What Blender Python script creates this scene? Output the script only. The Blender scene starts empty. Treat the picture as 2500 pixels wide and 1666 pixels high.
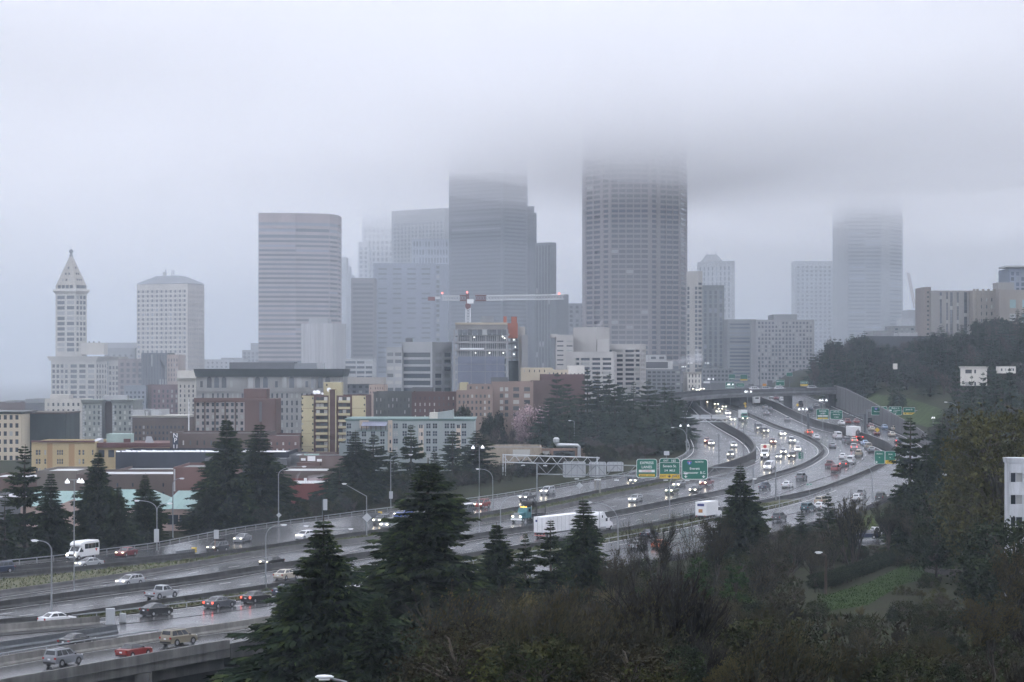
import bpy, math, random
import numpy as np
from mathutils import Vector, Matrix
random.seed(7)
R_ = random.Random(11)
sc = bpy.context.scene
COL = sc.collection
F = 5540.0          # focal length in pixels of a 2500 px wide picture
CZ = 32.0           # eye height above the near freeway
HV = 900.0          # picture row of the horizon
# ------------------------------------------------------------------ camera, sky, sun, exposure
_c = bpy.data.cameras.new('camera'); camo = bpy.data.objects.new('camera', _c); COL.objects.link(camo)
camo.location = (0, 0, CZ); camo.rotation_euler = (math.pi/2, 0, 0)
_c.sensor_width = 36; _c.lens = F/2500*36; _c.shift_y = (HV-833)/2500; _c.clip_start = 1; _c.clip_end = 60000
sc.camera = camo
SUN_EL, SUN_AZ = math.radians(40), math.radians(200)
w = bpy.data.worlds.new('World'); sc.world = w; w.use_nodes = True
nt = w.node_tree; bg = nt.nodes['Background']
sky = nt.nodes.new('ShaderNodeTexSky'); sky.sky_type = 'NISHITA'; sky.sun_disc = False
sky.sun_elevation = SUN_EL; sky.sun_rotation = SUN_AZ; sky.air_density = 1.6; sky.dust_density = 4
tc = nt.nodes.new('ShaderNodeTexCoord')
nz = nt.nodes.new('ShaderNodeTexNoise'); nz.inputs['Scale'].default_value = 2.2; nz.inputs['Detail'].default_value = 5
nt.links.new(tc.outputs['Generated'], nz.inputs['Vector'])
rp = nt.nodes.new('ShaderNodeValToRGB'); rp.color_ramp.elements[0].position = .3; rp.color_ramp.elements[1].position = .72
rp.color_ramp.elements[0].color = (9.7, 10.0, 11.2, 1); rp.color_ramp.elements[1].color = (13.8, 14.1, 15.2, 1)
nt.links.new(nz.outputs['Fac'], rp.inputs['Fac'])
mx = nt.nodes.new('ShaderNodeMix'); mx.data_type = 'RGBA'; mx.inputs[0].default_value = .92   # closed overcast over a little clear sky
nt.links.new(sky.outputs[0], mx.inputs[6]); nt.links.new(rp.outputs[0], mx.inputs[7])
nt.links.new(mx.outputs[2], bg.inputs[0]); bg.inputs[1].default_value = .15
_s = bpy.data.lights.new('sun', 'SUN'); _s.energy = .8; _s.angle = math.radians(25); _s.color = (1, .97, .93)
suno = bpy.data.objects.new('sun', _s); COL.objects.link(suno)
suno.rotation_euler = Vector((math.sin(SUN_AZ)*math.cos(SUN_EL), math.cos(SUN_AZ)*math.cos(SUN_EL), math.sin(SUN_EL))).to_track_quat('Z', 'Y').to_euler()
vs = sc.view_settings; vs.view_transform = 'Standard'; vs.look = 'None'; vs.gamma = 1; vs.use_curve_mapping = False
vs.exposure = 1.3
cy = sc.cycles
cy.use_denoising = True; cy.max_bounces = 6; cy.diffuse_bounces = 2; cy.glossy_bounces = 2; cy.transmission_bounces = 2
cy.transparent_max_bounces = 8; cy.volume_bounces = 3; cy.caustics_reflective = False; cy.caustics_refractive = False
cy.sample_clamp_indirect = 6; cy.use_adaptive_sampling = True; cy.adaptive_threshold = .025
# ------------------------------------------------------------------ helpers
def lerp(a, b, t): return a+(b-a)*t
def sm(a, b, x):
    t = min(1, max(0, (x-a)/(b-a))); return t*t*(3-2*t)
_DY = [0, 400, 450, 540, 630, 700, 850, 1000, 1200, 1600, 9000]
_DD = [32, 32, 31.4, 28.6, 25, 21.6, 15.6, 12.2, 9.5, 8, 8]
def zr(y): return CZ-float(np.interp(y, _DY, _DD))       # freeway surface height
def P(u, v, d): return Vector(((u-1250)/F*d, d, CZ-(v-HV)/F*d))
def X(u, d): return (u-1250)/F*d
def Z(v, d): return CZ-(v-HV)/F*d
def RD(u, v, off=0.0):                                   # point of the road (raised by off) seen at picture point u, v
    a, b = 100.0, 3000.0
    for _ in range(50):
        m = (a+b)/2
        if HV+F*(CZ-zr(m)-off)/m > v: a = m
        else: b = m
    return Vector((X(u, a), a, zr(a)))
class MB:
    def __init__(s): s.v = []; s.f = []; s.m = []
    def add(s, vs, fs, mi=0):
        n = len(s.v); s.v += [tuple(p) for p in vs]; s.f += [tuple(i+n for i in f) for f in fs]; s.m += [mi]*len(fs); return s
    def quad(s, a, b, c, d, mi=0): return s.add([a, b, c, d], [(0, 1, 2, 3)], mi)
    def box(s, x0, x1, y0, y1, z0, z1, mi=0):
        return s.add([(x0,y0,z0),(x1,y0,z0),(x1,y1,z0),(x0,y1,z0),(x0,y0,z1),(x1,y0,z1),(x1,y1,z1),(x0,y1,z1)],
                     [(3,2,1,0),(4,5,6,7),(0,1,5,4),(1,2,6,5),(2,3,7,6),(3,0,4,7)], mi)
    def frus(s, lo, hi, z0, z1, mi=0, cap=True):         # two equal polygons at two heights
        n = len(lo); vv = [(x, y, z0) for x, y in lo]+[(x, y, z1) for x, y in hi]
        ff = [(i, (i+1) % n, n+(i+1) % n, n+i) for i in range(n)]
        if cap: ff += [tuple(range(n-1, -1, -1)), tuple(range(n, 2*n))]
        return s.add(vv, ff, mi)
    def prism(s, poly, z0, z1, mi=0): return s.frus(poly, poly, z0, z1, mi)
    def tube(s, pts, r, n=6, mi=0, cap=True):
        pts = [Vector(p) for p in pts]; k = len(pts)
        rs = r if isinstance(r, (list, tuple)) else [r]*k
        vv = []; ff = []
        up = Vector((.123, .337, .93))
        for i, p in enumerate(pts):
            t = (pts[min(i+1, k-1)]-pts[max(i-1, 0)]).normalized()
            a = t.cross(up)
            if a.length < 1e-3: a = t.cross(Vector((1, 0, 0)))
            a.normalize(); b = t.cross(a)
            for j in range(n):
                q = 2*math.pi*j/n; vv.append(p+(a*math.cos(q)+b*math.sin(q))*rs[i])
        for i in range(k-1):
            for j in range(n):
                ff.append((i*n+j, i*n+(j+1) % n, (i+1)*n+(j+1) % n, (i+1)*n+j))
        if cap: ff += [tuple(range(n-1, -1, -1)), tuple(range((k-1)*n, k*n))]
        return s.add(vv, ff, mi)
    def bar(s, a, b, r, mi=0): return s.tube([a, b], r, 4, mi)
    def lathe(s, prof, n=10, c=(0, 0, 0), mi=0):
        vv = [(c[0]+r*math.cos(2*math.pi*j/n), c[1]+r*math.sin(2*math.pi*j/n), c[2]+z) for r, z in prof for j in range(n)]
        ff = [(i*n+j, i*n+(j+1) % n, (i+1)*n+(j+1) % n, (i+1)*n+j) for i in range(len(prof)-1) for j in range(n)]
        ff += [tuple(range(n-1, -1, -1)), tuple(range((len(prof)-1)*n, len(prof)*n))]
        return s.add(vv, ff, mi)
    def sweep(s, pts, prof, mi=0):                       # profile (sideways, up) along a level path
        k = len(prof); n = len(pts); vv = []; ff = []
        for i, p in enumerate(pts):
            t = pts[min(i+1, n-1)]-pts[max(i-1, 0)]; sd = Vector((t.y, -t.x, 0)); sd.normalize()
            for a, z in prof: vv.append(p+sd*a+Vector((0, 0, z)))
        for i in range(n-1):
            for j in range(k-1): ff.append((i*k+j, i*k+j+1, (i+1)*k+j+1, (i+1)*k+j))
        ff += [tuple(range(k)), tuple(range((n-1)*k+k-1, (n-1)*k-1, -1))]
        return s.add(vv, ff, mi)
    def mesh(s, name, mats, smooth=False):
        me = bpy.data.meshes.new(name); me.from_pydata(s.v, [], s.f)
        for m in (mats if isinstance(mats, (list, tuple)) else [mats]): me.materials.append(m)
        if any(s.m): me.polygons.foreach_set('material_index', s.m)
        if smooth: me.polygons.foreach_set('use_smooth', [True]*len(me.polygons))
        me.update(); return me
    def build(s, name, mats, parent=None, loc=None, smooth=False): return link(name, s.mesh(name, mats, smooth), parent, loc)
def link(name, me, parent=None, loc=None):
    o = bpy.data.objects.new(name, me); COL.objects.link(o)
    if parent is not None: o.parent = parent
    if loc is not None: o.location = loc
    return o
def tag(o, label=None, cat=None, group=None, kind=None):
    if label: o['label'] = label
    if cat: o['category'] = cat
    if group: o['group'] = group
    if kind: o['kind'] = kind
    return o
def thing(name, label, cat, loc=(0, 0, 0), rz=0, group=None):
    o = bpy.data.objects.new(name, None); COL.objects.link(o); o.empty_display_size = .2
    o.location = loc; o.rotation_euler = (0, 0, rz)
    return tag(o, label, cat, group)
def copy_tree(o, parent=None):
    c = o.copy(); COL.objects.link(c); c.parent = parent
    for ch in o.children: copy_tree(ch, c)
    return c
# ------------------------------------------------------------------ materials
MATS = {}
def mat(name, col, rough=.8, var=0.0, scale=.5, col2=None, bump=0.0, metal=0.0, spec=.4, objcol=False, rnd=0.0, emit=None, es=0, stretch=None, coord='world', coat=0, alpha=None):
    if name in MATS: return MATS[name]
    m = bpy.data.materials.new(name); m.use_nodes = True; MATS[name] = m
    n = m.node_tree; b = n.nodes['Principled BSDF']; L = n.links.new
    b.inputs['Roughness'].default_value = rough; b.inputs['Metallic'].default_value = metal
    b.inputs['Specular IOR Level'].default_value = spec; b.inputs['Coat Weight'].default_value = coat
    c4 = (*col, 1); b.inputs['Base Color'].default_value = c4
    src = None
    if objcol:
        oi = n.nodes.new('ShaderNodeObjectInfo'); src = oi.outputs['Color']
    if var or col2 or bump:
        if coord == 'world': g = n.nodes.new('ShaderNodeNewGeometry'); vec = g.outputs['Position']
        else: g = n.nodes.new('ShaderNodeTexCoord'); vec = g.outputs['Object']
        if stretch:
            mp = n.nodes.new('ShaderNodeMapping'); mp.inputs['Scale'].default_value = stretch; L(vec, mp.inputs[0]); vec = mp.outputs[0]
        t = n.nodes.new('ShaderNodeTexNoise'); t.inputs['Scale'].default_value = scale; t.inputs['Detail'].default_value = 6; t.inputs['Roughness'].default_value = .65
        L(vec, t.inputs['Vector'])
        mr = n.nodes.new('ShaderNodeMapRange'); mr.inputs[1].default_value = .32; mr.inputs[2].default_value = .68; L(t.outputs['Fac'], mr.inputs[0])
        if var or col2:
            mxn = n.nodes.new('ShaderNodeMix'); mxn.data_type = 'RGBA'; L(mr.outputs[0], mxn.inputs[0])
            mxn.inputs[6].default_value = tuple(x*(1-var) for x in col)+(1,) if not col2 else c4
            mxn.inputs[7].default_value = tuple(min(1, x*(1+var)) for x in col)+(1,) if not col2 else (*col2, 1)
            src = mxn.outputs[2]
        if bump:
            bp = n.nodes.new('ShaderNodeBump'); bp.inputs['Strength'].default_value = bump; bp.inputs['Distance'].default_value = .05; L(t.outputs['Fac'], bp.inputs['Height']); L(bp.outputs[0], b.inputs['Normal'])
    if rnd:
        oi = n.nodes.new('ShaderNodeObjectInfo'); mr2 = n.nodes.new('ShaderNodeMapRange'); mr2.inputs[3].default_value = 1-rnd; mr2.inputs[4].default_value = 1+rnd
        L(oi.outputs['Random'], mr2.inputs[0]); ml = n.nodes.new('ShaderNodeMix'); ml.data_type = 'RGBA'; ml.blend_type = 'MULTIPLY'; ml.inputs[0].default_value = 1
        if src: L(src, ml.inputs[6])
        else: ml.inputs[6].default_value = c4
        L(mr2.outputs[0], ml.inputs[7]); src = ml.outputs[2]
    if src: L(src, b.inputs['Base Color'])
    if emit: b.inputs['Emission Color'].default_value = (*emit, 1); b.inputs['Emission Strength'].default_value = es
    return m
def glassmat(name, col, rnd=.5, light=(.35, .36, .36), p=.12, rough=.12, spec=.5):
    """window glass: dark rooms, here and there a pale blind (one draw per pane)"""
    if name in MATS: return MATS[name]
    m = mat(name, col, rough=rough, spec=spec); n = m.node_tree; b = n.nodes['Principled BSDF']; L = n.links.new
    oi = n.nodes.new('ShaderNodeObjectInfo'); cr = n.nodes.new('ShaderNodeValToRGB'); e = cr.color_ramp.elements
    e[0].color = tuple(c*(1-rnd) for c in col)+(1,); e[1].position = 1-p; e[1].color = tuple(min(1, c*(1+rnd)) for c in col)+(1,)
    x = cr.color_ramp.elements.new(min(.999, 1-p+.01)); x.color = (*light, 1)
    L(oi.outputs['Random'], cr.inputs[0]); L(cr.outputs[0], b.inputs['Base Color']); return m
CONC = mat('concrete', (.11, .11, .11), .7, .28, .35, bump=.2)
CONCD = mat('stained_concrete', (.042, .042, .043), .65, .45, .5, bump=.2, stretch=(1, 1, .25))
CONCL = mat('pale_concrete', (.16, .155, .145), .75, .4, .6, bump=.2, stretch=(1, 1, .3))
STEEL = mat('galvanised_steel', (.22, .235, .25), .45, .12, 3, metal=.5)
STEELD = mat('dark_steel', (.1, .11, .12), .5, .2, 2, metal=.3)
WHITE = mat('white_paint', (.78, .79, .8), .5)
BLACK = mat('black_rubber', (.02, .02, .022), .6)
LAMPW = mat('lit_lamp', (.9, .9, .9), .4, emit=(.95, .97, 1), es=.35)
LAMPG = mat('lamp_shell', (.62, .64, .66), .4)
def chaikin(p, it=2):
    for _ in range(it):
        q = [p[0]]
        for a, b in zip(p, p[1:]): q += [a*.75+b*.25, a*.25+b*.75]
        q.append(p[-1]); p = q
    return p
def resample(p, step):
    d = [0]
    for a, b in zip(p, p[1:]): d.append(d[-1]+(b-a).length)
    n = max(2, int(d[-1]/step)+1); t = np.linspace(0, d[-1], n); A = np.array([tuple(q) for q in p])
    return [Vector((np.interp(s, d, A[:, 0]), np.interp(s, d, A[:, 1]), np.interp(s, d, A[:, 2]))) for s in t]
def LINE(px, off=0.0, step=5, it=2): return [Vector((p.x, p.y, zr(p.y))) for p in resample(chaikin([RD(u, v, off) for u, v in px], it), step)]
def volmat(name, d, c):
    m = bpy.data.materials.new(name); m.use_nodes = True; n = m.node_tree; n.nodes.remove(n.nodes['Principled BSDF'])
    p = n.nodes.new('ShaderNodeVolumePrincipled'); p.inputs['Density'].default_value = d; p.inputs['Color'].default_value = (*c, 1)
    n.links.new(p.outputs[0], n.nodes['Material Output'].inputs['Volume']); return m
# ------------------------------------------------------------------ freeway lines (picture points of barrier tops, then plan)
LA = LINE([(-80,1378),(0,1369),(149,1355),(249,1340),(378,1325),(450,1311),(518,1298),(599,1284),(682,1272),(790,1259),(886,1246),(982,1235),(1084,1224),(1222,1206),(1317,1190),(1444,1168),(1523,1155),(1600,1135),(1648,1119),(1672,1108),(1685,1093),(1678,1070),(1660,1045),(1665,1010),(1680,980),(1690,962)], .8)
LA2 = LINE([(-60,1391),(21,1384),(191,1371),(383,1357),(474,1347)], .8)
LB = LINE([(-80,1409),(0,1401),(185,1384),(276,1374),(478,1353),(573,1341),(747,1316),(850,1302),(977,1285),(1084,1266),(1273,1236),(1321,1225),(1413,1207),(1459,1196),(1542,1182),(1606,1170),(1700,1151)], .85)
LBW = LINE([(1700,1148),(1760,1133),(1827,1111),(1848,1094),(1831,1066),(1776,1036),(1735,1012),(1710,995),(1695,980)], 2.2)
LC = LINE([(-80,1452),(0,1441),(185,1416),(361,1391),(478,1371),(630,1344),(754,1325),(850,1317),(952,1303),(1126,1275),(1275,1251),(1349,1236),(1530,1198),(1619,1181),(1731,1157),(1800,1138),(1842,1122)], .85)
LD = LINE([(-80,1478),(0,1467),(185,1443),(315,1426),(500,1403),(633,1380),(711,1370),(843,1354),(917,1344),(1169,1300),(1300,1282),(1472,1252),(1566,1234),(1693,1209),(1767,1196),(1842,1168),(1895,1153),(1959,1134),(1997,1111),(2012,1098),(2006,1083),(1980,1068),(1959,1058),(1895,1038),(1831,1009),(1767,985),(1740,971),(1722,958)], 1.0)
LE = LINE([(-80,1518),(0,1511),(100,1504),(170,1497),(340,1470),(500,1448),(633,1429),(705,1418),(900,1388),(1232,1336),(1320,1323),(1512,1289),(1710,1253),(1852,1222),(1959,1201),(2022,1184),(2140,1137),(2172,1117),(2185,1102)], .85)
LEW = LINE([(2188,1096),(2170,1080),(2130,1064),(2079,1047),(2000,1028),(1971,1018),(1900,985),(1852,967),(1810,954)], 2.4)
LF = LINE([(175,1501),(340,1484),(495,1465),(577,1454),(680,1440),(900,1408),(1250,1353),(1476,1315),(1566,1300),(1704,1270),(1891,1233),(1959,1216),(2031,1190)], .7)
LI = LINE([(-80,1532),(0,1525),(120,1515),(242,1504)], 1.0)
LJ = LINE([(-80,1578),(0,1567),(150,1545),(285,1525)], .9)
LG = LINE([(-80,1616),(0,1603),(180,1573),(393,1542),(467,1532),(567,1519),(667,1503),(800,1480),(960,1448)], 1.0)
LH = LINE([(-120,1680),(0,1659),(300,1606),(500,1571),(594,1556),(650,1545),(800,1515),(1000,1475),(1250,1425),(1500,1378),(1676,1342),(1800,1315),(1916,1286),(2033,1253),(2086,1240),(2140,1221),(2200,1192),(2250,1158),(2282,1130),(2288,1108),(2262,1082),(2212,1056),(2153,1033),(2110,1016),(2070,1000),(2040,987),(2000,971),(1960,958)], 1.0)
def xof(line):
    p = sorted(line, key=lambda q: q.y); ys = [q.y for q in p]; xs = [q.x for q in p]
    s0 = (xs[8]-xs[0])/(ys[8]-ys[0]); s1 = .02
    return lambda y: xs[0]+(y-ys[0])*s0 if y < ys[0] else (xs[-1]+(y-ys[-1])*s1 if y > ys[-1] else float(np.interp(y, ys, xs)))
xN, xL = xof(LH), xof(LA)
_HY = [0, 60, 120, 200, 300, 400, 480, 560, 9000]; _HD = [9, 11, 17.5, 24.5, 29, 32.3, 32, 29, 8]
def G(x, y):                                              # ground height
    s = x-xN(y); t = xL(y)-x; r = zr(y)
    if s > 0:
        hn = CZ-float(np.interp(y, _HY, _HD)); hf = r+2+6*sm(0, 25, s)+min(60, .13*max(0, s-10)*sm(0, 60, s))
        H = lerp(hn, hf, sm(470, 600, y)); z = lerp(r-.3, H, sm(0, 18, s))
    elif t > 0: z = lerp(r-.5, 0, sm(0, 110, t))-.4-1.6*sm(0, 12, t)*(1-sm(480, 560, y))
    else: z = r-.6
    if y < 330: z -= 9*sm(-4, -24, x)*sm(-14, -3, s)
    return z
def ground_at(u, v):
    y = 70.0
    while y < 2500:
        if CZ-(v-HV)/F*y <= G(X(u, y), y): break
        y += .5+y*.004
    return Vector((X(u, y), y, G(X(u, y), y)))
# ------------------------------------------------------------------ ground sheet
def _ground():
    xs = np.unique(np.concatenate([np.arange(-9000, -900, 900), np.arange(-900, -260, 40), np.arange(-260, -80, 8), np.arange(-80, 180, 3.0), np.arange(180, 420, 10), np.arange(420, 900, 60), np.arange(900, 9001, 900)]))
    ys = np.unique(np.concatenate([np.arange(-600, 60, 60), np.arange(60, 560, 3.5), np.arange(560, 1100, 8), np.arange(1100, 2400, 60), np.arange(2400, 16000, 800)]))
    V = [(float(x), float(y), G(x, y)) for y in ys for x in xs]
    n = len(xs); Fc = [(j*n+i, j*n+i+1, (j+1)*n+i+1, (j+1)*n+i) for j in range(len(ys)-1) for i in range(n-1)]
    m = MB(); m.v = V; m.f = Fc; m.m = [0]*len(Fc)
    g = mat('ground', (.022, .02, .014), .95, 0, .12, col2=(.024, .03, .012), bump=.5, spec=.05)
    tag(m.build('ground', g, smooth=True), kind='structure')
_ground()
# ------------------------------------------------------------------ road surface
def _asphalt():
    m = mat('wet_asphalt', (.04, .04, .042), .2, 0, .25, col2=(.065, .065, .068), spec=.5)
    n = m.node_tree; L = n.links.new; b = n.nodes['Principled BSDF']
    g = n.nodes.new('ShaderNodeNewGeometry'); t = n.nodes.new('ShaderNodeTexNoise'); t.inputs['Scale'].default_value = .13; t.inputs['Detail'].default_value = 7
    L(g.outputs['Position'], t.inputs['Vector'])
    mr = n.nodes.new('ShaderNodeMapRange'); mr.inputs[1].default_value = .35; mr.inputs[2].default_value = .65; mr.inputs[3].default_value = .17; mr.inputs[4].default_value = .26
    L(t.outputs['Fac'], mr.inputs[0]); L(mr.outputs[0], b.inputs['Roughness'])
    t2 = n.nodes.new('ShaderNodeTexNoise'); t2.inputs['Scale'].default_value = 6; L(g.outputs['Position'], t2.inputs['Vector'])
    bp = n.nodes.new('ShaderNodeBump'); bp.inputs['Strength'].default_value = .04; bp.inputs['Distance'].default_value = .02; L(t2.outputs['Fac'], bp.inputs['Height']); L(bp.outputs[0], b.inputs['Normal'])
    return m
ASPH = _asphalt()
def _road():
    ys = list(np.arange(215, 1260, 4.0)); m = MB(); V = []; nx = 14
    for y in ys:
        a, b = xL(y)-.5, xN(y)+.5
        if y < LA[0].y: a = LA[0].x+(y-LA[0].y)*.02-60
        for i in range(nx): V.append((lerp(a, b, i/(nx-1)), y, zr(y)-.045))
    Fc = [(j*nx+i, j*nx+i+1, (j+1)*nx+i+1, (j+1)*nx+i) for j in range(len(ys)-1) for i in range(nx-1)]
    m.v = V; m.f = Fc; m.m = [0]*len(Fc)
    m.build('freeway_road', ASPH, smooth=True)['kind'] = 'structure'
_road()
def tracks():
    m = mat('driven_lane', (.045, .045, .047), .2, spec=.5); n = m.node_tree; L = n.links.new; b = n.nodes['Principled BSDF']; N = n.nodes.new
    uv = N('ShaderNodeUVMap'); sp = N('ShaderNodeSeparateXYZ'); L(uv.outputs[0], sp.inputs[0])
    def mth(op, a, b_=None):
        q = N('ShaderNodeMath'); q.operation = op
        for k, x in enumerate((a, b_)):
            if x is None: continue
            if isinstance(x, (int, float)): q.inputs[k].default_value = x
            else: L(x, q.inputs[k])
        return q.outputs[0]
    mp = N('ShaderNodeMapping'); mp.inputs['Scale'].default_value = (.9, .05, 1); L(uv.outputs[0], mp.inputs[0]); t = N('ShaderNodeTexNoise'); t.inputs['Scale'].default_value = 1.0; t.inputs['Detail'].default_value = 2; L(mp.outputs[0], t.inputs['Vector'])
    g = N('ShaderNodeNewGeometry'); t2 = N('ShaderNodeTexNoise'); t2.inputs['Scale'].default_value = .12; t2.inputs['Detail'].default_value = 4; L(g.outputs['Position'], t2.inputs['Vector'])
    w = mth('MULTIPLY', mth('COSINE', mth('MULTIPLY', sp.outputs[0], 12.566/3.6)), .5); wt = mth('ADD', w, .5)          # 1 on crown and edge, 0 in the wheel tracks
    j = mth('LESS_THAN', mth('FRACT', mth('DIVIDE', sp.outputs[1], 4.6)), .02)
    f = mth('ADD', mth('MULTIPLY', wt, .22), mth('ADD', mth('MULTIPLY', t.outputs['Fac'], .55), mth('MULTIPLY', t2.outputs['Fac'], .85)))
    mr = N('ShaderNodeMapRange'); mr.inputs[1].default_value = .5; mr.inputs[2].default_value = 1.3; mr.inputs[3].default_value = .17; mr.inputs[4].default_value = .25; L(f, mr.inputs[0]); L(mr.outputs[0], b.inputs['Roughness'])
    cr = N('ShaderNodeValToRGB'); cr.color_ramp.elements[0].position = .45; cr.color_ramp.elements[0].color = (.04, .04, .042, 1); cr.color_ramp.elements[1].position = 1; cr.color_ramp.elements[1].color = (.06, .06, .06, 1); L(mth('SUBTRACT', mth('MULTIPLY', f, .8), mth('MULTIPLY', j, .08)), cr.inputs[0]); L(cr.outputs[0], b.inputs['Base Color'])
    for i, (nm, ln, d0, d1) in enumerate((('oncoming_lanes', LD, -1.3, -11.6), ('departing_lanes', LD, 1.3, 12.6), ('far_lanes', LB, -1.1, -9.2), ('exit_lanes', LF, .9, 8.2), ('left_roadway', LBW, -1.4, -9.4), ('right_exit_lanes', LEW, 1.5, 12.2))):
        k = 9; V = []; U = []; s_ = 0; ln = resample(ln, 3)
        ds = [lerp(d0, d1, a/(k-1)) for a in range(k)]; rowsn = [offs(ln, d) for d in ds]
        for a in range(len(ln)):
            if a: s_ += (ln[a]-ln[a-1]).length
            for c in range(k):
                p = rowsn[c][a]; V.append((p.x, p.y, p.z+.0015*i)); U.append((abs(ds[c])-1.4, s_))
        Fc = [(a*k+c, a*k+c+1, (a+1)*k+c+1, (a+1)*k+c) for a in range(len(ln)-1) for c in range(k-1) if rowsn[c][a].y > 222]
        me = bpy.data.meshes.new(nm); me.from_pydata(V, [], Fc); ul = me.uv_layers.new(name='UVMap'); idx = np.zeros(len(me.loops), dtype=np.int32); me.loops.foreach_get('vertex_index', idx); ul.data.foreach_set('uv', np.array(U, dtype=np.float32)[idx].ravel()); me.materials.append(m); tag(link(nm, me), kind='structure')
def offs(line, d):
    out = []
    for i, p in enumerate(line):
        t = line[min(i+1, len(line)-1)]-line[max(i-1, 0)]; s = Vector((t.y, -t.x, 0)).normalized(); q = p+s*d
        out.append(Vector((q.x, q.y, zr(q.y))))
    return out
tracks()
JER = lambda h: [(.3, -.3), (.3, .08), (.13, .3), (.09, h), (-.09, h), (-.13, .3), (-.3, .08), (-.3, -.3)]
def barrier(line, h, m, label, name='concrete_barrier', cap=None, w=1):
    return tag(MB().sweep(line, [(a*w, z) for a, z in JER(h)]).build(name, m), label, 'barrier', 'concrete barriers along the freeway')
barrier(LA2, .8, CONCD, 'dark low barrier ending at a yellow crash cushion beside the white shuttle bus')
barrier(LB, .85, CONCD, 'long dark barrier on the far side of the grassy median strip')
barrier(LC, .85, CONC, 'grey concrete barrier on the near side of the grassy median strip')
barrier(LD, 1.0, CONCD, 'tall stained median barrier between oncoming and departing traffic, sweeping round the curve', w=1.3)
barrier(LE, .85, CONCD, 'dark barrier along the right shoulder behind the silver pickup truck')
barrier(LI, 1.0, CONCL, 'pale stained parapet in front of the white sedan on the left', w=1.2)
barrier(LJ, .9, STEELD, 'black low barrier under the pale parapet at the left edge')
g_ = barrier(LG, 1.0, CONCL, 'pale mossy parapet between the black sedan and the silver sport utility car', w=1.2)
def rail_posts(line, h, parent, m=STEEL, every=4.0, lift=0.0, n=200):
    MB().sweep(line, [(.05, h-.16), (.09, h-.08), (.05, h), (-.05, h), (-.05, h-.16)]).build('rail', m, parent)
    me = MB().box(-.07, .07, -.07, .07, lift, h-.1).mesh('post', m)
    for p in resample(line, every)[:n]: link('post', me, parent, p)
rail_posts([p for p in LG if p.x < X(400, p.y)], 1.35, g_, STEEL, 5.5, .9)
for ln, h, lab in ((LBW, 2.2, 'curved dark retaining wall left of the oncoming lanes'), (LEW, 2.4, 'long dark wall between the main lanes and the right exit lanes')):
    tag(MB().sweep(ln, [(.35, -.3), (.3, h), (.1, h+.04), (-.1, h+.04), (-.3, h), (-.35, -.3)]).build('retaining_wall', CONCD), lab, 'wall')
for ln, h, lab in ((LA, .8, 'steel guardrail along the far left edge of the freeway'), (LF, .7, 'steel guardrail beside the grass strip behind the black hatchback')):
    t = thing('guardrail', lab, 'guardrail'); rail_posts(ln, h, t, STEEL, 4.0, -.3)
    if ln is LA: MB().sweep(offs(ln, -.5), [(.2, -1.2), (.2, .25), (-.2, .25), (-.2, -1.2)]).build('curb', CONC, t)
# outer parapet of the near viaduct
vi = [p for p in LH if p.y < 262]; ve = [p for p in LH if p.y >= 258 and p.y < 640]
t = thing('viaduct_edge', 'concrete viaduct parapet with dark girder below at the lower left corner', 'viaduct')
MB().sweep(vi, [(-.12, 0), (-.12, 1.0), (.16, 1.0), (.2, .1), (.2, -1.0), (-.8, -1.0), (-.8, -.2)]).build('parapet', mat('wet_parapet', (.1, .1, .097), .6, .45, .5, bump=.3, stretch=(1, 1, .18)), t)
MB().sweep(offs(vi, -1.0), [(.3, -1.0), (.3, -2.4), (-9, -2.4), (-9, -.9)]).build('girder', CONCD, t)
pc = vi[-4]
MB().box(pc.x-1.0, pc.x+.6, pc.y-.6, pc.y+1.2, -14, -1.1).build('pier', CONC, t)
tag(MB().sweep(ve, [(.25, -1.2), (.25, .55), (-.15, .55), (-.15, -.2)]).build('kerb_wall', CONCD), 'low dark edge wall of the near exit road above the brush', 'wall')
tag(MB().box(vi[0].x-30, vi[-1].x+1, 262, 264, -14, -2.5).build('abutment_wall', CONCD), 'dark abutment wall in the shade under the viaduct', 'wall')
# ------------------------------------------------------------------ lane paint
def _paint():
    solid, dash = MB(), MB()
    def strip(mb, ln, wd):
        mb.add([q for p, t in ((ln[i], ln[min(i+1, len(ln)-1)]-ln[max(i-1, 0)]) for i in range(len(ln))) for q in (p+Vector((t.y, -t.x, 0)).normalized()*wd+Vector((0, 0, .016)), p-Vector((t.y, -t.x, 0)).normalized()*wd+Vector((0, 0, .016)))],
               [(2*i, 2*i+1, 2*i+3, 2*i+2) for i in range(len(ln)-1)])
    for ln, d, wd in ((LD, -1.5, .09), (LD, 1.5, .09), (LF, 1.0, .09), (LA, 1.3, .08), (LB, -1.2, .08), (LC, 1.2, .08), (LE, -1.2, .09), (LBW, 1.6, .12), (LBW, -1.6, .12), (LEW, -1.8, .12), (LH, -1.4, .09), (LG, 1.0, .08)):
        o = offs(ln, d); strip(solid, [p for p in o if p.y > 225], wd)
    for ln, ds in ((LD, (-5, -8.6, 5, 8.6, 12.2)), (LB, (-4.6,)), (LF, (4.6,)), (LEW, (4.6, 8.2)), (LBW, (-5,))):
        for d in ds:
            o = resample(offs(ln, d), 1.0); i = 0
            while i < len(o)-4:
                if o[i].y > 228: strip(dash, o[i:i+4], .07)
                i += 12
    mp = mat('worn_white_paint', (.5, .5, .5), .35, .3, 2)
    tag(solid.build('edge_lines', mp), kind='structure'); tag(dash.build('lane_lines', mp), kind='structure')
_paint()
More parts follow.
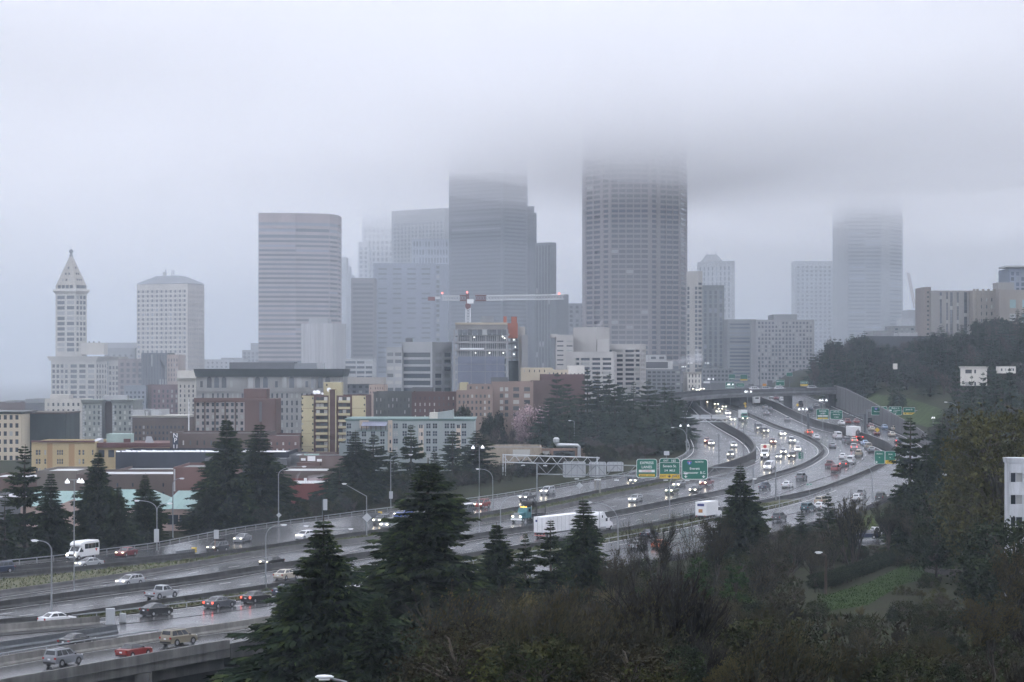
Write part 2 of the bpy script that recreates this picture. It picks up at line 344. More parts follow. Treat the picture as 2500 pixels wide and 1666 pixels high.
# ------------------------------------------------------------------ grass strips (ground cover) and gore
def blades(region, n, h, seed, cols, name, w=.12, lean=.5):
    r = random.Random(seed); m = MB()
    for _ in range(n):
        x, y, z = region(r); a = r.random()*6.28; hh = h*(.4+r.random()*.9); wd = w*(.6+r.random()); lx, ly = r.gauss(0, lean)*hh, r.gauss(0, lean)*hh
        c, s_ = math.cos(a)*wd, math.sin(a)*wd
        m.add([(x-c, y-s_, z-.05), (x+c, y+s_, z-.05), (x+lx, y+ly, z+hh)], [(0, 1, 2)], r.randrange(len(cols)))
    return m.build(name, cols)
GRASS = [mat('grass_a', (.05, .065, .016), .9, .5, .3), mat('grass_b', (.075, .075, .03), .9, .5, .3), mat('grass_c', (.035, .055, .018), .9, .4, .3)]
def between(A, B, ya, yb, pad=.5):
    fa, fb = xof(A), xof(B)
    def f(r):
        y = ya+(yb-ya)*r.random(); a, b = fa(y)+pad, fb(y)-pad
        return lerp(a, b, r.random()), y, zr(y)+.12
    return f, fa, fb
for A, B, ya, yb, nm, n, sd in ((LB, LC, 322, 560, 'median_grass', 9000, 1), (LE, LF, 290, 500, 'verge_grass', 8000, 2)):
    f, fa, fb = between(A, B, ya, yb); m = MB(); ys = np.arange(ya-12, yb+12, 3.0); V = []
    for y in ys:
        a, b = fa(y)+.25, max(fa(y)+.5, fb(y)-.25)
        for k in (0, .33, .66, 1): V.append((lerp(a, b, k), y, zr(y)+.05+(.09 if 0 < k < 1 else 0)))
    m.v = V; m.f = [(j*4+i, j*4+i+1, j*4+i+5, j*4+i+4) for j in range(len(ys)-1) for i in range(3)]; m.m = [0]*len(m.f)
    tag(m.build('grass_bed' if sd == 1 else 'verge_bed', mat('turf', (.055, .06, .025), .95, .5, .4, col2=(.09, .085, .05)), smooth=True), kind='structure')
    tag(blades(f, n, .3, sd, GRASS, nm), kind='stuff')
# hillside lawns right
def drape(lo, hi, name, m, n=24, k=8, off=.08):
    def at(l, t):
        i = t*(len(l)-1); j = min(int(i), len(l)-2); return lerp(l[j][0], l[j+1][0], i-j), lerp(l[j][1], l[j+1][1], i-j)
    V = []
    for i in range(n+1):
        a, b = at(lo, i/n), at(hi, i/n)
        for j in range(k+1): V.append(ground_at(lerp(a[0], b[0], j/k), lerp(a[1], b[1], j/k))+Vector((0, 0, off)))
    mm = MB(); mm.v = [tuple(p) for p in V]; mm.f = [(i*(k+1)+j, i*(k+1)+j+1, (i+1)*(k+1)+j+1, (i+1)*(k+1)+j) for i in range(n) for j in range(k)]; mm.m = [0]*len(mm.f)
    return tag(mm.build(name, m, smooth=True), kind='structure')
LAWN = mat('lawn_turf', (.022, .04, .01), .95, .45, .5, bump=.4, spec=.05)
drape([(1990,1500),(2120,1480),(2200,1430),(2330,1400)], [(2020,1455),(2120,1425),(2220,1375),(2330,1340)], 'lawn', LAWN)
def _onlawn(r):
    while 1:
        u, v = r.uniform(1995, 2330), r.uniform(1345, 1498); lo = float(np.interp(u, [1990, 2120, 2200, 2330], [1500, 1480, 1430, 1400])); hi = float(np.interp(u, [2020, 2120, 2220, 2330], [1455, 1425, 1375, 1340]))
        if hi < v < lo: return tuple(ground_at(u, v)+Vector((0, 0, .1)))
tag(blades(_onlawn, 4500, .16, 6, [mat('lawn_a', (.02, .04, .009), .95, .4, .5, spec=.05), mat('lawn_b', (.03, .044, .013), .95, .4, .5, spec=.05), mat('lawn_c', (.016, .036, .009), .95, .4, .5, spec=.05)], 'lawn_grass', w=.06, lean=.9), kind='stuff')
drape([(2100,1318),(2160,1310),(2200,1300)], [(2095,1262),(2150,1256),(2190,1252)], 'verge_lawn', mat('rough_turf', (.035, .05, .013), .95, .5, .5, spec=.05))
drape([(2160,1010),(2215,1035),(2290,1052),(2330,1060)], [(2060,955),(2120,962),(2210,975),(2320,1010)], 'hill_lawn', mat('pale_turf', (.04, .056, .022), .95, .4, .3, spec=.05), off=.2)
drape([(2030,940),(2045,943),(2060,946)], [(2005,915),(2020,912),(2045,925)], 'upper_lawn', mat('pale_turf', (.04, .056, .022), .95, .4, .3, spec=.05), off=.2)
# ------------------------------------------------------------------ buildings
UP = Vector((0, 0, 1))
def rows(v0, pitch, n, fz, d): return [(Z(v0+i*pitch+pitch*fz, d), Z(v0+i*pitch, d)) for i in range(n)]
def cols(n, f, m=.03, W=1.0):
    s = (1-2*m)/n; return [((m+s*(i+.5-f/2))*W, (m+s*(i+.5+f/2))*W) for i in range(n)]
def facade(mb, O, ux, W, z0, z1, xo, zo, rv=.3):
    """wall face with real openings (reveals rv deep); returns pane frames"""
    n = ux.cross(UP); panes = []
    p = lambda x, z, k=0.0: O+ux*x+Vector((0, 0, z-O.z))-n*k
    zo = sorted((max(a, z0+.05), min(b, z1-.05)) for a, b in zo if b-.3 > z0 and a+.3 < z1)
    if not zo or not xo: mb.quad(p(0, z0), p(W, z0), p(W, z1), p(0, z1)); return panes
    zz = z0
    for a, b in zo:
        mb.quad(p(0, zz), p(W, zz), p(W, a), p(0, a)); xx = 0
        for c, e in xo:
            if c-xx > .01: mb.quad(p(xx, a), p(c, a), p(c, b), p(xx, b))
            mb.quad(p(c, a), p(e, a), p(e, a, rv), p(c, a, rv)); mb.quad(p(c, b, rv), p(e, b, rv), p(e, b), p(c, b))
            mb.quad(p(c, a), p(c, a, rv), p(c, b, rv), p(c, b)); mb.quad(p(e, a, rv), p(e, a), p(e, b), p(e, b, rv))
            panes.append(((c+e)/2, (a+b)/2, e-c, b-a)); xx = e
        if W-xx > .01: mb.quad(p(xx, a), p(W, a), p(W, b), p(xx, b))
        zz = b
    mb.quad(p(0, zz), p(W, zz), p(W, z1), p(0, z1))
    return [(O+ux*x+Vector((0, 0, z-O.z))-n*(rv-.03), ux, w_, h_) for x, z, w_, h_ in panes]
_pm = {}
def place_panes(panes, glass, parent, name='window', split=False):
    for i, (c, ux, w_, h_) in enumerate(panes[:290]):
        k = (round(ux.x, 4), round(ux.y, 4), round(w_, 2), round(h_, 2), glass.name, split)
        if k not in _pm:
            n = ux.cross(UP); q = lambda a, b, e=0.0: ux*a*w_/2+UP*b*h_/2-n*e
            m = MB().add([q(-1, -1), q(1, -1), q(1, 1), q(-1, 1), q(-1, -1, .06), q(1, -1, .06), q(1, 1, .06), q(-1, 1, .06)], [(0, 1, 2, 3), (7, 6, 5, 4), (0, 4, 5, 1), (1, 5, 6, 2), (2, 6, 7, 3), (3, 7, 4, 0)])
            if split:
                for a, b, e, f in ((-.06, .06, -1, 1), (-1, 1, -.05, .05)): m.add([q(a, e, -.05), q(b, e, -.05), q(b, f, -.05), q(a, f, -.05)], [(0, 1, 2, 3)], 1)
            _pm[k] = m.mesh(name, [glass, WFR] if split else glass)
        link(name, _pm[k], parent, c-parent.location)
    if len(panes) > 290:
        m = MB()
        for c, ux, w_, h_ in panes[290:]:
            c = c-parent.location; m.quad(c-ux*w_/2-UP*h_/2, c+ux*w_/2-UP*h_/2, c+ux*w_/2+UP*h_/2, c-ux*w_/2+UP*h_/2)
        m.build('window_rows', glass, parent)['kind'] = 'stuff'
WFR = mat('window_frame', (.5, .5, .48), .5)
G1 = glassmat('glass_dark', (.035, .045, .06)); G2 = glassmat('glass_grey', (.05, .06, .075), p=.2)
G3 = glassmat('glass_blue', (.06, .08, .11), light=(.25, .28, .33)); G4 = glassmat('glass_pale', (.07, .08, .09), p=.35, light=(.5, .5, .48)); G5 = glassmat('glass_tower', (.03, .035, .05), rnd=.35, p=.03)
ROOF = mat('wet_roof', (.09, .09, .095), .35, .4, .2); ROOFL = mat('pale_roof', (.4, .41, .42), .4, .2, .2)
def building(name, label, pts, zt, specs, wall, glass=G1, zb=None, back=None, roof=None, dep=26, cap=0.0, capm=None, cat='building', rv=.3, par=.6, group=None, split=False):
    pts = [Vector((x, y, 0)) for x, y in pts]
    if zb is None: zb = min(0, G(pts[0].x, pts[0].y))-1 if pts[0].x < 0 else zr(pts[0].y)-3
    t = thing(name, label, cat, (pts[0].x, pts[0].y, zb), group=group); base = t.location.copy()
    back = [Vector((x, y, 0)) for x, y in back] if back else ([pts[0]+pts[2]-pts[1]] if len(pts) == 3 else [Vector((pts[-1].x, pts[-1].y+dep, 0)), Vector((pts[0].x, pts[0].y+dep, 0))])
    mb = MB(); allp = []
    for i in range(len(pts)-1):
        a, b = pts[i], pts[i+1]; W = (b-a).length; ux = (b-a)/W; s = specs[i] if i < len(specs) else None
        xo, zo = (s if s else ([], []))
        xo = [(x0*W, x1*W) for x0, x1 in xo]
        allp += facade(mb, Vector((a.x, a.y, zb)), ux, W, zb, zt, xo, zo, rv)
    loop = pts+back; k = len(loop)
    for i in range(len(pts)-1, k):
        a, b = loop[i], loop[(i+1) % k]; mb.quad((a.x, a.y, zb), (b.x, b.y, zb), (b.x, b.y, zt), (a.x, a.y, zt))
    ce = sum((Vector(p) for p in loop), Vector())/k; ins = [ce+(p-ce)*(1-.5/max(3, (p-ce).length)) for p in loop]
    for i in range(k):
        a, b, c, e = loop[i], loop[(i+1) % k], ins[(i+1) % k], ins[i]
        mb.quad((a.x, a.y, zt), (b.x, b.y, zt), (c.x, c.y, zt), (e.x, e.y, zt)); mb.quad((e.x, e.y, zt), (c.x, c.y, zt), (c.x, c.y, zt-par), (e.x, e.y, zt-par))
    mb.v = [(x-base.x, y-base.y, z-base.z) for x, y, z in mb.v]
    mb.build('wall', wall, t)
    MB().add([(p.x-base.x, p.y-base.y, zt-par+.01-base.z) for p in ins], [tuple(range(k))]).build('roof', roof or ROOF, t)
    if cap:
        out = [ce+(p-ce)*(1+cap/max(3, (p-ce).length)) for p in loop]; h = max(.5, cap*.9)
        MB().frus([(p.x-base.x+(q.x-p.x)*.4, p.y-base.y+(q.y-p.y)*.4) for p, q in zip(loop, out)], [(q.x-base.x, q.y-base.y) for q in out], zt-h-base.z+.05, zt+.15-base.z).build('cornice', capm or wall, t)
    place_panes(allp, glass, t, split=split)
    return t
def corner(u0, uc, u1, d, th):
    th = math.radians(th); c, s = math.cos(th), math.sin(th); k0, k1 = (u0-1250)/F, (u1-1250)/F; cx = X(uc, d)
    L1 = (cx-k0*d)/(c+k0*s); L2 = (k1*d-cx)/(s-k1*c)
    return [(cx-L1*c, d+L1*s), (cx, d), (cx+L2*s, d+L2*c)]
def flat(u0, u1, d, dep=25): return [(X(u0, d), d), (X(u1, d), d)]
def addbox(t, u0, u1, v0, v1, d, dep, m, name='penthouse', y0=0.0):
    b = t.location; return MB().box(X(u0, d)-b.x, X(u1, d)-b.x, d+y0-b.y, d+y0+dep-b.y, Z(v1, d)-b.z, Z(v0, d)-b.z).build(name, m, t)
def wm(n, c, var=.14, rough=.8, sc_=.08): return mat(n, c, rough, var, sc_, stretch=(1, 1, .35))
def B(name, label, u0, u1, vt, d, wall, f=None, uc=None, u2=None, th=28, s=None, glass=G1, **k):
    """f, s = (columns, width share, first row, pitch, rows, height share) of front and side windows"""
    def sp(q):
        if not q: return None
        xo = cols(q[0], q[1], q[6] if len(q) > 6 else .03) if isinstance(q[0], int) else q[0]
        return (xo, rows(q[2], q[3], q[4], q[5], d))
    pts = corner(u0, u1, u2, d, th) if u2 else flat(u0, u1, d)
    return building(name, label, pts, Z(vt, d), [sp(f), sp(s)], wall, glass, **k)
TERRA = wm('pale_terracotta', (.5, .48, .44)); LIME = wm('limestone', (.42, .4, .37)); BRICKD = wm('dark_brick', (.11, .07, .06)); BRICKR = wm('red_brick', (.125, .08, .072)); BRICKB = wm('brown_brick', (.105, .08, .07))
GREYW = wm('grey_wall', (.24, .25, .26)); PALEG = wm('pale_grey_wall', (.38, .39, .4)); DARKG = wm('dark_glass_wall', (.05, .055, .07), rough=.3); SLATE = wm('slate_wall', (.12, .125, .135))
# --- Tall white tower with a pyramid roof
def pyramid_tower():
    d = 1300; m = d/F
    t = B('pyramid_tower', 'slim white tower with a pointed pyramid roof at far left', 125, 234, 871, d, TERRA, ([(.02, .085), (.115, .18), (.21, .275), (.305, .37), (.43, .575), (.625, .77), (.82, .965)], .7, 890, 12.9, 7, .62), u2=262, th=24,
          s=(4, .55, 890, 12.9, 7, .62), cap=2.6, glass=G2)
    b = t.location
    sh = corner(135.5, 184, 212, d+6, 30)
    q = [Vector((x, y, 0)) for x, y in sh]; q.append(q[0]+q[2]-q[1]); ce = sum(q, Vector())/4
    mb = MB(); pan = []
    for i, (xo, n) in enumerate((([(.08, .46), (.56, .94)], 11), ([(.1, .32), (.4, .62), (.69, .92)], 11))):
        a, e = q[i], q[i+1]; W = (e-a).length
        pan += facade(mb, Vector((a.x, a.y, Z(876, d))), (e-a)/W, W, Z(876, d), Z(712, d), [(x*W, y*W) for x, y in xo], rows(721, 12.9, 11, .64, d))
    for i in (2, 3):
        a, e = q[i], q[(i+1) % 4]; mb.quad((a.x, a.y, Z(876, d)), (e.x, e.y, Z(876, d)), (e.x, e.y, Z(712, d)), (a.x, a.y, Z(712, d)))
    mb.v = [(x-b.x, y-b.y, z-b.z) for x, y, z in mb.v]; mb.build('shaft', TERRA, t); place_panes(pan, G2, t)
    ring = lambda k: [(ce.x+(p.x-ce.x)*k-b.x, ce.y+(p.y-ce.y)*k-b.y) for p in q]
    cm = MB()
    cm.frus(ring(1.0), ring(1.2), Z(717, d)-b.z, Z(709, d)-b.z); cm.frus(ring(1.2), ring(1.14), Z(709, d)-b.z, Z(705, d)-b.z); cm.build('cornice', TERRA, t)
    MB().frus(ring(1.0), ring(.99), Z(705, d)-b.z, Z(697, d)-b.z).build('gallery', TERRA, t)
    rf = MB().frus(ring(1.0), ring(.1), Z(697, d)-b.z, Z(623, d)-b.z).build('pyramid_roof', wm('grey_tile', (.4, .37, .33)), t)
    MB().lathe([(.9, 0), (1.15, .6), (.7, 1.4), (.6, 2.0), (1.1, 2.5), (1.25, 3.1), (.9, 3.8), (.2, 4.2), (.06, 4.4), (.05, 8)], 10, (ce.x-b.x, ce.y-b.y, Z(624, d)-b.z)).build('finial', SLATE, rf)
    dk = MB().box(-.5, .5, -.5, .5, 0, 1.3).mesh('dormer', G1)
    for face in (0, 1):
        for r_, (vv, n) in enumerate(((681, 3), (666, 2), (651, 1))):
            k = 1-(697-vv)/(697-623)*.9
            for j in range(n):
                f = .5+(j-(n-1)/2)*.2/k*.9; a, e = q[face], q[face+1]; p = ce+(a.lerp(e, f)-ce)*k*.985; link('dormer', dk, rf, (p.x-b.x, p.y-b.y, Z(vv, d)-.9-b.z))
    gl = MB().box(-1.0, 1.0, -.25, .25, 0, 1.9).mesh('window', G2)
    for face in (0, 1):
        a, e = q[face], q[face+1]
        for f in (.2, .4, .6, .8):
            p = ce+(a.lerp(e, f)-ce)*1.0; o = link('window', gl, t, (p.x-b.x, p.y-b.y, Z(703, d)-b.z)); o.rotation_euler = (0, 0, math.atan2((e-a).y, (e-a).x))
    addbox(t, 191, 254, 837, 866, d+10, 12, TERRA)
    for u in (216, 227, 240): addbox(t, u, u+3, 834, 837, d+12, 1, SLATE, 'vent')
    B('terracotta_wing', 'white wing right beside the pyramid roofed tower', 264, 290, 872, d+14, TERRA, (3, .6, 894, 12.9, 7, .62), cap=2.2, glass=G2)
pyramid_tower()
# --- hip roofed tower
def hip_tower():
    d = 1450; c = []
    for i in range(11):
        s = .012+i*.0905; c.append((s, s+.045))
        if i < 10: c.append((s+.065, s+.075))
    t = B('hip_roof_tower', 'pale concrete office tower with a grey hipped roof', 334, 458, 693, d, wm('warm_concrete', (.5, .47, .43)), (c, .5, 708, 11.35, 17, .55), u2=499, th=22, s=(9, .35, 710, 11.35, 17, .55), glass=G3)
    b = t.location; P3 = [Vector((x, y, 0)) for x, y in corner(334, 458, 499, d, 22)]; P3.append(P3[0]+P3[2]-P3[1]); ce = sum(P3, Vector())/4
    ring = lambda k: [(ce.x+(p.x-ce.x)*k-b.x, ce.y+(p.y-ce.y)*k-b.y) for p in P3]
    MB().frus(ring(1.03), ring(.42), Z(692, d)-b.z, Z(672, d)-b.z).build('hip_roof', wm('lead_roof', (.17, .18, .2)), t)
    for du, h in ((-18, 3), (-12, 5), (3, 4), (8, 4)):
        MB().tube([(ce.x+du*d/F-b.x, ce.y-b.y, Z(673, d)-b.z), (ce.x+du*d/F-b.x, ce.y-b.y, Z(673, d)+h-b.z)], .25, 4).build('antenna', SLATE, t)
    dish = MB().lathe([(.1, 0), (1, .4), (1.5, 1.0)], 10).build('dish', PALEG, t, (ce.x-16*d/F-b.x, ce.y-b.y, Z(668, d)-b.z)); dish.rotation_euler = (1.2, 0, .4)
hip_tower()
# --- banded tower
def banded():
    d = 1400; zo = rows(543, 15, 3, .5, d)+rows(586, 11.35, 27, .48, d)
    pts = [(X(631, d), d), (X(722, d+2), d+2), (X(805, d+10), d+10), (X(826, d+22), d+22), (X(834, d+40), d+40)]
    t = building('banded_tower', 'tall office tower with horizontal pink and dark bands and a curved side', pts, Z(520, d), [([(0.004, .996)], zo)]*4, wm('pink_granite', (.34, .29, .29)), G3, back=[(X(834, d+40)-4, d+70), (X(631, d), d+70)], rv=.5)
    B('blank_block', 'windowless ribbed concrete block before the banded tower', 735, 812, 790, 1250, mat('ribbed_concrete', (.42, .42, .43), .8, .25, 1.2, stretch=(1, 1, .02)), None, u2=845, th=30)
    o = B('blank_penthouse', 'small plain box on top of the ribbed concrete block', 754, 800, 777, 1262, PALEG, None); return t
banded()
# --- towers behind, left to right: (name, label, u0, u1, vt or height, d, wall, front, corner...)
def T(name, label, u0, u1, vt, d, wall, f=None, **k): return B(name, label, u0, u1, vt, d, wall, f, **k)
CLOUDTOP = lambda d: HV-(222-CZ)*F/d
t = T('dark_tower', 'tallest dark tower rising into the cloud behind the crane', 1096, 1228, CLOUDTOP(1600), 1600, DARKG, (1, .97, 300.8, 9.4, 62, .5), u2=1288, th=40, s=(1, .95, 300.8, 9.4, 62, .5), glass=G5)
addbox(t, 1286, 1304, 504, 930, 1650, 25, DARKG, 'setback'); addbox(t, 1290, 1310, 520, 930, 1656, 25, DARKG, 'setback')
def grid_tower():
    d = 1350; g = wm('mauve_granite', (.22, .19, .195)); zo = rows(313.9, 12.35, 49, .62, d)
    pts = [(X(1428, d+22), d+22), (X(1468, d+6), d+6), (X(1490, d), d), (X(1585, d), d), (X(1610, d+6), d+6), (X(1660, d+14), d+14), (X(1678, d+40), d+40)]
    sp = [(cols(2, .84, .04), zo), (cols(1, .6, .05), zo), (cols(5, .86, .02), zo), (cols(1, .5, .05), zo), (cols(3, .88, .03), zo), (cols(1, .8, .05), zo)]
    building('grid_tower', 'broad dark gridded tower fading into cloud right of the crane', pts, Z(CLOUDTOP(d), d), sp, g, G5, back=[(X(1678, d+40), d+75), (X(1428, d+22), d+75)], rv=.6)
grid_tower()
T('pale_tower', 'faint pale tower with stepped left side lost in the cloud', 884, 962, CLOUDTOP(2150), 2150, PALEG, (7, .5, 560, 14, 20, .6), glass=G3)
T('pale_annex', 'lower stepped shoulder of the faint pale tower', 875, 900, 591, 2130, PALEG, (2, .5, 604, 11, 12, .6), glass=G3)
T('slab_tower', 'grey slab tower whose flat top just reaches the cloud', 956, 1086, 508, 1800, GREYW, (14, .5, 540, 10, 40, .6), u2=1100, th=40, glass=G3)
T('glass_block', 'pale blue ribbed block in front of the grey slab tower', 1005, 1097, 584, 1720, wm('blue_panel', (.3, .33, .38)), (12, .5, 590, 20, 15, .6), glass=G3)
T('blue_tower', 'bluish glass tower with one dark window column', 912, 1062, 643, 1520, wm('blue_glass', (.2, .23, .29), rough=.35), (4, .6, 655, 12, 22, .35), glass=G3)
T('blue_tower_edge', 'narrow right edge strip of the bluish glass tower with square windows', 1062, 1094, 645, 1522, wm('blue_glass', (.2, .23, .29)), ([(.1, .34)], .3, 649, 11.8, 24, .62), glass=G1)
T('dark_grid_block', 'grey brown gridded tower left of the bluish glass tower', 857, 914, 679, 1490, wm('taupe', (.16, .15, .155)), ([(.08, .95)], 1, 692, 10.8, 24, .5), glass=G5)
T('white_banded_block', 'low block with white horizontal bands behind the yellow apartment tower', 843, 910, 876, 1180, PALEG, ([(.0, .38), (.42, .7), (.74, .98)], 1, 882, 12.2, 10, .5), glass=G1)
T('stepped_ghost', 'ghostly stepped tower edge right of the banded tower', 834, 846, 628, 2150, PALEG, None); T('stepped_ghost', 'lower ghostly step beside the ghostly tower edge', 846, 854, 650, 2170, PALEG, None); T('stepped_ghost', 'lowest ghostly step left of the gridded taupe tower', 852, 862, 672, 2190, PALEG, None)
t = T('striped_tower', 'dark tower with vertical pale stripes right of the tallest tower', 1306, 1345, 592, 1470, SLATE, (5, .5, 600, 13, 24, .96), u2=1358, th=38, glass=G5)
T('dark_block', 'plain dark block between the striped tower and the gridded tower', 1357, 1388, 719, 1500, SLATE, None); T('dark_block', 'lower windowed block left of the broad gridded tower', 1386, 1432, 741, 1540, GREYW, (3, .5, 747, 11, 12, .6), glass=G1)
t = T('hotel_tower', 'beige tower with blank centre strip right of the gridded tower', 1676, 1704, 662, 1300, LIME, ([(.05, .26), (.72, .95)], 1, 700, 11.2, 20, .7), u2=1715, th=40, s=(1, .85, 690, 11.2, 20, .5), glass=G1)
T('ribbed_tower', 'grey green tower with tall vertical ribs', 1714, 1768, 697, 1420, wm('sage', (.2, .22, .22)), (4, .5, 710, 11, 20, .8), glass=G3)
def crown_tower():
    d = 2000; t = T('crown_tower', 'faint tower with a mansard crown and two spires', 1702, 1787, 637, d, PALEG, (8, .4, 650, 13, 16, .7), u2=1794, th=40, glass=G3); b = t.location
    c = (X(1746, d)-b.x, 14-0); z = lambda v: Z(v, d)-b.z; sq = lambda hw, hd: [(c[0]-hw, c[1]-hd), (c[0]+hw, c[1]-hd), (c[0]+hw, c[1]+hd), (c[0]-hw, c[1]+hd)]
    MB().frus(sq(10, 10), sq(4.6, 5), z(637), z(617)).build('mansard_roof', GREYW, t)
    for s in (-1, 1): MB().tube([(c[0]+s*4, c[1], z(618)), (c[0]+s*4, c[1], z(609))], .3, 4).build('spire', SLATE, t)
crown_tower()
T('banded_office', 'grey banded office block behind the overpass', 1776, 1846, 780, 1310, GREYW, ([(.08, .78)], 1, 790, 8.6, 17, .5), glass=G3)
T('gridded_office', 'broad grey gridded office block behind the overpass', 1845, 1988, 781, 1260, wm('grey_concrete', (.27, .27, .28)), (16, .58, 786, 9.6, 15, .6), glass=G2)
T('roof_block', 'roof storey of the broad gridded office block', 1888, 1946, 768, 1268, GREYW, None)
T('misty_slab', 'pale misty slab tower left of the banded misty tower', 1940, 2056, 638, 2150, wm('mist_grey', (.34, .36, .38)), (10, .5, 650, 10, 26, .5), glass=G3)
def misty():
    d = 2000; zo = rows(476, 9.2, 42, .42, d)
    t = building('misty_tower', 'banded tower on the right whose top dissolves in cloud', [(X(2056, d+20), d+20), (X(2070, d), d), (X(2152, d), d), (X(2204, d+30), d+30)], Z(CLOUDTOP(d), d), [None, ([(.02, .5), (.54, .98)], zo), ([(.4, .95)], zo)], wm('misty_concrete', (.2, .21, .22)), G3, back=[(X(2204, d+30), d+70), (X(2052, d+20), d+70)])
misty()
T('far_block', 'small grey block with crane right of the misty tower', 2218, 2260, 757, 1700, GREYW, None); T('far_block', 'low grey block at the foot of the misty tower', 2203, 2230, 778, 1690, PALEG, None)
# --- mid rise left
for a in (('roof_cluster', 'pale grey box building beyond the pyramid tower wing', 262, 345, 837, 1500, PALEG, None), ('roof_cluster', 'grey block beyond the white wing', 255, 330, 850, 1480, GREYW, (5, .4, 866, 10, 5, .5)),
          ('glass_office', 'blue glass office with vertical fins before the hip roofed tower', 345, 410, 862, 1240, DARKG, (9, .5, 866, 30, 3, .95)), ('brick_office', 'mauve masonry office under the hip roofed tower', 288, 366, 876, 1260, wm('mauve_brick', (.24, .2, .2)), (5, .55, 886, 14, 8, .6)),
          ('tan_office', 'tan narrow block at the foot of the hip roofed tower', 408, 436, 866, 1230, wm('tan', (.38, .3, .26)), (4, .4, 876, 12, 5, .6)),
          ('stepped_far', 'far grey building with stepped dome left of the banded tower', 591, 634, 855, 1700, GREYW, (4, .6, 860, 9, 4, .7)), ('stepped_far', 'stepped dome tower behind the far grey building', 612, 634, 838, 1710, GREYW, None),
          ('far_roofs', 'low pale roofs between the hip roofed and banded towers', 478, 560, 878, 1600, PALEG, (7, .4, 884, 10, 3, .4)), ('far_roofs', 'grey low roofs beyond the columned building', 540, 596, 874, 1650, GREYW, None)):
    B(*a)
_t = B('white_hotel', 'white narrow hotel with cornice left of the columned building', 434, 478, 924, 1010, TERRA, (4, .35, 940, 11.6, 9, .6), glass=G1, cap=1.2)
addbox(_t, 432, 484, 905, 926, 1024, 12, TERRA)
t = B('plum_office', 'plum brick block beside grey panels above the brown roofs', 370, 438, 940, 1060, wm('plum', (.15, .1, .105)), (6, .4, 952, 12, 5, .6), glass=G1)
B('panel_office', 'blue grey panelled block left of the plum brick block', 303, 356, 942, 1070, wm('bluegrey', (.26, .29, .33)), (5, .5, 956, 11, 4, .5)); B('shadow_block', 'dark brick block between blue grey panels and plum brick', 355, 372, 940, 1075, BRICKD, None)
B('brown_roof_block', 'long brown brick block with pale coping below the plum office', 323, 455, 1016, 900, BRICKB, (13, .5, 1040, 14, 3, .5), glass=G2, cap=.8, capm=LIME)
for u0, u1, v in ((324, 353, 1001), (368, 390, 1001), (356, 362, 1006)): B('roof_unit', 'pale rooftop unit over the brown block with coping, %s' % ('left' if u0 == 324 else 'right' if u0 == 368 else 'the small middle one'), u0, u1, v, 905, PALEG, None, zb=Z(1020, 905))
_t = B('white_deco_block', 'white office with vertical bays in front of the pyramid tower', 109, 200, 974, 1010, TERRA, (7, .42, 984, 15.5, 7, .5), glass=G2)
addbox(_t, 122, 168, 964, 976, 1022, 10, TERRA)
def green_hotel():
    d = 985; m = wm('green_terracotta', (.25, .27, .25)); t = B('green_hotel', 'grey green hotel with two wings, dark court and heavy cornice', 201, 248, 977, d, m, (4, .42, 990, 13.6, 7, .55), glass=G4, cap=1.6); b = t.location
    t2 = B('green_hotel_wing', 'right wing of the grey green hotel with pale corner stones', 274, 324, 977, d, m, (4, .42, 990, 13.6, 7, .55), glass=G4, cap=1.6)
    B('green_hotel_court', 'recessed dark court wall between the two hotel wings', 247, 276, 980, d+9, BRICKD, None)
    for tt, us in ((t, (202, 244)), (t2, (275, 320))):
        q = MB().box(0, .75, -.12, 0, 0, .8).mesh('quoin', PALEG)
        for u in us:
            for k in range(12): link('quoin', q, tt, (X(u, d)-tt.location.x, -.0, Z(1075-k*7.2, d)-tt.location.z))
    addbox(t, 252, 310, 966, 976, d+6, 6, PALEG)
green_hotel()
B('cream_warehouse', 'cream brick block with square windows at the left edge', -40, 51, 1006, 800, wm('cream_brick', (.5, .44, .34)), (6, .55, 1014, 19.8, 8, .55), glass=G1, cap=.9, capm=CONC)
B('green_glass_block', 'dark green netted block beside the cream windowed block', 51, 161, 1008, 815, wm('dark_green', (.035, .045, .045), .5), None, cap=.6, capm=BRICKB)
B('red_loft', 'dark red loft roof above the cream windowed block', -40, 62, 983, 1120, BRICKD, None); B('grey_loft', 'grey flat loft behind the dark green block', 62, 112, 984, 1110, SLATE, None); B('roof_hut', 'pale hut on the grey flat loft', 62, 92, 975, 1118, GREYW, None); B('roof_hut', 'smaller pale hut at far left on the red loft', 13, 34, 979, 1130, GREYW, None)
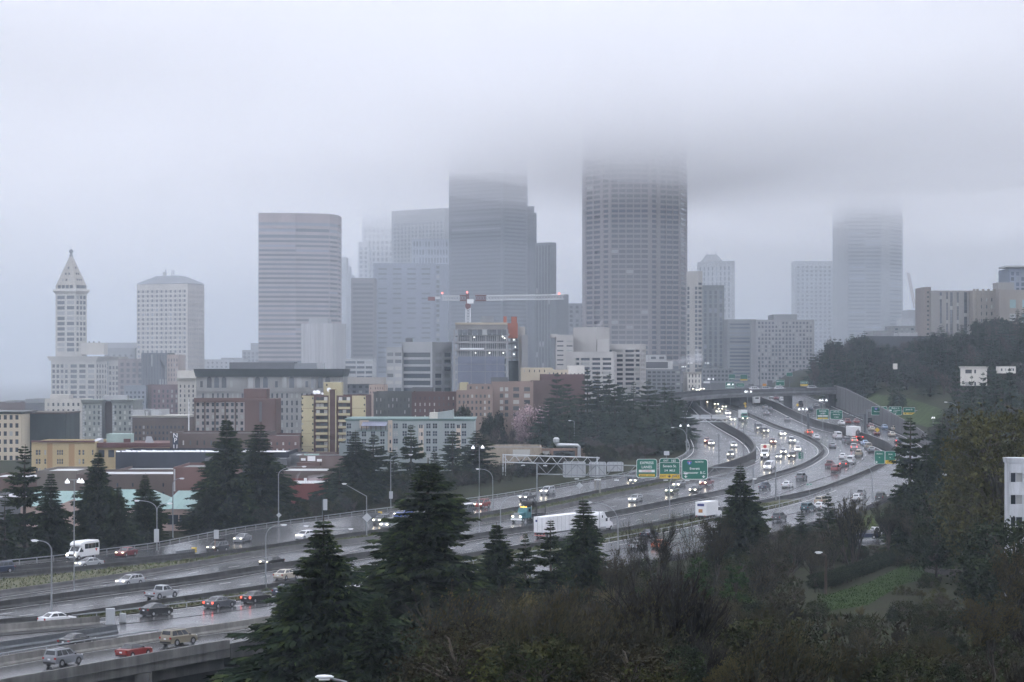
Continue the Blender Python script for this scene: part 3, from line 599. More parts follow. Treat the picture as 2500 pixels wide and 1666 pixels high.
# --- columned building (arches)
def columned():
    d = 960; m = wm('grey_stone', (.27, .27, .265)); t = B('columned_building', 'long grey stone building with arched top windows and dark cornice', 479, 838, 920, d, m, (28, .38, 961, 17.8, 6, .62), glass=G2); b = t.location
    MB().frus([(X(478, d)-b.x, -1), (X(838, d)-b.x, -1), (X(838, d)-b.x, 30), (X(478, d)-b.x, 30)], [(X(474, d)-b.x, -2.6), (X(842, d)-b.x, -2.6), (X(842, d)-b.x, 32), (X(474, d)-b.x, 32)], Z(920, d)-b.z, Z(901, d)-b.z).build('cornice', wm('dark_copper', (.05, .06, .065)), t)
    def arch(w_, h):
        mb = MB(); n = 8; pr = [(-w_, 0)]+[(w_*math.cos(math.pi-math.pi*k/n), h-w_+w_*math.sin(math.pi*k/n)) for k in range(n+1)]+[(w_, 0)]
        mb.add([(x, -.1, z) for x, z in pr]+[(x, .2, z) for x, z in pr], [tuple(range(len(pr)))]+[(i, len(pr)+i, len(pr)+i+1, i+1) for i in range(len(pr)-1)]); return mb.mesh('arched_window', G2)
    am = arch(1.0, 4.6); fr = MB().box(-1.35, 1.35, -.05, 0, -.4, -.1).mesh('sill', m)
    for u in (511, 529, 547, 612, 629, 648, 694, 712, 731, 765, 782, 800):
        o = link('arched_window', am, t, (X(u, d)-b.x, -.05, Z(947, d)-b.z)); link('sill', fr, o)
    sm_ = MB().box(-.55, .55, -.1, .1, 0, 2.6).mesh('window', G2)
    for u in (492, 565, 675, 749): link('window', sm_, t, (X(u, d)-b.x, 0, Z(946, d)-b.z))
    pl = MB().box(-.3, .3, -.35, 0, 0, 6.2).mesh('pilaster', m)
    for u in list(range(582, 602, 6))+list(range(768, 790, 40)): link('pilaster', pl, t, (X(u, d)-b.x, 0, Z(951, d)-b.z))
    MB().box(0, X(838, d)-X(479, d), -.5, 0, Z(957, d)-b.z, Z(953, d)-b.z).build('belt_course', m, t)
    addbox(t, 560, 718, 885, 902, d+8, 14, SLATE); addbox(t, 718, 772, 887, 901, d+9, 8, STEEL, 'roof_plant'); addbox(t, 773, 791, 886, 902, d+10, 6, PALEG, 'roof_plant')
columned()
tag(MB().tube([P(461, 1055, 690), P(461, 975, 690)], [.2, .12], 6).build('flagpole', WHITE), 'tall white flagpole standing before the narrow white hotel', 'flagpole')
# --- red and grey apartment slab
def grey_red():
    d = 760; m = wm('beige_panel', (.29, .27, .26)); t = B('panel_apartments', 'grey panel apartment slab with brown ribs and brick end tower', 476, 598, 974, d, m, ([(x, x+.055) for x in (.03, .14, .225, .335, .42, .53, .615, .72, .8, .91)], 1, 984, 15.1, 5, .55), glass=G1); b = t.location
    MB().box(X(476, d)-b.x-.3, X(598, d)-b.x, -.5, 0, Z(982, d)-b.z, Z(972, d)-b.z).build('fascia', BRICKR, t)
    rb = MB().box(-.25, .25, -.35, 0, 0, Z(982, d)-b.z).mesh('rib', BRICKB)
    for u in (476, 500, 525, 550, 575): link('rib', rb, t, (X(u, d)-b.x, 0, 0))
    addbox(t, 598, 675, 974, 1130, d, 16, BRICKR, 'brick_tower', -1); addbox(t, 595, 651, 950, 975, d+3, 10, BRICKR, 'stair_tower'); addbox(t, 634, 640, 981, 1030, d, .3, SLATE, 'slot_window', -1.2)
grey_red()
def old_brick():
    d = 640; t = B('old_brick_hotel', 'long dark brick hotel with arched windows and vertical sign', 415, 650, 1058, d, BRICKB, (13, .22, 1076, 22, 2, .5), glass=G4); b = t.location
    B('brick_annex', 'brick annex with pale windows right of the long brick hotel', 652, 731, 1064, d-6, BRICKR, (5, .3, 1080, 16, 2, .45), glass=G4)
    sg = MB().box(-.75, .75, -.6, -.4, 0, 4.6).build('vertical_sign', mat('sign_navy', (.03, .04, .07), .5), t, (X(429, d)-b.x, 0, Z(1098, d)-b.z))
    for ch, z in (('N', 3.4), ('P', 2.05), ('U', .2)): lettering(ch, 1.3, WHITE, sg, (0, -.62, z), name='letter')
def lettering(s, h, m, parent, loc, name='lettering', ext=.01, rx=math.pi/2, rz=0, align='CENTER', sx=1.0):
    c = bpy.data.curves.new(name, 'FONT'); c.body = s; c.size = h*1.38; c.align_x = align; c.extrude = ext; c.materials.append(m); c.offset = h*.012
    o = bpy.data.objects.new('tmp_text', c); me = bpy.data.meshes.new_from_object(o); bpy.data.objects.remove(o); bpy.data.curves.remove(c)
    if not me.materials: me.materials.append(m)
    q = link(name, me, parent, loc); q.rotation_euler = (rx, 0, rz); q.scale = (sx, 1, 1); return q
old_brick()
# ------------------------------------------------------------------ near and middle buildings
YEL = wm('yellow_stucco', (.44, .35, .2)); MAROON = wm('maroon_tile', (.11, .05, .045)); SEAGR = wm('grey_green_stucco', (.27, .305, .305)); BEIGE = wm('beige_stucco', (.5, .43, .36)); CREAM = wm('cream_panel', (.44, .39, .25)); TEAL = wm('teal_metal_roof', (.13, .24, .22), .12, .35)
PINK = wm('pink_stucco', (.34, .26, .23)); REDP = wm('red_paint', (.15, .045, .04)); BROWN = wm('brown_panel', (.11, .065, .06))
def yellow_corner():
    d = 690; t = B('yellow_clinic', 'yellow stucco building with maroon eaves and green roof lantern', 77, 232, 1079, d, YEL, ([(.065, .1), (.11, .14), (.2, .23), (.3, .33), (.4, .425), (.435, .46), (.47, .495), (.63, .65), (.74, .77), (.8, .83), (.95, .975)], 1, 1099, 22, 3, .55), glass=G2, split=True); b = t.location
    addbox(t, 232, 415, 1092, 1160, d, 20, YEL, 'east_wing', 4); x = addbox(t, 230, 418, 1083, 1094, d, 22, MAROON, 'eaves', 3); x = addbox(t, 77, 232, 1076, 1080, d, 1, MAROON, 'coping', -.6)
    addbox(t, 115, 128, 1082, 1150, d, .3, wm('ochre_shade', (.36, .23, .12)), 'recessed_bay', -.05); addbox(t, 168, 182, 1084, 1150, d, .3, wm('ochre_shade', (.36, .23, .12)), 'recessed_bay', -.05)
    gw = MB().box(-.9, .9, -.12, .1, 0, 2.2).mesh('window', G2)
    for u in (242, 266, 288): link('window', gw, t, (X(u, d)-b.x, 4, Z(1118, d)-b.z))
    z = lambda v: Z(v, d)-b.z; px = lambda u: X(u, d)-b.x
    addbox(t, 247, 307, 1062, 1084, d, 6, wm('sea_green', (.32, .42, .39)), 'penthouse', 9); addbox(t, 290, 307, 1074, 1084, d, .4, MAROON, 'louvre', 8.5)
    MB().add([(px(325), 4, z(1106)), (px(378), 4, z(1106)), (px(368), 7, z(1083)), (px(334), 7, z(1083)), (px(325), 12, z(1106)), (px(378), 12, z(1106))], [(0, 1, 2, 3), (1, 5, 2), (4, 0, 3)]).build('lantern_roof', wm('dark_green_roof', (.06, .16, .13)), t)
    MB().add([(px(209), 3, z(1084)), (px(222), 3, z(1084)), (px(241), 8, z(1072)), (px(228), 8, z(1072)), (px(222), 3, z(1085)), (px(241), 8, z(1085))], [(0, 1, 2, 3), (1, 4, 5, 2)]).build('skylight', ROOFL, t)
    MB().add([(px(344), 8, z(1083)), (px(356), 8, z(1083)), (px(350), 9, z(1068)), (px(346), 9, z(1068)), (px(366), 8, z(1083)), (px(358), 9, z(1068))], [(0, 1, 2, 3), (1, 4, 5, 2)]).build('roof_ventilator', GREYW, t)
yellow_corner()
def black_long():
    d = 610; t = B('black_hall', 'long black hall with white scalloped coping above brick walls', 282, 706, 1103, d, wm('black_panel', (.03, .034, .045), .5), None, roof=ROOFL); b = t.location
    r = random.Random(4); lump = MB().add([(-1, -.2, 0), (1, -.2, 0), (.55, .1, .42), (-.9, .1, .5), (-1, .6, 0), (1, .6, 0)], [(0, 1, 2, 3), (3, 2, 5, 4), (1, 5, 2), (0, 3, 4)]).mesh('coping', mat('snow_white_coping', (.8, .82, .84), .5))
    u = 284
    while u < 700:
        o = link('coping', lump, t, (X(u+5, d)-b.x, 0, Z(1104, d)-b.z)); s = .45+r.random()*.5; o.scale = (s, 1, .7+r.random()*.6); u += 11+r.random()*4
    B('grey_shed', 'grey shed stepping down right of the long black hall', 706, 732, 1112, d-8, SLATE, None, roof=ROOFL); B('dark_hall_front', 'dark low front roof below the long black hall', 500, 700, 1120, d-20, SLATE, None)
    B('vented_roof_block', 'low grey roof with vents under the black hall', 282, 424, 1148, 585, BRICKD, None, roof=ROOFL)
black_long()
B('brown_brick_shed', 'long brown brick shed behind the left firs', 186, 424, 1158, 545, BRICKB, (6, .12, 1180, 22, 2, .4), roof=ROOFL); t = B('red_brick_block', 'plain reddish brick block left of the tall twin firs', 423, 560, 1141, 530, wm('dusty_red_brick', (.15, .085, .075)), None, roof=ROOF)
addbox(t, 502, 508, 1130, 1141, 532, 1, STEEL, 'vent'); addbox(t, 424, 427, 1146, 1200, 528, .6, PALEG, 'downpipe', 0)
for u0, u1, v, d, m, lab in ((-40, 90, 1165, 600, BRICKD, 'low dark roofs at the left edge behind the firs'), (90, 188, 1150, 580, wm('drab', (.16, .14, .12)), 'drab flat roofed block below the yellow clinic'), (-40, 60, 1215, 500, SLATE, 'dark shed with teal edge at the far left')):
    B('low_shed', lab, u0, u1, v, d, m, None, roof=ROOFL)
def teal():
    d = 468; t = thing('teal_roof_clinic', 'pink building with teal metal roofs behind the left firs', 'building', (X(60, d), d, -3)); b = t.location; z = lambda v: Z(v, d)-b.z; px = lambda u: X(u, d)-b.x
    MB().box(px(50), px(200), 0, 25, 0, z(1236)).build('west_wall', PINK, t); MB().box(px(200), px(395), 3, 25, 0, z(1240)).build('middle_wall', PINK, t); MB().box(px(395), px(565), 0, 25, 0, z(1243)).build('east_wall', PINK, t)
    def gable(u0, u1, v0, v1, y0, y1, hip):
        um = (u0+u1)/2; m = MB(); n = 14
        m.add([(px(u0)-.4, y0-.5, z(v0)), (px(u1)+.4, y0-.5, z(v0)), (px(u1-hip), (y0+y1)/2, z(v1)), (px(u0+hip), (y0+y1)/2, z(v1)), (px(u0)-.4, y1, z(v0)), (px(u1)+.4, y1, z(v0))], [(0, 1, 2, 3), (1, 5, 2), (4, 0, 3), (5, 4, 3, 2)]); o = m.build('roof', TEAL, t)
        for i in range(1, n): 
            f = i/n; a = Vector((lerp(px(u0), px(u1), f), y0-.5, z(v0)+.03)); e = Vector((lerp(px(u0+hip), px(u1-hip), f), (y0+y1)/2, z(v1)+.03)); MB().bar(a, e, .05).build('seam', TEAL, o)
    gable(50, 200, 1236, 1207, 0, 25, 8); gable(200, 396, 1242, 1204, 3, 25, 50); gable(394, 566, 1243, 1206, 0, 25, 20)
    MB().add([(px(145), -2, z(1234)), (px(196), -2, z(1234)), (px(187), -2, z(1216)), (px(145), -2, 0), (px(196), -2, 0)], [(3, 4, 1, 2, 0)]).build('gable', PINK, t)
    w = MB().box(-1, 1, -.1, .1, 0, 2).mesh('window', G1)
    for u, v, sx in ((422, 1281, 1.1), (443, 1281, .4), (456, 1281, .4), (100, 1285, .8), (160, 1275, .8), (300, 1285, 1), (480, 1281, .5)):
        o = link('window', w, t, (px(u), -.05 if not 200 < u < 395 else 2.95, z(v))); o.scale = (sx, 1, 1)
    MB().box(px(410), px(446), -.15, .1, 0, z(1300)).build('garage_door', SLATE, t)
teal()
t = B('red_warehouse', 'red painted warehouse wall with steaming roof between the firs', 640, 800, 1181, 530, REDP, None, roof=ROOFL); addbox(t, 714, 724, 1176, 1182, 536, 1, WHITE, 'vent'); addbox(t, 742, 748, 1168, 1182, 536, 1, WHITE, 'vent')
B('grey_roof_hall', 'brown hall with pale wet roof behind the red warehouse', 676, 810, 1150, 560, BRICKB, None, roof=ROOFL)
def signs_block():
    d = 590; t = B('billboard_block', 'brown flat block with three white signboards', 731, 905, 1113, d, wm('dull_brown', (.15, .11, .1)), None); b = t.location
    for u0, u1, v0, v1 in ((735, 746, 1119, 1125), (751, 770, 1114, 1126), (774, 786, 1121, 1127)):
        x = addbox(t, u0, u1, v0, v1, d, .15, WHITE, 'signboard', -.3)
    MB().box(X(727, d)-b.x, X(784, d)-b.x, -3, -.4, Z(1139, d)-b.z, Z(1129, d)-b.z).build('red_base', BRICKR, t)
    addbox(t, 742, 778, 1109, 1112, d, 2, wm('sea_green', (.32, .42, .39)), 'green_coping')
signs_block()
def yellow_apts():
    d = 640; m = d/F; t = B('yellow_apartments', 'yellow and brown apartment tower with balconies and rooftop dishes', 737, 893, 966, d, BROWN, None); b = t.location
    px = lambda u: X(u, d)-b.x; z = lambda v: Z(v, d)-b.z
    for u0, u1 in ((737, 766), (860, 893)):
        for k in range(5): MB().box(px(u0), px(u1), -.5, 0, z(966+(k+1)*31.2)+.04, z(966+k*31.2)-.04).build('panel', CREAM, t)
    MB().box(px(805), px(821), -.9, 0, 0, z(951)).build('stair_core', wm('dark_brown', (.085, .05, .048)), t)
    for u in (803, 819): MB().box(px(u), px(u)+.3, -1.0, 0, 0, z(952)).build('trim', CREAM, t)
    sl = MB().box(-1.65, 1.65, -1.3, 0, -.1, 0).mesh('balcony_slab', BROWN); rl = MB().box(-1.65, 1.65, -1.35, -1.2, 0, .66).mesh('balcony_rail', CREAM); wd = MB().box(-.48, .48, -.06, .05, 0, 1.2).mesh('window', G4)
    for uc in (786, 841):
        for k in range(9):
            v = 983.5+k*15.6; o = link('balcony_slab', sl, t, (px(uc), 0, z(v))); link('balcony_rail', rl, o)
            for dx in (-1.1, 0, 1.1): link('window', wd, t, (px(uc)+dx, -.02, z(v)+.35))
    lw = MB().box(-.18, .18, -.56, -.45, 0, .5).mesh('slit_window', G1)
    for k in range(9):
        for u in (739, 764, 890): link('slit_window', lw, t, (px(u), 0, z(975+k*15.6)))
    addbox(t, 790, 833, 934, 967, d+4, 8, CREAM); ph = addbox(t, 793, 797, 938, 943, d, .2, G1, 'window', 3.9)
    ds = MB().lathe([(.06, 0), (.35, .12), (.62, .38), (.64, .36)], 10).mesh('dish', WHITE)
    for u, v, r, s in ((766, 960, 1.1, 1), (774, 960, .9, 1.1), (801, 954, 1.2, 1.15), (785, 962, 1.3, .6)):
        o = link('dish', ds, t, (px(u), 2, z(v))); o.rotation_euler = (r, 0, .5); o.scale = (s, s, s)
    for u in (810, 826): MB().tube([(px(u), 5, z(934)), (px(u), 5, z(925))], .05, 4).build('antenna', SLATE, t)
yellow_apts()
def green_apts():
    d = 600; t = B('grey_green_apartments', 'long grey green apartment block with beige strips and terrace canopy', 845, 1158, 1024, d, SEAGR, None, cap=.5, capm=wm('green_coping', (.13, .19, .18))); b = t.location; px = lambda u: X(u, d)-b.x; z = lambda v: Z(v, d)-b.z
    for u0, u1, v0, v1 in ((878, 900, 1026, 1046), (947, 958, 1026, 1105), (1022, 1034, 1038, 1115), (1114, 1125, 1038, 1115)): MB().box(px(u0), px(u1), -.18, 0, z(v1), z(v0)).build('beige_strip', BEIGE, t)
    MB().box(px(872), px(947), -2.2, 0, 0, z(1052)).build('terrace', SEAGR, t); MB().box(px(871), px(948), -2.4, 0.1, z(1053), z(1051)).build('terrace_coping', wm('green_coping', (.13, .19, .18)), t)
    MB().add([(px(883), -2.3, z(1040)), (px(944), -2.3, z(1040)), (px(947), -.1, z(1030)), (px(886), -.1, z(1030))], [(0, 1, 2, 3)]).build('canopy', wm('slate_canopy', (.2, .21, .27)), t)
    pm = MB().box(-.08, .08, -2.25, -2.1, z(1052), z(1040)).mesh('post', BROWN)
    for u in (884, 896, 907, 919, 931, 943): link('post', pm, t, (px(u), 0, 0))
    wd = MB()
    for x in (-.55, .06): wd.box(x, x+.48, -.09, .02, 0, 1.25, 0); wd.box(x-.03, x+.51, -.1, .0, .6, .66, 1)
    wd = wd.mesh('window', [G1, WFR]); w1 = MB().box(-.2, .2, -.22, .02, 0, .95).mesh('window', G1)
    for k in range(5):
        v = 1046+k*18.6
        for u in (852, 966, 988, 1046, 1062, 1091, 1105, 1133): link('window', wd, t, (px(u), 0, z(v)))
        for u in (953, 1025, 1030, 1117, 1121): link('window', w1, t, (px(u), 0, z(v)))
    for k in range(3):
        for u in (890, 935, 912): o = link('window', wd, t, (px(u), -2.2, z(1065+k*18.6)))
    addbox(t, 1048, 1068, 1008, 1025, d, 4, wm('pale_cream', (.55, .53, .48)), 'lift_house', 2)
    MB().add([(px(1068), 2, z(1025)), (px(1107), 2, z(1025)), (px(1107), 2, z(1002)), (px(1068), 2, z(1008)), (px(1068), 7, z(1025)), (px(1107), 7, z(1025)), (px(1107), 7, z(1002)), (px(1068), 7, z(1008))], [(0, 1, 2, 3), (3, 2, 6, 7), (1, 5, 6, 2), (5, 4, 7, 6), (4, 0, 3, 7)]).build('lift_house', SEAGR, t)
    B('green_annex', 'low grey green annex left of the grey green apartments', 828, 848, 1082, d+4, SEAGR, None)
green_apts()
B('dark_green_flats', 'dark grey green flats behind the yellow tower', 912, 1006, 957, 740, wm('dark_olive', (.085, .09, .09)), (9, .22, 972, 15, 4, .55), glass=G4); B('mansard_flats', 'dark roofed flats behind the brick apartments', 1002, 1052, 947, 780, SLATE, None)
B('brick_apartments', 'dark red brick apartments with bays right of the green flats', 1005, 1116, 958, 730, wm('oxblood_brick', (.1, .062, .058)), (9, .25, 969, 15, 4, .5), glass=G4)
B('tan_apartments', 'tan brick apartments with white windows above the grey green block', 1114, 1202, 953, 720, wm('tan_brick', (.25, .19, .165)), (8, .42, 964, 14.8, 4, .5), glass=G4); B('cream_stair', 'cream stair tower on the tan apartments', 1122, 1140, 935, 735, CREAM, None)
B('tan_roof_storey', 'roof storey of the tan apartments right of the cream stair tower', 1140, 1202, 939, 734, wm('tan_brick', (.25, .19, .165)), (4, .3, 944, 12, 1, .5))
B('tall_tan_apartments', 'taller tan apartments with dark bay columns', 1200, 1302, 932, 740, wm('tan_brick', (.25, .19, .165)), ([(.2, .28), (.32, .4), (.52, .66), (.78, .92)], 1, 946, 15.5, 5, .62), glass=G4); B('dark_attic', 'dark attic roof over the taller tan apartments', 1198, 1240, 922, 752, SLATE, None)
B('russet_apartments', 'russet brick block left of the dark trees', 1296, 1345, 930, 760, wm('russet_brick', (.12, .085, .078)), None)
B('cream_flats', 'low cream flats above the russet block', 1272, 1350, 898, 830, wm('cream_flat', (.48, .42, .32)), (6, .2, 903, 12, 1, .5), glass=G1); B('maroon_flats', 'maroon based flats among the treetops', 1320, 1428, 914, 800, wm('maroon_flat', (.11, .065, .063)), None)
t = B('white_flats', 'white and cream top storeys above the maroon flats', 1388, 1427, 893, 805, wm('white_flat', (.6, .58, .54)), (4, .4, 912, 12, 1, .6), glass=G1, zb=Z(916, 805)); B('roof_flats', 'beige row left of the white top storeys', 1335, 1388, 903, 808, wm('cream_flat', (.48, .42, .32)), (5, .35, 910, 12, 1, .5), zb=Z(916, 808), glass=G1)
# --- grey office with window bands
def band_office():
    d = 1010; t = B('band_office', 'grey office with wide dark window bands left of the scaffolded building', 982, 1055, 835, d, wm('pale_office', (.36, .37, .38)), ([(.04, .94)], 1, 861, 17.2, 7, .66), u2=1103, th=30, s=([(.16, .5), (.62, .96)], 1, 861, 17.2, 7, .6), glass=G2)
    B('band_office_wing', 'left wing of the grey office with paired windows', 943, 982, 848, d+6, wm('pale_office', (.36, .37, .38)), ([(.06, .44), (.55, .95)], 1, 861, 17.2, 7, .5), glass=G4); addbox(t, 990, 1006, 826, 836, d+12, 6, SLATE, 'roof_plant'); B('long_parapet', 'long pale parapet wall left of the grey office', 838, 938, 922, 1050, wm('pale_parapet', (.42, .39, .36)), None, zb=Z(938, 1050)); B('banded_podium', 'dark banded podium under the long pale parapet wall', 838, 938, 938, 1052, SLATE, (6, .5, 942, 12, 6, .5))
    B('brown_church', 'brown brick gabled hall behind the dark green flats', 901, 938, 940, 900, wm('tan', (.38, .3, .26)), (6, .3, 946, 10, 2, .5))
band_office()
# --- building under construction
def scaffold():
    d = 1000; t = thing('construction_site', 'office block under construction with open floors and blue sheeting', 'building', (X(1107, d), d, 10)); b = t.location; px = lambda u: X(u, d)-b.x; z = lambda v: Z(v, d)-b.z
    FR = wm('bare_frame', (.3, .3, .31)); BLU = wm('blue_sheeting', (.15, .165, .22), .15, .4)
    W = px(1240); D = 32; W2 = px(1276)
    fl = MB().add([(0, 0, 0), (W, 0, 0), (W2, D, 0), (0, D, 0), (0, 0, .9), (W, 0, .9), (W2, D, .9), (0, D, .9)], [(3, 2, 1, 0), (4, 5, 6, 7), (0, 1, 5, 4), (1, 2, 6, 5), (2, 3, 7, 6), (3, 0, 4, 7)]).mesh('floor_slab', FR)
    for v in (820, 838.5, 857, 875.5, 894, 912, 931): link('floor_slab', fl, t, (0, 0, z(v)))
    cm = MB().box(-.35, .35, -.1, .5, 0, z(805)).mesh('column', FR)
    for u in (1109, 1118, 1150, 1185, 1213, 1239): link('column', cm, t, (px(u), 0, 0))
    for f in (.3, .65, 1): link('column', cm, t, (lerp(W, W2, f)-.3, D*f-.5, 0))
    MB().box(2, W-1, 5, D-4, 0, z(806)).build('core', SLATE, t)
    st = MB().box(-.12, .12, 0.05, .25, 0, 3.3).mesh('stud', PALEG)
    for i, v in enumerate((838, 856.5, 875)):
        for k in range(26): link('stud', st, t, (px(1119)+k*(W-px(1119))/26, 0, z(v)+.9))
    MB().box(px(1112), px(1238), -.5, D-6, z(805), z(790)).build('roof_storey', wm('grey_cladding', (.25, .24, .235)), t); MB().box(px(1111), px(1239), -.9, 0, z(793), z(788)).build('fascia', wm('tan_fascia', (.42, .36, .28)), t)
    for u0 in range(1118, 1232, 12): MB().box(px(u0), px(u0+10.5), -.3, -.05, z(819), z(804)).build('glazing', G2, t)
    for k, (u0, u1) in enumerate(((1118, 1150), (1151, 1184), (1185, 1213), (1214, 1232))):
        for v0, v1 in ((871, 889), (890, 907), (908, 936)): MB().box(px(u0), px(u1), -.35, -.1, z(v1), z(v0)).build('sheeting', BLU, t)
    MB().add([(W+.3, 0, z(936)), (W2+.3, D, z(936)), (W2+.3, D, z(881)), (W+.3, 0, z(881))], [(0, 1, 2, 3)]).build('dark_netting', wm('dark_green', (.035, .045, .045), .5), t)
    ban = MB().box(px(1123), px(1182), -.7, -.5, z(854), z(850)).build('banner', WHITE, t); r = random.Random(3)
    OR = wm('orange_hoist', (.34, .12, .08)); MB().box(px(1239), px(1264), 4, 9, z(826), z(789)).build('hoist_tower', OR, t); MB().box(px(1248), px(1262), 4.5, 9, z(790), z(773)).build('hoist_head', OR, t); MB().box(px(1229), px(1237), 6, 9, z(788), z(772)).build('hoist_head', OR, t)
    MB().box(px(1266), px(1282), 12, 20, 0, z(797)).build('rear_block', LIME, t); MB().box(px(1274), px(1289), 8, 18, 0, z(818)).build('rear_frame', FR, t); MB().box(px(1173), px(1205), 10, 16, z(790), z(771)).build('lift_motor_room', GREYW, t)
    lm = MB().lathe([(.2, -.3), (.36, 0), (.2, .3)], 6).mesh('work_light', mat('work_light', (1, 1, 1), emit=(1, .97, .9), es=.9))
    for u, v in ((1158, 824), (1227, 822), (1232, 826), (1161, 862), (1195, 862), (1229, 862)): link('work_light', lm, t, (px(u), -.6, z(v)))
    for u, v, f in ((1248, 829, .3), (1251, 847, .4), (1248, 865, .3)): link('work_light', lm, t, (lerp(W, W2, f)+.7, D*f, z(v)))
scaffold()
def lattice(mb, a, b, n, w, h, r, chord=None):
    """square lattice girder between two points"""
    a, b = Vector(a), Vector(b); t = (b-a).normalized(); s = t.cross(UP) if abs(t.z) < .9 else Vector((1, 0, 0)); s.normalize(); q = s.cross(t).normalized(); o = [s*(i*w/2)+q*(j*h/2) for i, j in ((-1, -1), (1, -1), (1, 1), (-1, 1))]; L = b-a
    for k in o: mb.bar(a+k, b+k, chord or r*1.4)
    for i in range(n):
        p0, p1 = a+L*(i/n), a+L*((i+1)/n)
        for j in range(4):
            k0, k1 = (o[j], o[(j+1) % 4]) if i % 2 else (o[(j+1) % 4], o[j]); mb.bar(p0+k0, p1+k1, r)
def crane():
    d = 1003; t = thing('tower_crane', 'white and red tower crane with long jib over the construction site', 'crane', (X(1142, d), d+6, 40)); b = t.location; q = lambda u, v: P(u, v, d)-b+Vector((0, 6, 0))
    RED = wm('crane_red', (.2, .095, .095)); CW = mat('crane_white', (.62, .64, .66), .5)
    for a, e, m, n, w_, nm in (((1142, 800), (1142, 752), CW, 7, 1.9, 'mast'), ((1160, 727), (1187, 727), RED, 4, 1.6, 'jib_root'), ((1122, 727), (1142, 727), RED, 3, 1.6, 'counter_jib_root')):
        mb = MB(); lattice(mb, q(*a), q(*e), n, w_, w_ if nm == 'mast' else 2.3, .17); mb.build(nm, m, t)
    mb = MB(); lattice(mb, q(1187, 727), q(1377, 724.5), 26, 1.4, 2.0, .14); mb.build('jib', CW, t); mb = MB(); lattice(mb, q(1078, 727), q(1122, 727.5), 7, 1.4, 1.9, .14); mb.build('counter_jib', CW, t)
    c = q(1052, 728); MB().box(c.x-1.5, c.x+1.6, c.y-.8, c.y+.8, c.z-1, c.z+.7).build('counterweight', RED, t); c = q(1066, 726); MB().box(c.x-1.4, c.x+1.4, c.y-.7, c.y+.7, c.z-.6, c.z+.5).build('winch', CW, t)
    c = q(1142, 748); MB().frus([(c.x-1, c.y-1), (c.x+1, c.y-1), (c.x+1, c.y+1), (c.x-1, c.y+1)], [(c.x-1.3, c.y-1.3), (c.x+1.3, c.y-1.3), (c.x+1.3, c.y+1.3), (c.x-1.3, c.y+1.3)], c.z-1.2, c.z+1).build('slewing_ring', RED, t); mb = MB(); lattice(mb, q(1141, 744), q(1141, 716), 4, 1.0, 1.0, .16); mb.build('tower_head', RED, t)
    c = q(1148, 735); MB().box(c.x-1.5, c.x+1.4, c.y-1.6, c.y-.2, c.z-1, c.z+.9).build('cab', WHITE, t)
    lm = MB().lathe([(.15, -.35), (.3, 0), (.15, .35)], 6).mesh('warning_light', mat('red_beacon', (1, .2, .15), emit=(1, .12, .08), es=3))
    for u, v in ((1079, 715), (1140, 713), (1366, 716)): link('warning_light', lm, t, q(u, v))
    f = thing('far_crane', 'faint pale luffing crane far behind the hospital', 'crane', P(2234, 752, 1700)); mb = MB(); lattice(mb, P(2234, 752, 1700)-f.location, P(2217, 666, 1700)-f.location, 14, 1.5, 1.5, .16); mb.build('boom', wm('pale_tan', (.5, .46, .43)), f); MB().tube([P(2236, 760, 1700)-f.location, P(2236, 726, 1700)-f.location], .5, 4).build('mast', wm('pale_tan', (.5, .46, .43)), f)
crane()
# --- jail
def jail():
    d = 1000; m = wm('jail_concrete', (.42, .41, .4)); side = 30
    t = B('stepped_concrete_block', 'stepped pale concrete block with blank tower above the dark trees', 1382, 1498, 859, d, m, ([(.2, .28), (.31, .5), (.54, .72), (.76, .95)], 1, 874, 11.3, 9, .55), u2=1506, th=34, s=(3, .6, 874, 11.3, 9, .6), glass=G1, rv=.8)
    t2 = B('concrete_right_wing', 'right wing of the stepped concrete block with deep windows', 1482, 1564, 840, d+12, m, ([(.02, .14), (.17, .47), (.53, .8), (.84, .97)], 1, 854, 11.4, 11, .55), u2=1577, th=34, s=(3, .62, 854, 11.4, 11, .6), glass=G1, rv=.8)
    B('concrete_tower_mass', 'tall blank concrete mass in the stepped block', 1399, 1456, 799, d+16, m, None, u2=1488, th=40); B('concrete_left_wing', 'left wing of the stepped block with ledges', 1358, 1400, 818, d+14, m, ([(.05, .42), (.6, .95)], 1, 832, 11.4, 9, .28), glass=G2, rv=.8); B('concrete_roof_slab', 'projecting roof slab left of the blank concrete mass', 1345, 1362, 816, d+15, m, None, zb=Z(824, d+15)); B('concrete_step', 'small stepped box right of the blank concrete mass', 1458, 1488, 828, d+13, m, None)
jail()
B('low_white_hall', 'low hall with black band right of the stepped concrete block', 1576, 1642, 881, 1060, wm('white_hall', (.5, .5, .49)), ([(.02, .83)], 1, 884, 16, 1, .95), glass=G5, zb=Z(904, 1060)); B('hall_plant', 'pale plant box on the low hall', 1584, 1627, 867, 1066, PALEG, (2, .6, 871, 12, 1, .5), zb=Z(882, 1066)); B('parking_garage', 'grey parking garage below the low hall', 1577, 1664, 902, 1055, wm('garage', (.17, .18, .19)), (7, .7, 907, 9.5, 5, .5), glass=G5)
B('white_house', 'small white house left of the overpass', 1678, 1712, 909, 1060, wm('white_flat', (.6, .58, .54)), (4, .35, 914, 13, 3, .6), glass=G1, cap=.8); B('dark_lot', 'dark wall beneath the small white house', 1640, 1800, 936, 1120, SLATE, None)
B('bus_depot', 'flat dark block behind the overpass traffic', 1712, 1790, 900, 1180, wm('garage', (.17, .18, .19)), (8, .6, 905, 10, 4, .5), glass=G5)
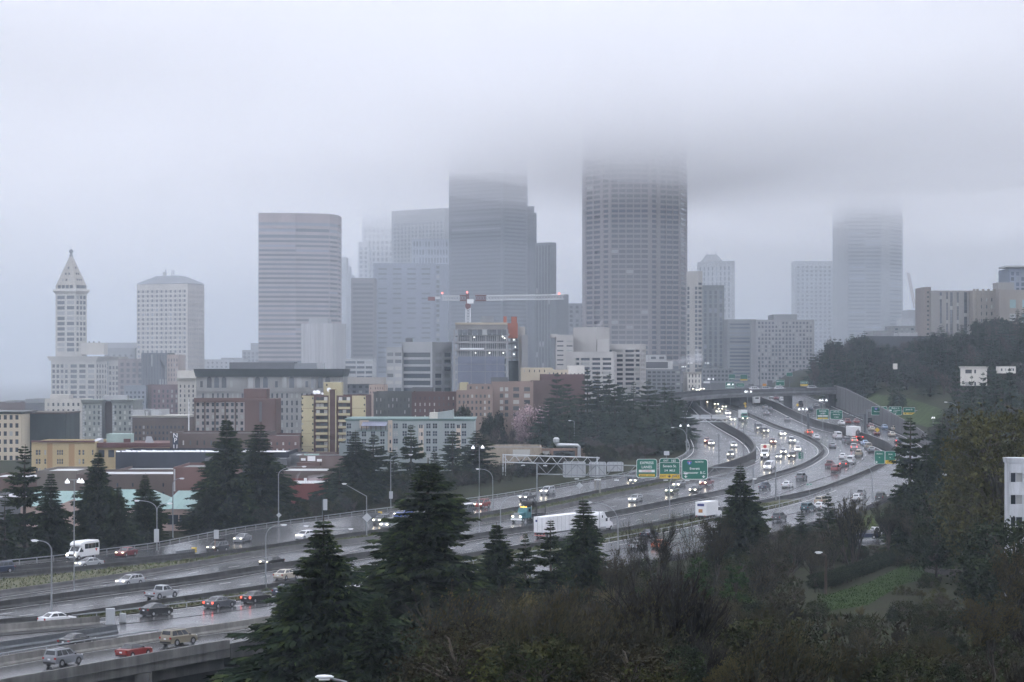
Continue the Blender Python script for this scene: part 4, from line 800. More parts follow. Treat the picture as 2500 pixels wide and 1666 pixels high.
# --- right hill
def hospital():
    d = 1150; m = wm('hospital_stone', (.27, .262, .255)); zb = 30
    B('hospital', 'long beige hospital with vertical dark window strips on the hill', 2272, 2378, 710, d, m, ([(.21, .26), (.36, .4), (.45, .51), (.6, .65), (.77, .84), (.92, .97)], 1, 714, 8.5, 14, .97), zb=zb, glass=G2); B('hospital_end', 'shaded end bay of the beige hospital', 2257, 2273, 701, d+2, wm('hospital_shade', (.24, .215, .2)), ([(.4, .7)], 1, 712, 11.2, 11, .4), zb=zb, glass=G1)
    t = B('gothic_wing', 'warm brown gothic wing with buttresses right of the hospital', 2376, 2442, 710, d-10, wm('warm_stone', (.26, .24, .215)), (5, .28, 728, 17, 5, .5), zb=zb, glass=G2); b = t.location
    bt = MB().box(-.6, .6, -.6, 0, 0, Z(706, d-10)-b.z).mesh('buttress', wm('warm_stone', (.26, .24, .215)))
    for u in (2378, 2386, 2400, 2413, 2428, 2440): link('buttress', bt, t, (X(u, d-10)-b.x, 0, 0))
    t = B('gothic_hall', 'brown stone hall with tall blue windows at the right edge', 2440, 2530, 708, d-20, wm('warm_stone', (.26, .24, .215)), ([(.28, .45), (.62, .8)], 1, 732, 34, 3, .6), zb=zb, glass=glassmat('aqua_glass', (.2, .3, .32))); addbox(t, 2436, 2476, 690, 712, d, 12, m); t = B('blue_glass_wing', 'blue glass wing with flat roof overhang above the stone hall', 2464, 2530, 656, d+30, wm('blue_panel2', (.22, .25, .31)), (5, .6, 664, 13, 4, .7), zb=zb, glass=G3); addbox(t, 2458, 2535, 649, 653, d+28, 20, PALEG, 'roof_overhang')
hospital()
for nm, lab, u0, u1, v, d, m, zb in (('long_dark_hall', 'long dark flat building among the hill trees', 2118, 2300, 821, 1060, wm('dark_slate', (.07, .075, .085)), 20), ('grey_plant', 'grey plant box on the long dark hill building', 2134, 2182, 808, 1075, GREYW, 20), ('white_tent', 'small white peaked roof on the hill skyline', 2195, 2240, 812, 1090, PALEG, 20), ('hill_flats', 'grey flats at the foot of the hospital', 2180, 2262, 796, 1250, GREYW, 20)):
    B(nm, lab, u0, u1, v, d, m, (6, .5, v+6, 9, 3, .5) if nm == 'hill_flats' else None, zb=zb)
t = B('white_hill_house', 'white flat roofed house half hidden by hill firs', 2354, 2410, 896, 690, wm('white_flat', (.6, .58, .54)), ([(.05, .34), (.44, .52)], 1, 903, 30, 2, .3), zb=Z(942, 690), glass=G1, cap=.6, dep=6)
B('white_hill_annex', 'white low annex right of the white hill house', 2440, 2480, 895, 700, wm('white_flat', (.6, .58, .54)), (4, .4, 900, 12, 1, .5), zb=Z(912, 700), dep=5); B('hill_hut', 'small white hut in the hill trees above the lawn', 2182, 2191, 888, 820, wm('white_flat', (.6, .58, .54)), None, zb=Z(902, 820), dep=2)
t = B('white_apartment_corner', 'white walled apartment corner at the right edge', 2464, 2560, 1122, 260, mat('white_render', (.44, .46, .49), .7, .3, .8, stretch=(1, 1, .15)), ([(.04, .17), (.175, .34), (.45, .6), (.605, .8)], 1, 1155, 54, 3, .42), glass=G1, zb=2, cap=.3, dep=2.5)
# --- old concrete building behind the sign bridges
def old_depot():
    d = 660; t = B('old_concrete_depot', 'stained beige and brown industrial building behind the sign bridges', 1180, 1322, 1093, d, mat('stained_beige', (.33, .28, .22), .85, .35, .3, stretch=(1, 1, .2)), (5, .2, 1150, 25, 3, .55), glass=G4, roof=ROOF, split=True, zb=0); b = t.location
    t2 = B('old_brown_annex', 'brown brick half of the industrial building with wide steel windows', 1322, 1442, 1095, d+2, mat('stained_brown', (.25, .17, .13), .85, .35, .3, stretch=(1, 1, .2)), ([(.02, .16), (.24, .68)], 1, 1101, 20, 1, .8), glass=G4, zb=0); addbox(t, 1252, 1294, 1098, 1116, d, .3, G4, 'steel_window', -.2)
    mb = MB(); pts = [P(1358, 1082, d-3), P(1359, 1087, d-3), P(1410, 1088, d-3), P(1414, 1092, d-3), P(1414, 1116, d-3)]; mb.tube([p-t2.location for p in pts], .55, 8); mb.lathe([(.6, -.3), (.9, 0), (.9, 1), (.5, 1.4)], 8, tuple(P(1358, 1080, d-3)-t2.location)); mb.build('duct', mat('bright_duct', (.5, .52, .54), .35, metal=.7), t2)
old_depot()
# --- hillside walls right
def hill_walls():
    pts = [ground_at(u, v)+Vector((0, 0, .2)) for u, v in ((2338, 1366), (2352, 1378), (2380, 1392), (2420, 1402), (2500, 1414))]; pts = resample(chaikin(pts, 2), 1.2)
    t = thing('curved_garden_wall', 'curved dark stone garden wall with a pipe railing on the lawn', 'wall', pts[0]); P0 = pts[0]; q = [p-P0 for p in pts]
    MB().sweep(q, [(.35, -2.5), (.35, 1.3), (-.25, 1.3), (-.25, -2.5)]).build('stone_face', mat('dark_stone', (.05, .045, .042), .9, .5, .8, bump=.5), t)
    MB().sweep(q, [(.42, 1.3), (.42, 1.45), (-.3, 1.45), (-.3, 1.3)]).build('coping', CONC, t)
    for h in (1.5, 2.2): MB().tube([p+Vector((0, .6, h+.35)) for p in q], .035, 5).build('handrail', STEEL, t)
    pm = MB().box(-.03, .03, -.03, .03, 0, 1.2).mesh('post', STEEL)
    for p in q[::2]: link('post', pm, t, p+Vector((0, .6, 1.4)))
    pts = resample([ground_at(u, v) for u, v in ((2262, 1398), (2290, 1404), (2345, 1408))], 1.5); o = MB().sweep([p-pts[0] for p in pts], [(.3, -1), (.3, .9), (-.2, .9), (-.2, -1)]).build('tree_box_wall', mat('dark_stone', (.05, .045, .042), .9, .5, .8, bump=.5), None, pts[0]); tag(o, 'low dark stone wall under the twin trunk tree on the lawn', 'wall')
hill_walls()
# ------------------------------------------------------------------ trees
def leafm(n, c, v=.5): return mat(n, c, .8, v, 1.2, spec=.08, rnd=.18, coord='obj')
NE = [leafm('needles_a', (.009, .017, .009)), leafm('needles_b', (.015, .026, .011)), leafm('needles_c', (.03, .043, .013))]
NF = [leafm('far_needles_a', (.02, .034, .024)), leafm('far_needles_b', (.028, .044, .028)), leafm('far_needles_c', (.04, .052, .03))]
BARK = mat('bark', (.045, .036, .028), .95, .4, 1.5, coord='obj'); TWIG = mat('twigs', (.021, .019, .014), .95, .35, .6, rnd=.6, coord='obj'); TWIG2 = mat('mossy_twigs', (.022, .023, .012), .95, .35, .6, rnd=.6, coord='obj'); BUD = mat('buds', (.055, .046, .016), .9, .4, 1, rnd=.6, coord='obj')
PROTO = {}
def conifer(key, seed, H=20.0, R=4.2, lv=46, nb=7, tw=11, mats=NE, droop=.35, pw=.85, gap=.0):
    r = random.Random(seed); tr = MB().tube([(0, 0, -1.5), (0, 0, H*.35), (r.gauss(0, .05), r.gauss(0, .05), H*.7), (r.gauss(0, .08), 0, H)], [.03*R+.12, .022*R+.09, .1, .02], 6)
    V, Fc, M = [], [], []; f1, f2, f3 = r.random()*6, r.random()*6, r.uniform(4, 9); lx, ly = r.gauss(0, .02)*H, r.gauss(0, .02)*H
    for i in range(lv):
        t = (i+r.random())/lv; z = H*(.05+.93*t); Ls = R*((1-t)**pw)*(.9 if t > .08 else .7)+.25
        if r.random() < gap: continue
        lf = .78+.34*r.random()
        for b in range(nb):
            a = r.random()*6.283; L = Ls*lf*(.55+.55*r.random())*(1+.17*math.sin(a+f1+f3*t)+.12*math.sin(2*a+f2-7*t)); ca, sa = math.cos(a), math.sin(a); up = .1+.25*t+r.gauss(0, .06); dr = droop*(1-.5*t)+r.gauss(0, .05); n = max(4, int(tw*(.35+.65*L/R)))
            px = py = pz = None
            for k in range(n+1):
                s = .12+.88*k/n; rr = L*s; zz = z+L*(up*s-dr*s*s*1.2+.14*s**4); x, y = ca*rr, sa*rr
                wdt = L*(.3*(1-s)+.13)+.16
                for sg in (-1, 1):
                    an = a+sg*(1.0-.45*s+r.gauss(0, .18)); ln = wdt*(.7+.7*r.random()); tx, ty = x+math.cos(an)*ln, y+math.sin(an)*ln; tz = zz-ln*(.35+.5*r.random())
                    bx, by = ca*ln*.3, sa*ln*.3; q = len(V)
                    V += [(x-bx, y-by, zz), (x+bx, y+by, zz+.03), (tx, ty, tz)]; Fc.append((q, q+1, q+2)); mi = 2 if r.random() < .13+.2*s*t else (0 if r.random() < .55 else 1); M.append(mi)
                    hx, hy = math.cos(an)*ln*.55, math.sin(an)*ln*.55; q = len(V)
                    V += [(x, y, zz), (x+hx+bx*.6, y+hy+by*.6, zz-ln*.12), (x+hx*.8, y+hy*.8, zz-ln*(.5+.3*r.random()))]; Fc.append((q, q+1, q+2)); M.append(mi)
    m = MB(); m.v, m.f, m.m = V, Fc, M
    PROTO[key] = (H, R, tr.mesh('trunk', BARK, True), m.mesh('crown', mats))
def bare(key, seed, H=9.0, stems=5, depth=4, kids=4, spread=.38, mat_=TWIG, buds=0, bm=BUD, lean=.25, r0=.1, single=False, gl=.66):
    r = random.Random(seed); tr, tw, V, Fc = MB(), MB(), [], []
    def grow(p, dv, L, rad, dp):
        mid = p+dv*L*.5+Vector((r.gauss(0, .05), r.gauss(0, .05), 0))*L; q = p+dv*L
        if dp >= depth-1: tr.tube([p, mid, q], [rad, rad*.85, rad*.65], 5, cap=False)
        else: tw.tube([p, q], [rad, rad*.6], 3, cap=False)
        if dp == 0:
            for _ in range(buds):
                c = p+dv*L*r.random()+Vector((r.gauss(0, .08), r.gauss(0, .08), r.gauss(0, .05))); s = .05+.06*r.random(); k = len(V); V.extend([c+Vector((-s, 0, -s)), c+Vector((s, s*.5, -s*.3)), c+Vector((0, -s*.4, s*1.3))]); Fc.append((k, k+1, k+2))
            return
        n = kids+(r.random() < .4)
        for j in range(n):
            f = .45+.55*r.random() if j else 1; o = p.lerp(q, f); a = Vector((r.gauss(0, 1), r.gauss(0, 1), r.gauss(.15, .6))); nd = (dv+a*spread*(.6 if j == 0 else 1)+UP*.13).normalized(); grow(o, nd, L*gl*(.75+.5*r.random()), rad*.58, dp-1)
    if single: grow(Vector((0, 0, -.8)), Vector((r.gauss(0, .04), r.gauss(0, .04), 1)).normalized(), H*.36, r0, depth)
    else:
        for _ in range(stems):
            a = r.random()*6.28; grow(Vector((math.cos(a)*.3, math.sin(a)*.3, -.5)), Vector((math.cos(a)*lean*r.random()*2, math.sin(a)*lean*r.random()*2, 1)).normalized(), H*.42, r0, depth-1 if depth > 2 else depth)
    zt = max(v[2] for v in tw.v); b = MB(); b.v = tw.v+[tuple(v) for v in V]; n0 = len(tw.v); b.f = tw.f+[tuple(i+n0 for i in f) for f in Fc]; b.m = [0]*len(tw.f)+[1]*len(Fc)
    PROTO[key] = (zt, zt*.5, tr.mesh('trunk', BARK if mat_ is TWIG else mat_, True), b.mesh('crown', [mat_, bm]))
def leafy(key, seed, H=12.0, R=5.0, n=9000, mats=None, leaf=.2, clumps=60, base=.25, flat=1.0, trunkm=BARK, shape=.5):
    r = random.Random(seed); tr = MB(); V, Fc, M = [], [], []; cl = []
    tr.tube([(0, 0, -1), (r.gauss(0, .2), r.gauss(0, .2), H*.4), (0, 0, H*.75)], [R*.06+.05, R*.045, .04], 6)
    for _ in range(clumps):
        a = r.random()*6.28; f = r.random(); z = H*(base+(1-base)*f); rad = R*math.sqrt(max(.02, 1-((f-shape*.7)/(1-shape*.35 if f > shape*.7 else .75))**2))*(.35+.65*math.sqrt(r.random())); c = Vector((math.cos(a)*rad, math.sin(a)*rad, z)); cl.append((c, R*(.13+.14*r.random())))
        if r.random() < .45: tr.tube([(0, 0, z*.6), c*.6+Vector((0, 0, z*.35)), c], [R*.02+.02, R*.013+.015, .015], 4, cap=False)
    per = n//clumps
    for c, cr in cl:
        shade = r.randrange(len(mats))
        for _ in range(per):
            d_ = Vector((r.gauss(0, 1), r.gauss(0, 1), r.gauss(0, .8)*flat)); p = c+d_*cr*.55; s = leaf*(.6+.8*r.random()); e1 = Vector((r.gauss(0, 1), r.gauss(0, 1), r.gauss(0, .7))).normalized()*s; e2 = Vector((r.gauss(0, 1), r.gauss(0, 1), r.gauss(0, .7))).normalized()*s*.7
            q = len(V); V += [tuple(p-e1), tuple(p+e2), tuple(p+e1), tuple(p-e2)]; Fc.append((q, q+1, q+2, q+3)); M.append(shade if r.random() < .7 else r.randrange(len(mats)))
    m = MB(); m.v, m.f, m.m = V, Fc, M; PROTO[key] = (H, R, tr.mesh('trunk', trunkm, True), m.mesh('crown', mats))
conifer('fir1', 1, lv=64, nb=12, tw=14, gap=0, pw=1.12, droop=.45); conifer('fir2', 2, lv=60, nb=12, tw=14, R=4.8, droop=.5, pw=.95); conifer('fir4', 14, lv=62, nb=12, tw=14, R=4.4, droop=.55, pw=1.15, gap=.01); conifer('fir5', 15, lv=60, nb=12, tw=14, R=5.2, droop=.42, pw=1.12, gap=0); conifer('fir3', 3, lv=44, nb=7, tw=12, R=3.6, gap=.12, droop=.3); conifer('spire', 4, lv=40, nb=6, tw=9, R=2.9, gap=.1, droop=.3, pw=.7)
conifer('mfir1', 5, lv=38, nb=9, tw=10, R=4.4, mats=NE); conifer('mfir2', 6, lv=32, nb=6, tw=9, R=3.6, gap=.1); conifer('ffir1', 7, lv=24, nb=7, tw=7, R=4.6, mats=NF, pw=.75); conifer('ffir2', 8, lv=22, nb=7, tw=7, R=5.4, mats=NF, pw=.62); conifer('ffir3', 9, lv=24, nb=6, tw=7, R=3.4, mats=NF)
bare('bush1', 21, H=6.5, stems=6, depth=4, kids=4, buds=2, spread=.3, r0=.13); bare('bush2', 22, H=6, stems=8, depth=5, kids=3, buds=2, spread=.36, mat_=TWIG2, lean=.4, r0=.12); bare('bush3', 23, H=7.5, stems=5, depth=4, kids=5, buds=1, spread=.3, r0=.15); bare('btree1', 24, H=12, single=True, depth=5, kids=4, spread=.42, r0=.2, buds=1); bare('btree2', 25, H=13, stems=4, depth=5, kids=3, spread=.32, lean=.15, r0=.14, buds=1)
bare('ftree1', 26, H=12, single=True, depth=4, kids=5, spread=.5, r0=.3, mat_=mat('far_twigs', (.07, .055, .05), .9, .3, .6, rnd=.2)); 
for k_ in ('ftree1',):
    pass
leafy('willow', 31, 14, 6.5, 14000, [leafm('olive_a', (.062, .06, .02)), leafm('olive_b', (.045, .045, .016)), leafm('olive_c', (.035, .036, .014))], leaf=.2, clumps=150)
leafy('cherry', 32, 7, 5, 7000, [leafm('blossom_a', (.55, .42, .44)), leafm('blossom_b', (.42, .31, .34)), leafm('blossom_c', (.2, .14, .15))], leaf=.17, clumps=90, base=.2)
leafy('dark', 33, 12, 5, 12000, [leafm('ever_a', (.017, .026, .013)), leafm('ever_b', (.028, .038, .016)), leafm('ever_c', (.012, .018, .011))], leaf=.2, clumps=110)
leafy('shrub', 34, 4, 3, 5000, [leafm('shrub_a', (.02, .027, .01)), leafm('shrub_b', (.034, .036, .014)), leafm('shrub_c', (.014, .018, .008))], leaf=.13, clumps=50, base=.05)
leafy('ivy', 35, 9, 1.7, 6000, [leafm('ivy_a', (.02, .045, .012)), leafm('ivy_b', (.03, .055, .016)), leafm('ivy_c', (.016, .03, .012))], leaf=.15, clumps=60, base=.03)
leafy('olive', 38, 4, 3, 5000, [leafm('ol_a', (.045, .05, .014)), leafm('ol_b', (.06, .058, .02)), leafm('ol_c', (.028, .034, .012))], leaf=.11, clumps=50, base=.05)
leafy('rust', 36, 4, 3, 5000, [leafm('rust_a', (.026, .023, .012)), leafm('rust_b', (.035, .03, .014)), leafm('rust_c', (.019, .018, .01))], leaf=.09, clumps=50, base=.05)
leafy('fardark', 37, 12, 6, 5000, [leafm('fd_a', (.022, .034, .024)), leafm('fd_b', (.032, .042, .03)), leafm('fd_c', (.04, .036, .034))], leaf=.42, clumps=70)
def plant(key, u, vt, d, label, wpx=None, group=None, name='tree', cat='tree', zb=None, rs=None, hs=None):
    H, R, tm, cm = PROTO[key]; x = X(u, d); z0 = G(x, d) if zb is None else zb; h = hs if hs else max(1.5, Z(vt, d)-z0); s = h/H; sw = (wpx/2*d/F/R) if wpx else s
    t = thing(name, label, cat, (x, d, z0), (rs if rs is not None else R_.random()*6.28), group); t.scale = (sw, sw, s)
    link('trunk', tm, t); link('crown', cm, t); return t
# firs in view, left to right
for k, u, v, d, wpx, lab in (
    ('fir3', 60, 1085, 396, 190, 'tall ragged fir nearest the left edge behind the guardrail'), ('fir4', 125, 1150, 392, 180, 'shorter fir second from the left edge'), ('fir2', 240, 1100, 412, 210, 'broad fir behind the white shuttle bus'), ('fir1', 290, 1185, 408, 120, 'low fir right of the shuttle bus'),
    ('fir5', 355, 1155, 418, 190, 'fir behind the double armed street lamp'), ('mfir2', 12, 1190, 384, 110, 'fir cut by the left edge of the picture'), ('fir1', 553, 1018, 468, 230, 'tall left one of the twin firs before the red warehouse'), ('fir4', 634, 1030, 486, 270, 'tall right one of the twin firs before the red warehouse'), ('fir2', 505, 1195, 462, 170, 'spreading low fir left of the twin firs'),
    ('fir4', 868, 1050, 528, 200, 'broad fir before the left end of the grey green apartments'), ('fir3', 912, 1060, 536, 160, 'slender fir right of the broad one before the apartments'), ('mfir2', 828, 1125, 520, 100, 'small dark fir left of the broad fir by the apartments'), ('spire', 960, 1095, 545, 70, 'small pointed fir before the beige strip'), ('fir3', 1003, 1035, 552, 120, 'thin open fir before the middle of the apartments'),
    ('spire', 1060, 1098, 560, 60, 'very thin fir right of the thin open fir'), ('spire', 1105, 1050, 572, 100, 'spire shaped fir near the right end of the apartments'), ('mfir1', 1162, 1050, 580, 165, 'wide fir left of the stained depot'), ('mfir1', 1040, 1140, 556, 120, 'low bushy fir under the thin firs'), ('mfir1', 945, 1150, 540, 140, 'low dark fir behind the blue car'),
    ('fir5', 790, 1258, 176, 600, 'big dark foreground fir left of centre'), ('fir1', 1045, 1118, 208, 540, 'tallest foreground fir in the centre'), ('fir1', 690, 1420, 196, 230, 'dark fir low at the end of the viaduct'), ('fir4', 925, 1455, 165, 300, 'low dark fir between the two big foreground firs'), ('fir1', 1212, 1275, 236, 220, 'middle sized fir right of the tallest foreground fir'),
    ('fir3', 1283, 1300, 246, 110, 'small fir in front of the white semi trailer rear'), ('fir3', 1345, 1268, 252, 150, 'narrow fir before the middle of the semi trailer'), ('fir4', 1425, 1214, 262, 250, 'fir before the semi truck cab'), ('fir2', 1130, 1420, 190, 260, 'dark low fir under the tallest fir'), ('fir5', 1808, 1130, 335, 240, 'fir standing before the right post of the sign bridge'), ('spire', 1760, 1260, 325, 110, 'dark fir low behind the bare trees'),
    ('fir3', 2222, 1015, 432, 180, 'tall fir beside the small green exit signs at right'), ('fir2', 2298, 1030, 440, 200, 'tall fir right of the fir by the exit signs'), ('fir1', 2262, 1080, 424, 150, 'fir between the two tall right firs'), ('spire', 2022, 1200, 400, 62, 'small spire fir beside the tan car'), ('spire', 1955, 1246, 398, 70, 'tiny fir below the teal car'), ('mfir2', 2000, 1235, 396, 60, 'little fir left of the spire fir'), ('mfir1', 2230, 1190, 380, 190, 'dark fir foot under the tall right firs')):
    plant(k, u, v, d, lab, wpx, name='fir_tree', group='firs along the freeway')
# trees across the freeway, centre
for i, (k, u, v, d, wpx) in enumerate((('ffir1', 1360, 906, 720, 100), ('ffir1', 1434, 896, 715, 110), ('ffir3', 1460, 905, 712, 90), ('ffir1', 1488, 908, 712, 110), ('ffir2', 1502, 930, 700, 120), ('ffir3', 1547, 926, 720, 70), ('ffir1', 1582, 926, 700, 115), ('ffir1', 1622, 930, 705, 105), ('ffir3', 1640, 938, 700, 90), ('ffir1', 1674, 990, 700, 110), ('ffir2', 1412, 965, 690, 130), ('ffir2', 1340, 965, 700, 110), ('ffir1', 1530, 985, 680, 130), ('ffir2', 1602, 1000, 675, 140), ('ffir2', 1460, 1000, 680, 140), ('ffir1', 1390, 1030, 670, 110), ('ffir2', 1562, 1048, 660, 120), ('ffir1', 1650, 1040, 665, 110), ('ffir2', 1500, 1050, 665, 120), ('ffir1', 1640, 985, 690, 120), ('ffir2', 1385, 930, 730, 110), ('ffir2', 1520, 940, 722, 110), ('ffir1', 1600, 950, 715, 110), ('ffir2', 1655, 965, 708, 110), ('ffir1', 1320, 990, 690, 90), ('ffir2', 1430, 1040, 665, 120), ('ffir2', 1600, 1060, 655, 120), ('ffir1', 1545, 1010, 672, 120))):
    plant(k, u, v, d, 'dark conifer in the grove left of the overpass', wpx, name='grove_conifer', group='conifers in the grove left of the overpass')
for u, v, d, w_ in ((1300, 1040, 700, 70), (1240, 1040, 700, 70), (1200, 1040, 690, 80), (1460, 1065, 660, 110), (1520, 1080, 650, 90), (1575, 1085, 645, 90), (1180, 1060, 690, 60), (1430, 1050, 670, 80), (1270, 1065, 690, 80)):
    plant('ftree1', u, v, d, 'bare brownish tree at the foot of the centre grove', w_, name='bare_tree', group='bare trees at the foot of the centre grove')
rq = random.Random(12)
for i_ in range(64):
    u = rq.uniform(640, 1690); d0 = float(np.interp(u, [600, 800, 1000, 1200, 1400, 1600, 1690], [452, 485, 520, 565, 610, 640, 668]))+rq.uniform(4, 26); k = rq.choice(('shrub', 'rust', 'ftree1', 'shrub', 'fardark'))
    plant(k, u, 0, d0, 'dark low bush outside the far guardrail', None, hs=rq.uniform(2.5, 5), name='roadside_bush', cat='bush', group='bushes outside the far guardrail')
plant('cherry', 1300, 1000, 735, 'pale pink blossoming cherry tree left of the dark grove', 100, name='cherry_tree'); plant('fardark', 1130, 1000, 690, 'round dark tree before the tan apartments', 45); plant('fardark', 1205, 1015, 700, 'round dark shrub below the taller tan apartments', 60)
# right hill wood
rr = random.Random(77)
SKY_ = ([1985, 2010, 2040, 2090, 2140, 2200, 2260, 2330, 2400, 2470, 2540], [868, 846, 832, 824, 838, 842, 815, 800, 778, 765, 760])
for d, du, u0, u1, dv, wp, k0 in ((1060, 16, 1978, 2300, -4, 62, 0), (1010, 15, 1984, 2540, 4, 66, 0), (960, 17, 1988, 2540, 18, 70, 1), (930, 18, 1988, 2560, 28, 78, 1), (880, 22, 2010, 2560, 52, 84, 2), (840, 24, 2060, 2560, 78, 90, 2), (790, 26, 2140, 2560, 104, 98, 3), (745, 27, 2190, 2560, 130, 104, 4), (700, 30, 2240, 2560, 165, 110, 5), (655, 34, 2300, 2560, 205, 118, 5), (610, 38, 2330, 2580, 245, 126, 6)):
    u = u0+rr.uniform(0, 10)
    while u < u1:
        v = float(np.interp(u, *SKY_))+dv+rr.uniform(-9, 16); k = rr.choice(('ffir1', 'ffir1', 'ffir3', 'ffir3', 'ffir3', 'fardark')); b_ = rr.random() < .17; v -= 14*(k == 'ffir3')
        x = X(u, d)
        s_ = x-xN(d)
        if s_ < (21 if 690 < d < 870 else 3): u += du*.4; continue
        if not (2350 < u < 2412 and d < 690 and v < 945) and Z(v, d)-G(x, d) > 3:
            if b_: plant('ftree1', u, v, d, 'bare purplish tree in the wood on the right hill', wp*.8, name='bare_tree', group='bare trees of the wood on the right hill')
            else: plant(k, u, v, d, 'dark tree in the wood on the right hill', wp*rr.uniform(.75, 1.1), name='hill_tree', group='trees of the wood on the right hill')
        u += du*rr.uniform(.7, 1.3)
# right middle
plant('willow', 2440, 1025, 300, 'olive yellow budding tree at the right edge', 300, name='budding_tree'); plant('willow', 2385, 1110, 330, 'smaller olive budding tree left of the large one', 150, name='budding_tree')
for u, v, d, w_, lab in ((2290, 1180, 372, 190, 'dark evergreen below the tall right firs'), (2380, 1215, 340, 220, 'dark evergreen in front of the olive trees'), (2210, 1235, 396, 120, 'dark evergreen left of the parking bay'), (2285, 1270, 318, 130, 'evergreen with bare twin trunks on the lawn edge'), (2440, 1260, 300, 170, 'dark evergreen below the white apartment corner'), (2500, 1180, 330, 160, 'dark evergreen behind the white apartment corner'), (2475, 1285, 225, 260, 'dark evergreen hiding the foot of the white apartment corner')):
    plant('dark', u, v, d, lab, w_, name='evergreen_tree', group='evergreens on the right slope')
for k, u, v, d, w_, lab in (('btree2', 1545, 1245, 262, 150, 'bare tree in front of the silver sedan on the exit road'), ('btree1', 1600, 1240, 258, 180, 'bare tree left of the box truck'), ('btree2', 1690, 1225, 268, 200, 'bare tree over the rear of the box truck'), ('btree1', 1755, 1240, 275, 200, 'bare tree under the fir by the sign bridge post'), ('btree2', 1850, 1265, 290, 170, 'bare tree below the teal car'), ('bush1', 2080, 1195, 352, 170, 'fan shaped bare tree before the white car'), ('btree1', 1930, 1290, 310, 190, 'bare tree left of the wooden lamp pole'), ('btree1', 2170, 1215, 372, 150, 'bare tree before the parking bay'), ('btree1', 2235, 1240, 360, 150, 'brown bare tree under the right firs'), ('btree2', 1990, 1300, 300, 190, 'bare tree beside the wooden lamp pole'), ('btree1', 2480, 1290, 170, 260, 'dark bare tree over the garden railing'), ('btree1', 2420, 1420, 130, 330, 'bare tree at the lower right corner'), ('btree2', 1650, 1290, 235, 200, 'bare tree in the brush below the box truck'), ('btree1', 1500, 1330, 225, 190, 'bare tree above the brush in the centre')):
    plant(k, u, v, d, lab, w_, name='bare_tree', group='bare trees on the near slope')
for u, v, d, w_, lab in ((1705, 1365, 215, 70, 'ivy covered trunk in the brush, left one'), (1795, 1385, 222, 70, 'ivy covered trunk in the brush, right one'), (1560, 1440, 205, 60, 'ivy covered trunk low in the brush')):
    plant('ivy', u, v, d, lab, w_, name='ivy_trunk', cat='tree')
# brush on the near hillside
rb = random.Random(5); n_ = 0
while n_ < 215:
    d = rb.uniform(95, 310); u = rb.uniform(1080, 2560); x = X(u, d); s = x-xN(d)
    if s < 10: continue
    v = HV+F*(CZ-G(x, d))/d
    if 1960 < u < 2340 and 1350 < v < 1510: continue
    if u > 2180 and 1330 < v < 1460: continue
    low_ = 1930 < u < 2420 and v < 1620
    k = rb.choice(('bush1', 'bush2', 'bush3', 'bush2', 'bush3', 'shrub', 'rust', 'shrub', 'dark', 'olive')); lo = k in ('shrub', 'rust', 'dark', 'olive')
    h = rb.uniform(2, 4) if lo else rb.uniform(3.2, 6.5)*(1.15 if u < 1700 and d < 200 else .8)
    if u > 1900: h *= .7
    if low_: h = min(h, 1.8)
    plant(k, u, 0, d, 'leafy shrub in the dense brush on the near hillside' if lo else 'bare brown bush in the dense brush on the near hillside', None, hs=h, name='shrub' if lo else 'bare_bush', cat='bush', group='shrubs on the near hillside' if lo else 'bare bushes on the near hillside'); n_ += 1
for d, u, k, h in ((205, 560, 'shrub', 3), (212, 610, 'shrub', 4), (198, 640, 'rust', 3), (190, 520, 'shrub', 2.5), (215, 480, 'shrub', 2), (204, 590, 'ivy', 3)):
    plant(k, u, 0, d, 'green shrub under the viaduct end', None, hs=h, name='shrub', cat='bush', group='shrubs under the viaduct end')
for u, v, d, w_ in ((2335, 888, 668, 60), (2420, 880, 672, 70), (2372, 912, 640, 55), (2400, 905, 645, 60), (2352, 925, 632, 70), (2430, 905, 650, 70), (2465, 885, 668, 60), (2195, 892, 790, 46), (2178, 894, 795, 40)):
    plant('ffir1', u, v, d, 'dark tree in the wood on the right hill', w_, name='hill_tree', group='trees of the wood on the right hill')
for i_ in range(26):
    u = rb.uniform(2190, 2400); v = rb.uniform(1425, 1500); p = ground_at(u, v)
    if v < float(np.interp(u, [2190, 2330, 2400], [1436, 1408, 1400])): continue
    plant(rb.choice(('shrub', 'olive', 'rust', 'bush2')), u, 0, p.y, 'low bush on the slope below the garden wall', None, hs=rb.uniform(.7, 1.5), name='slope_bush', cat='bush', group='low bushes below the garden wall')
for i_ in range(70):
    d = rb.uniform(318, 425); u = rb.uniform(1840, 2250); v = HV+F*(CZ-G(X(u, d), d))/d
    if v > 1395 and u > 2000: continue
    k = rb.choice(('bush2', 'bush1', 'rust', 'shrub', 'dark')); h = rb.uniform(2.4, 4.6)*(.62 if u > 2060 else 1)
    plant(k, u, 0, d, 'dark bush between the exit road and the lawn', None, hs=h, name='slope_bush', cat='bush', group='bushes between the exit road and the lawn')
for i_ in range(24):
    f = i_/23; p = ground_at(lerp(1990, 2215, f), lerp(1449, 1366, f**1.15)); H, R, tm, cm = PROTO['dark']
    t = thing('hedge_shrub', 'shrub of the dark hedge along the upper lawn edge', 'hedge', p, f*9, 'shrubs of the hedge along the lawn'); t.scale = (.22, .22, .19); link('trunk', tm, t); link('crown', cm, t)
def slope(r):
    while 1:
        d = 90+230*r.random()**.8; u = r.uniform(560, 2560); x = X(u, d)
        if x-xN(d) > 6 and not (1960 < u < 2350 and 1340 < HV+F*(CZ-G(x, d))/d < 1505): return x, d, G(x, d)
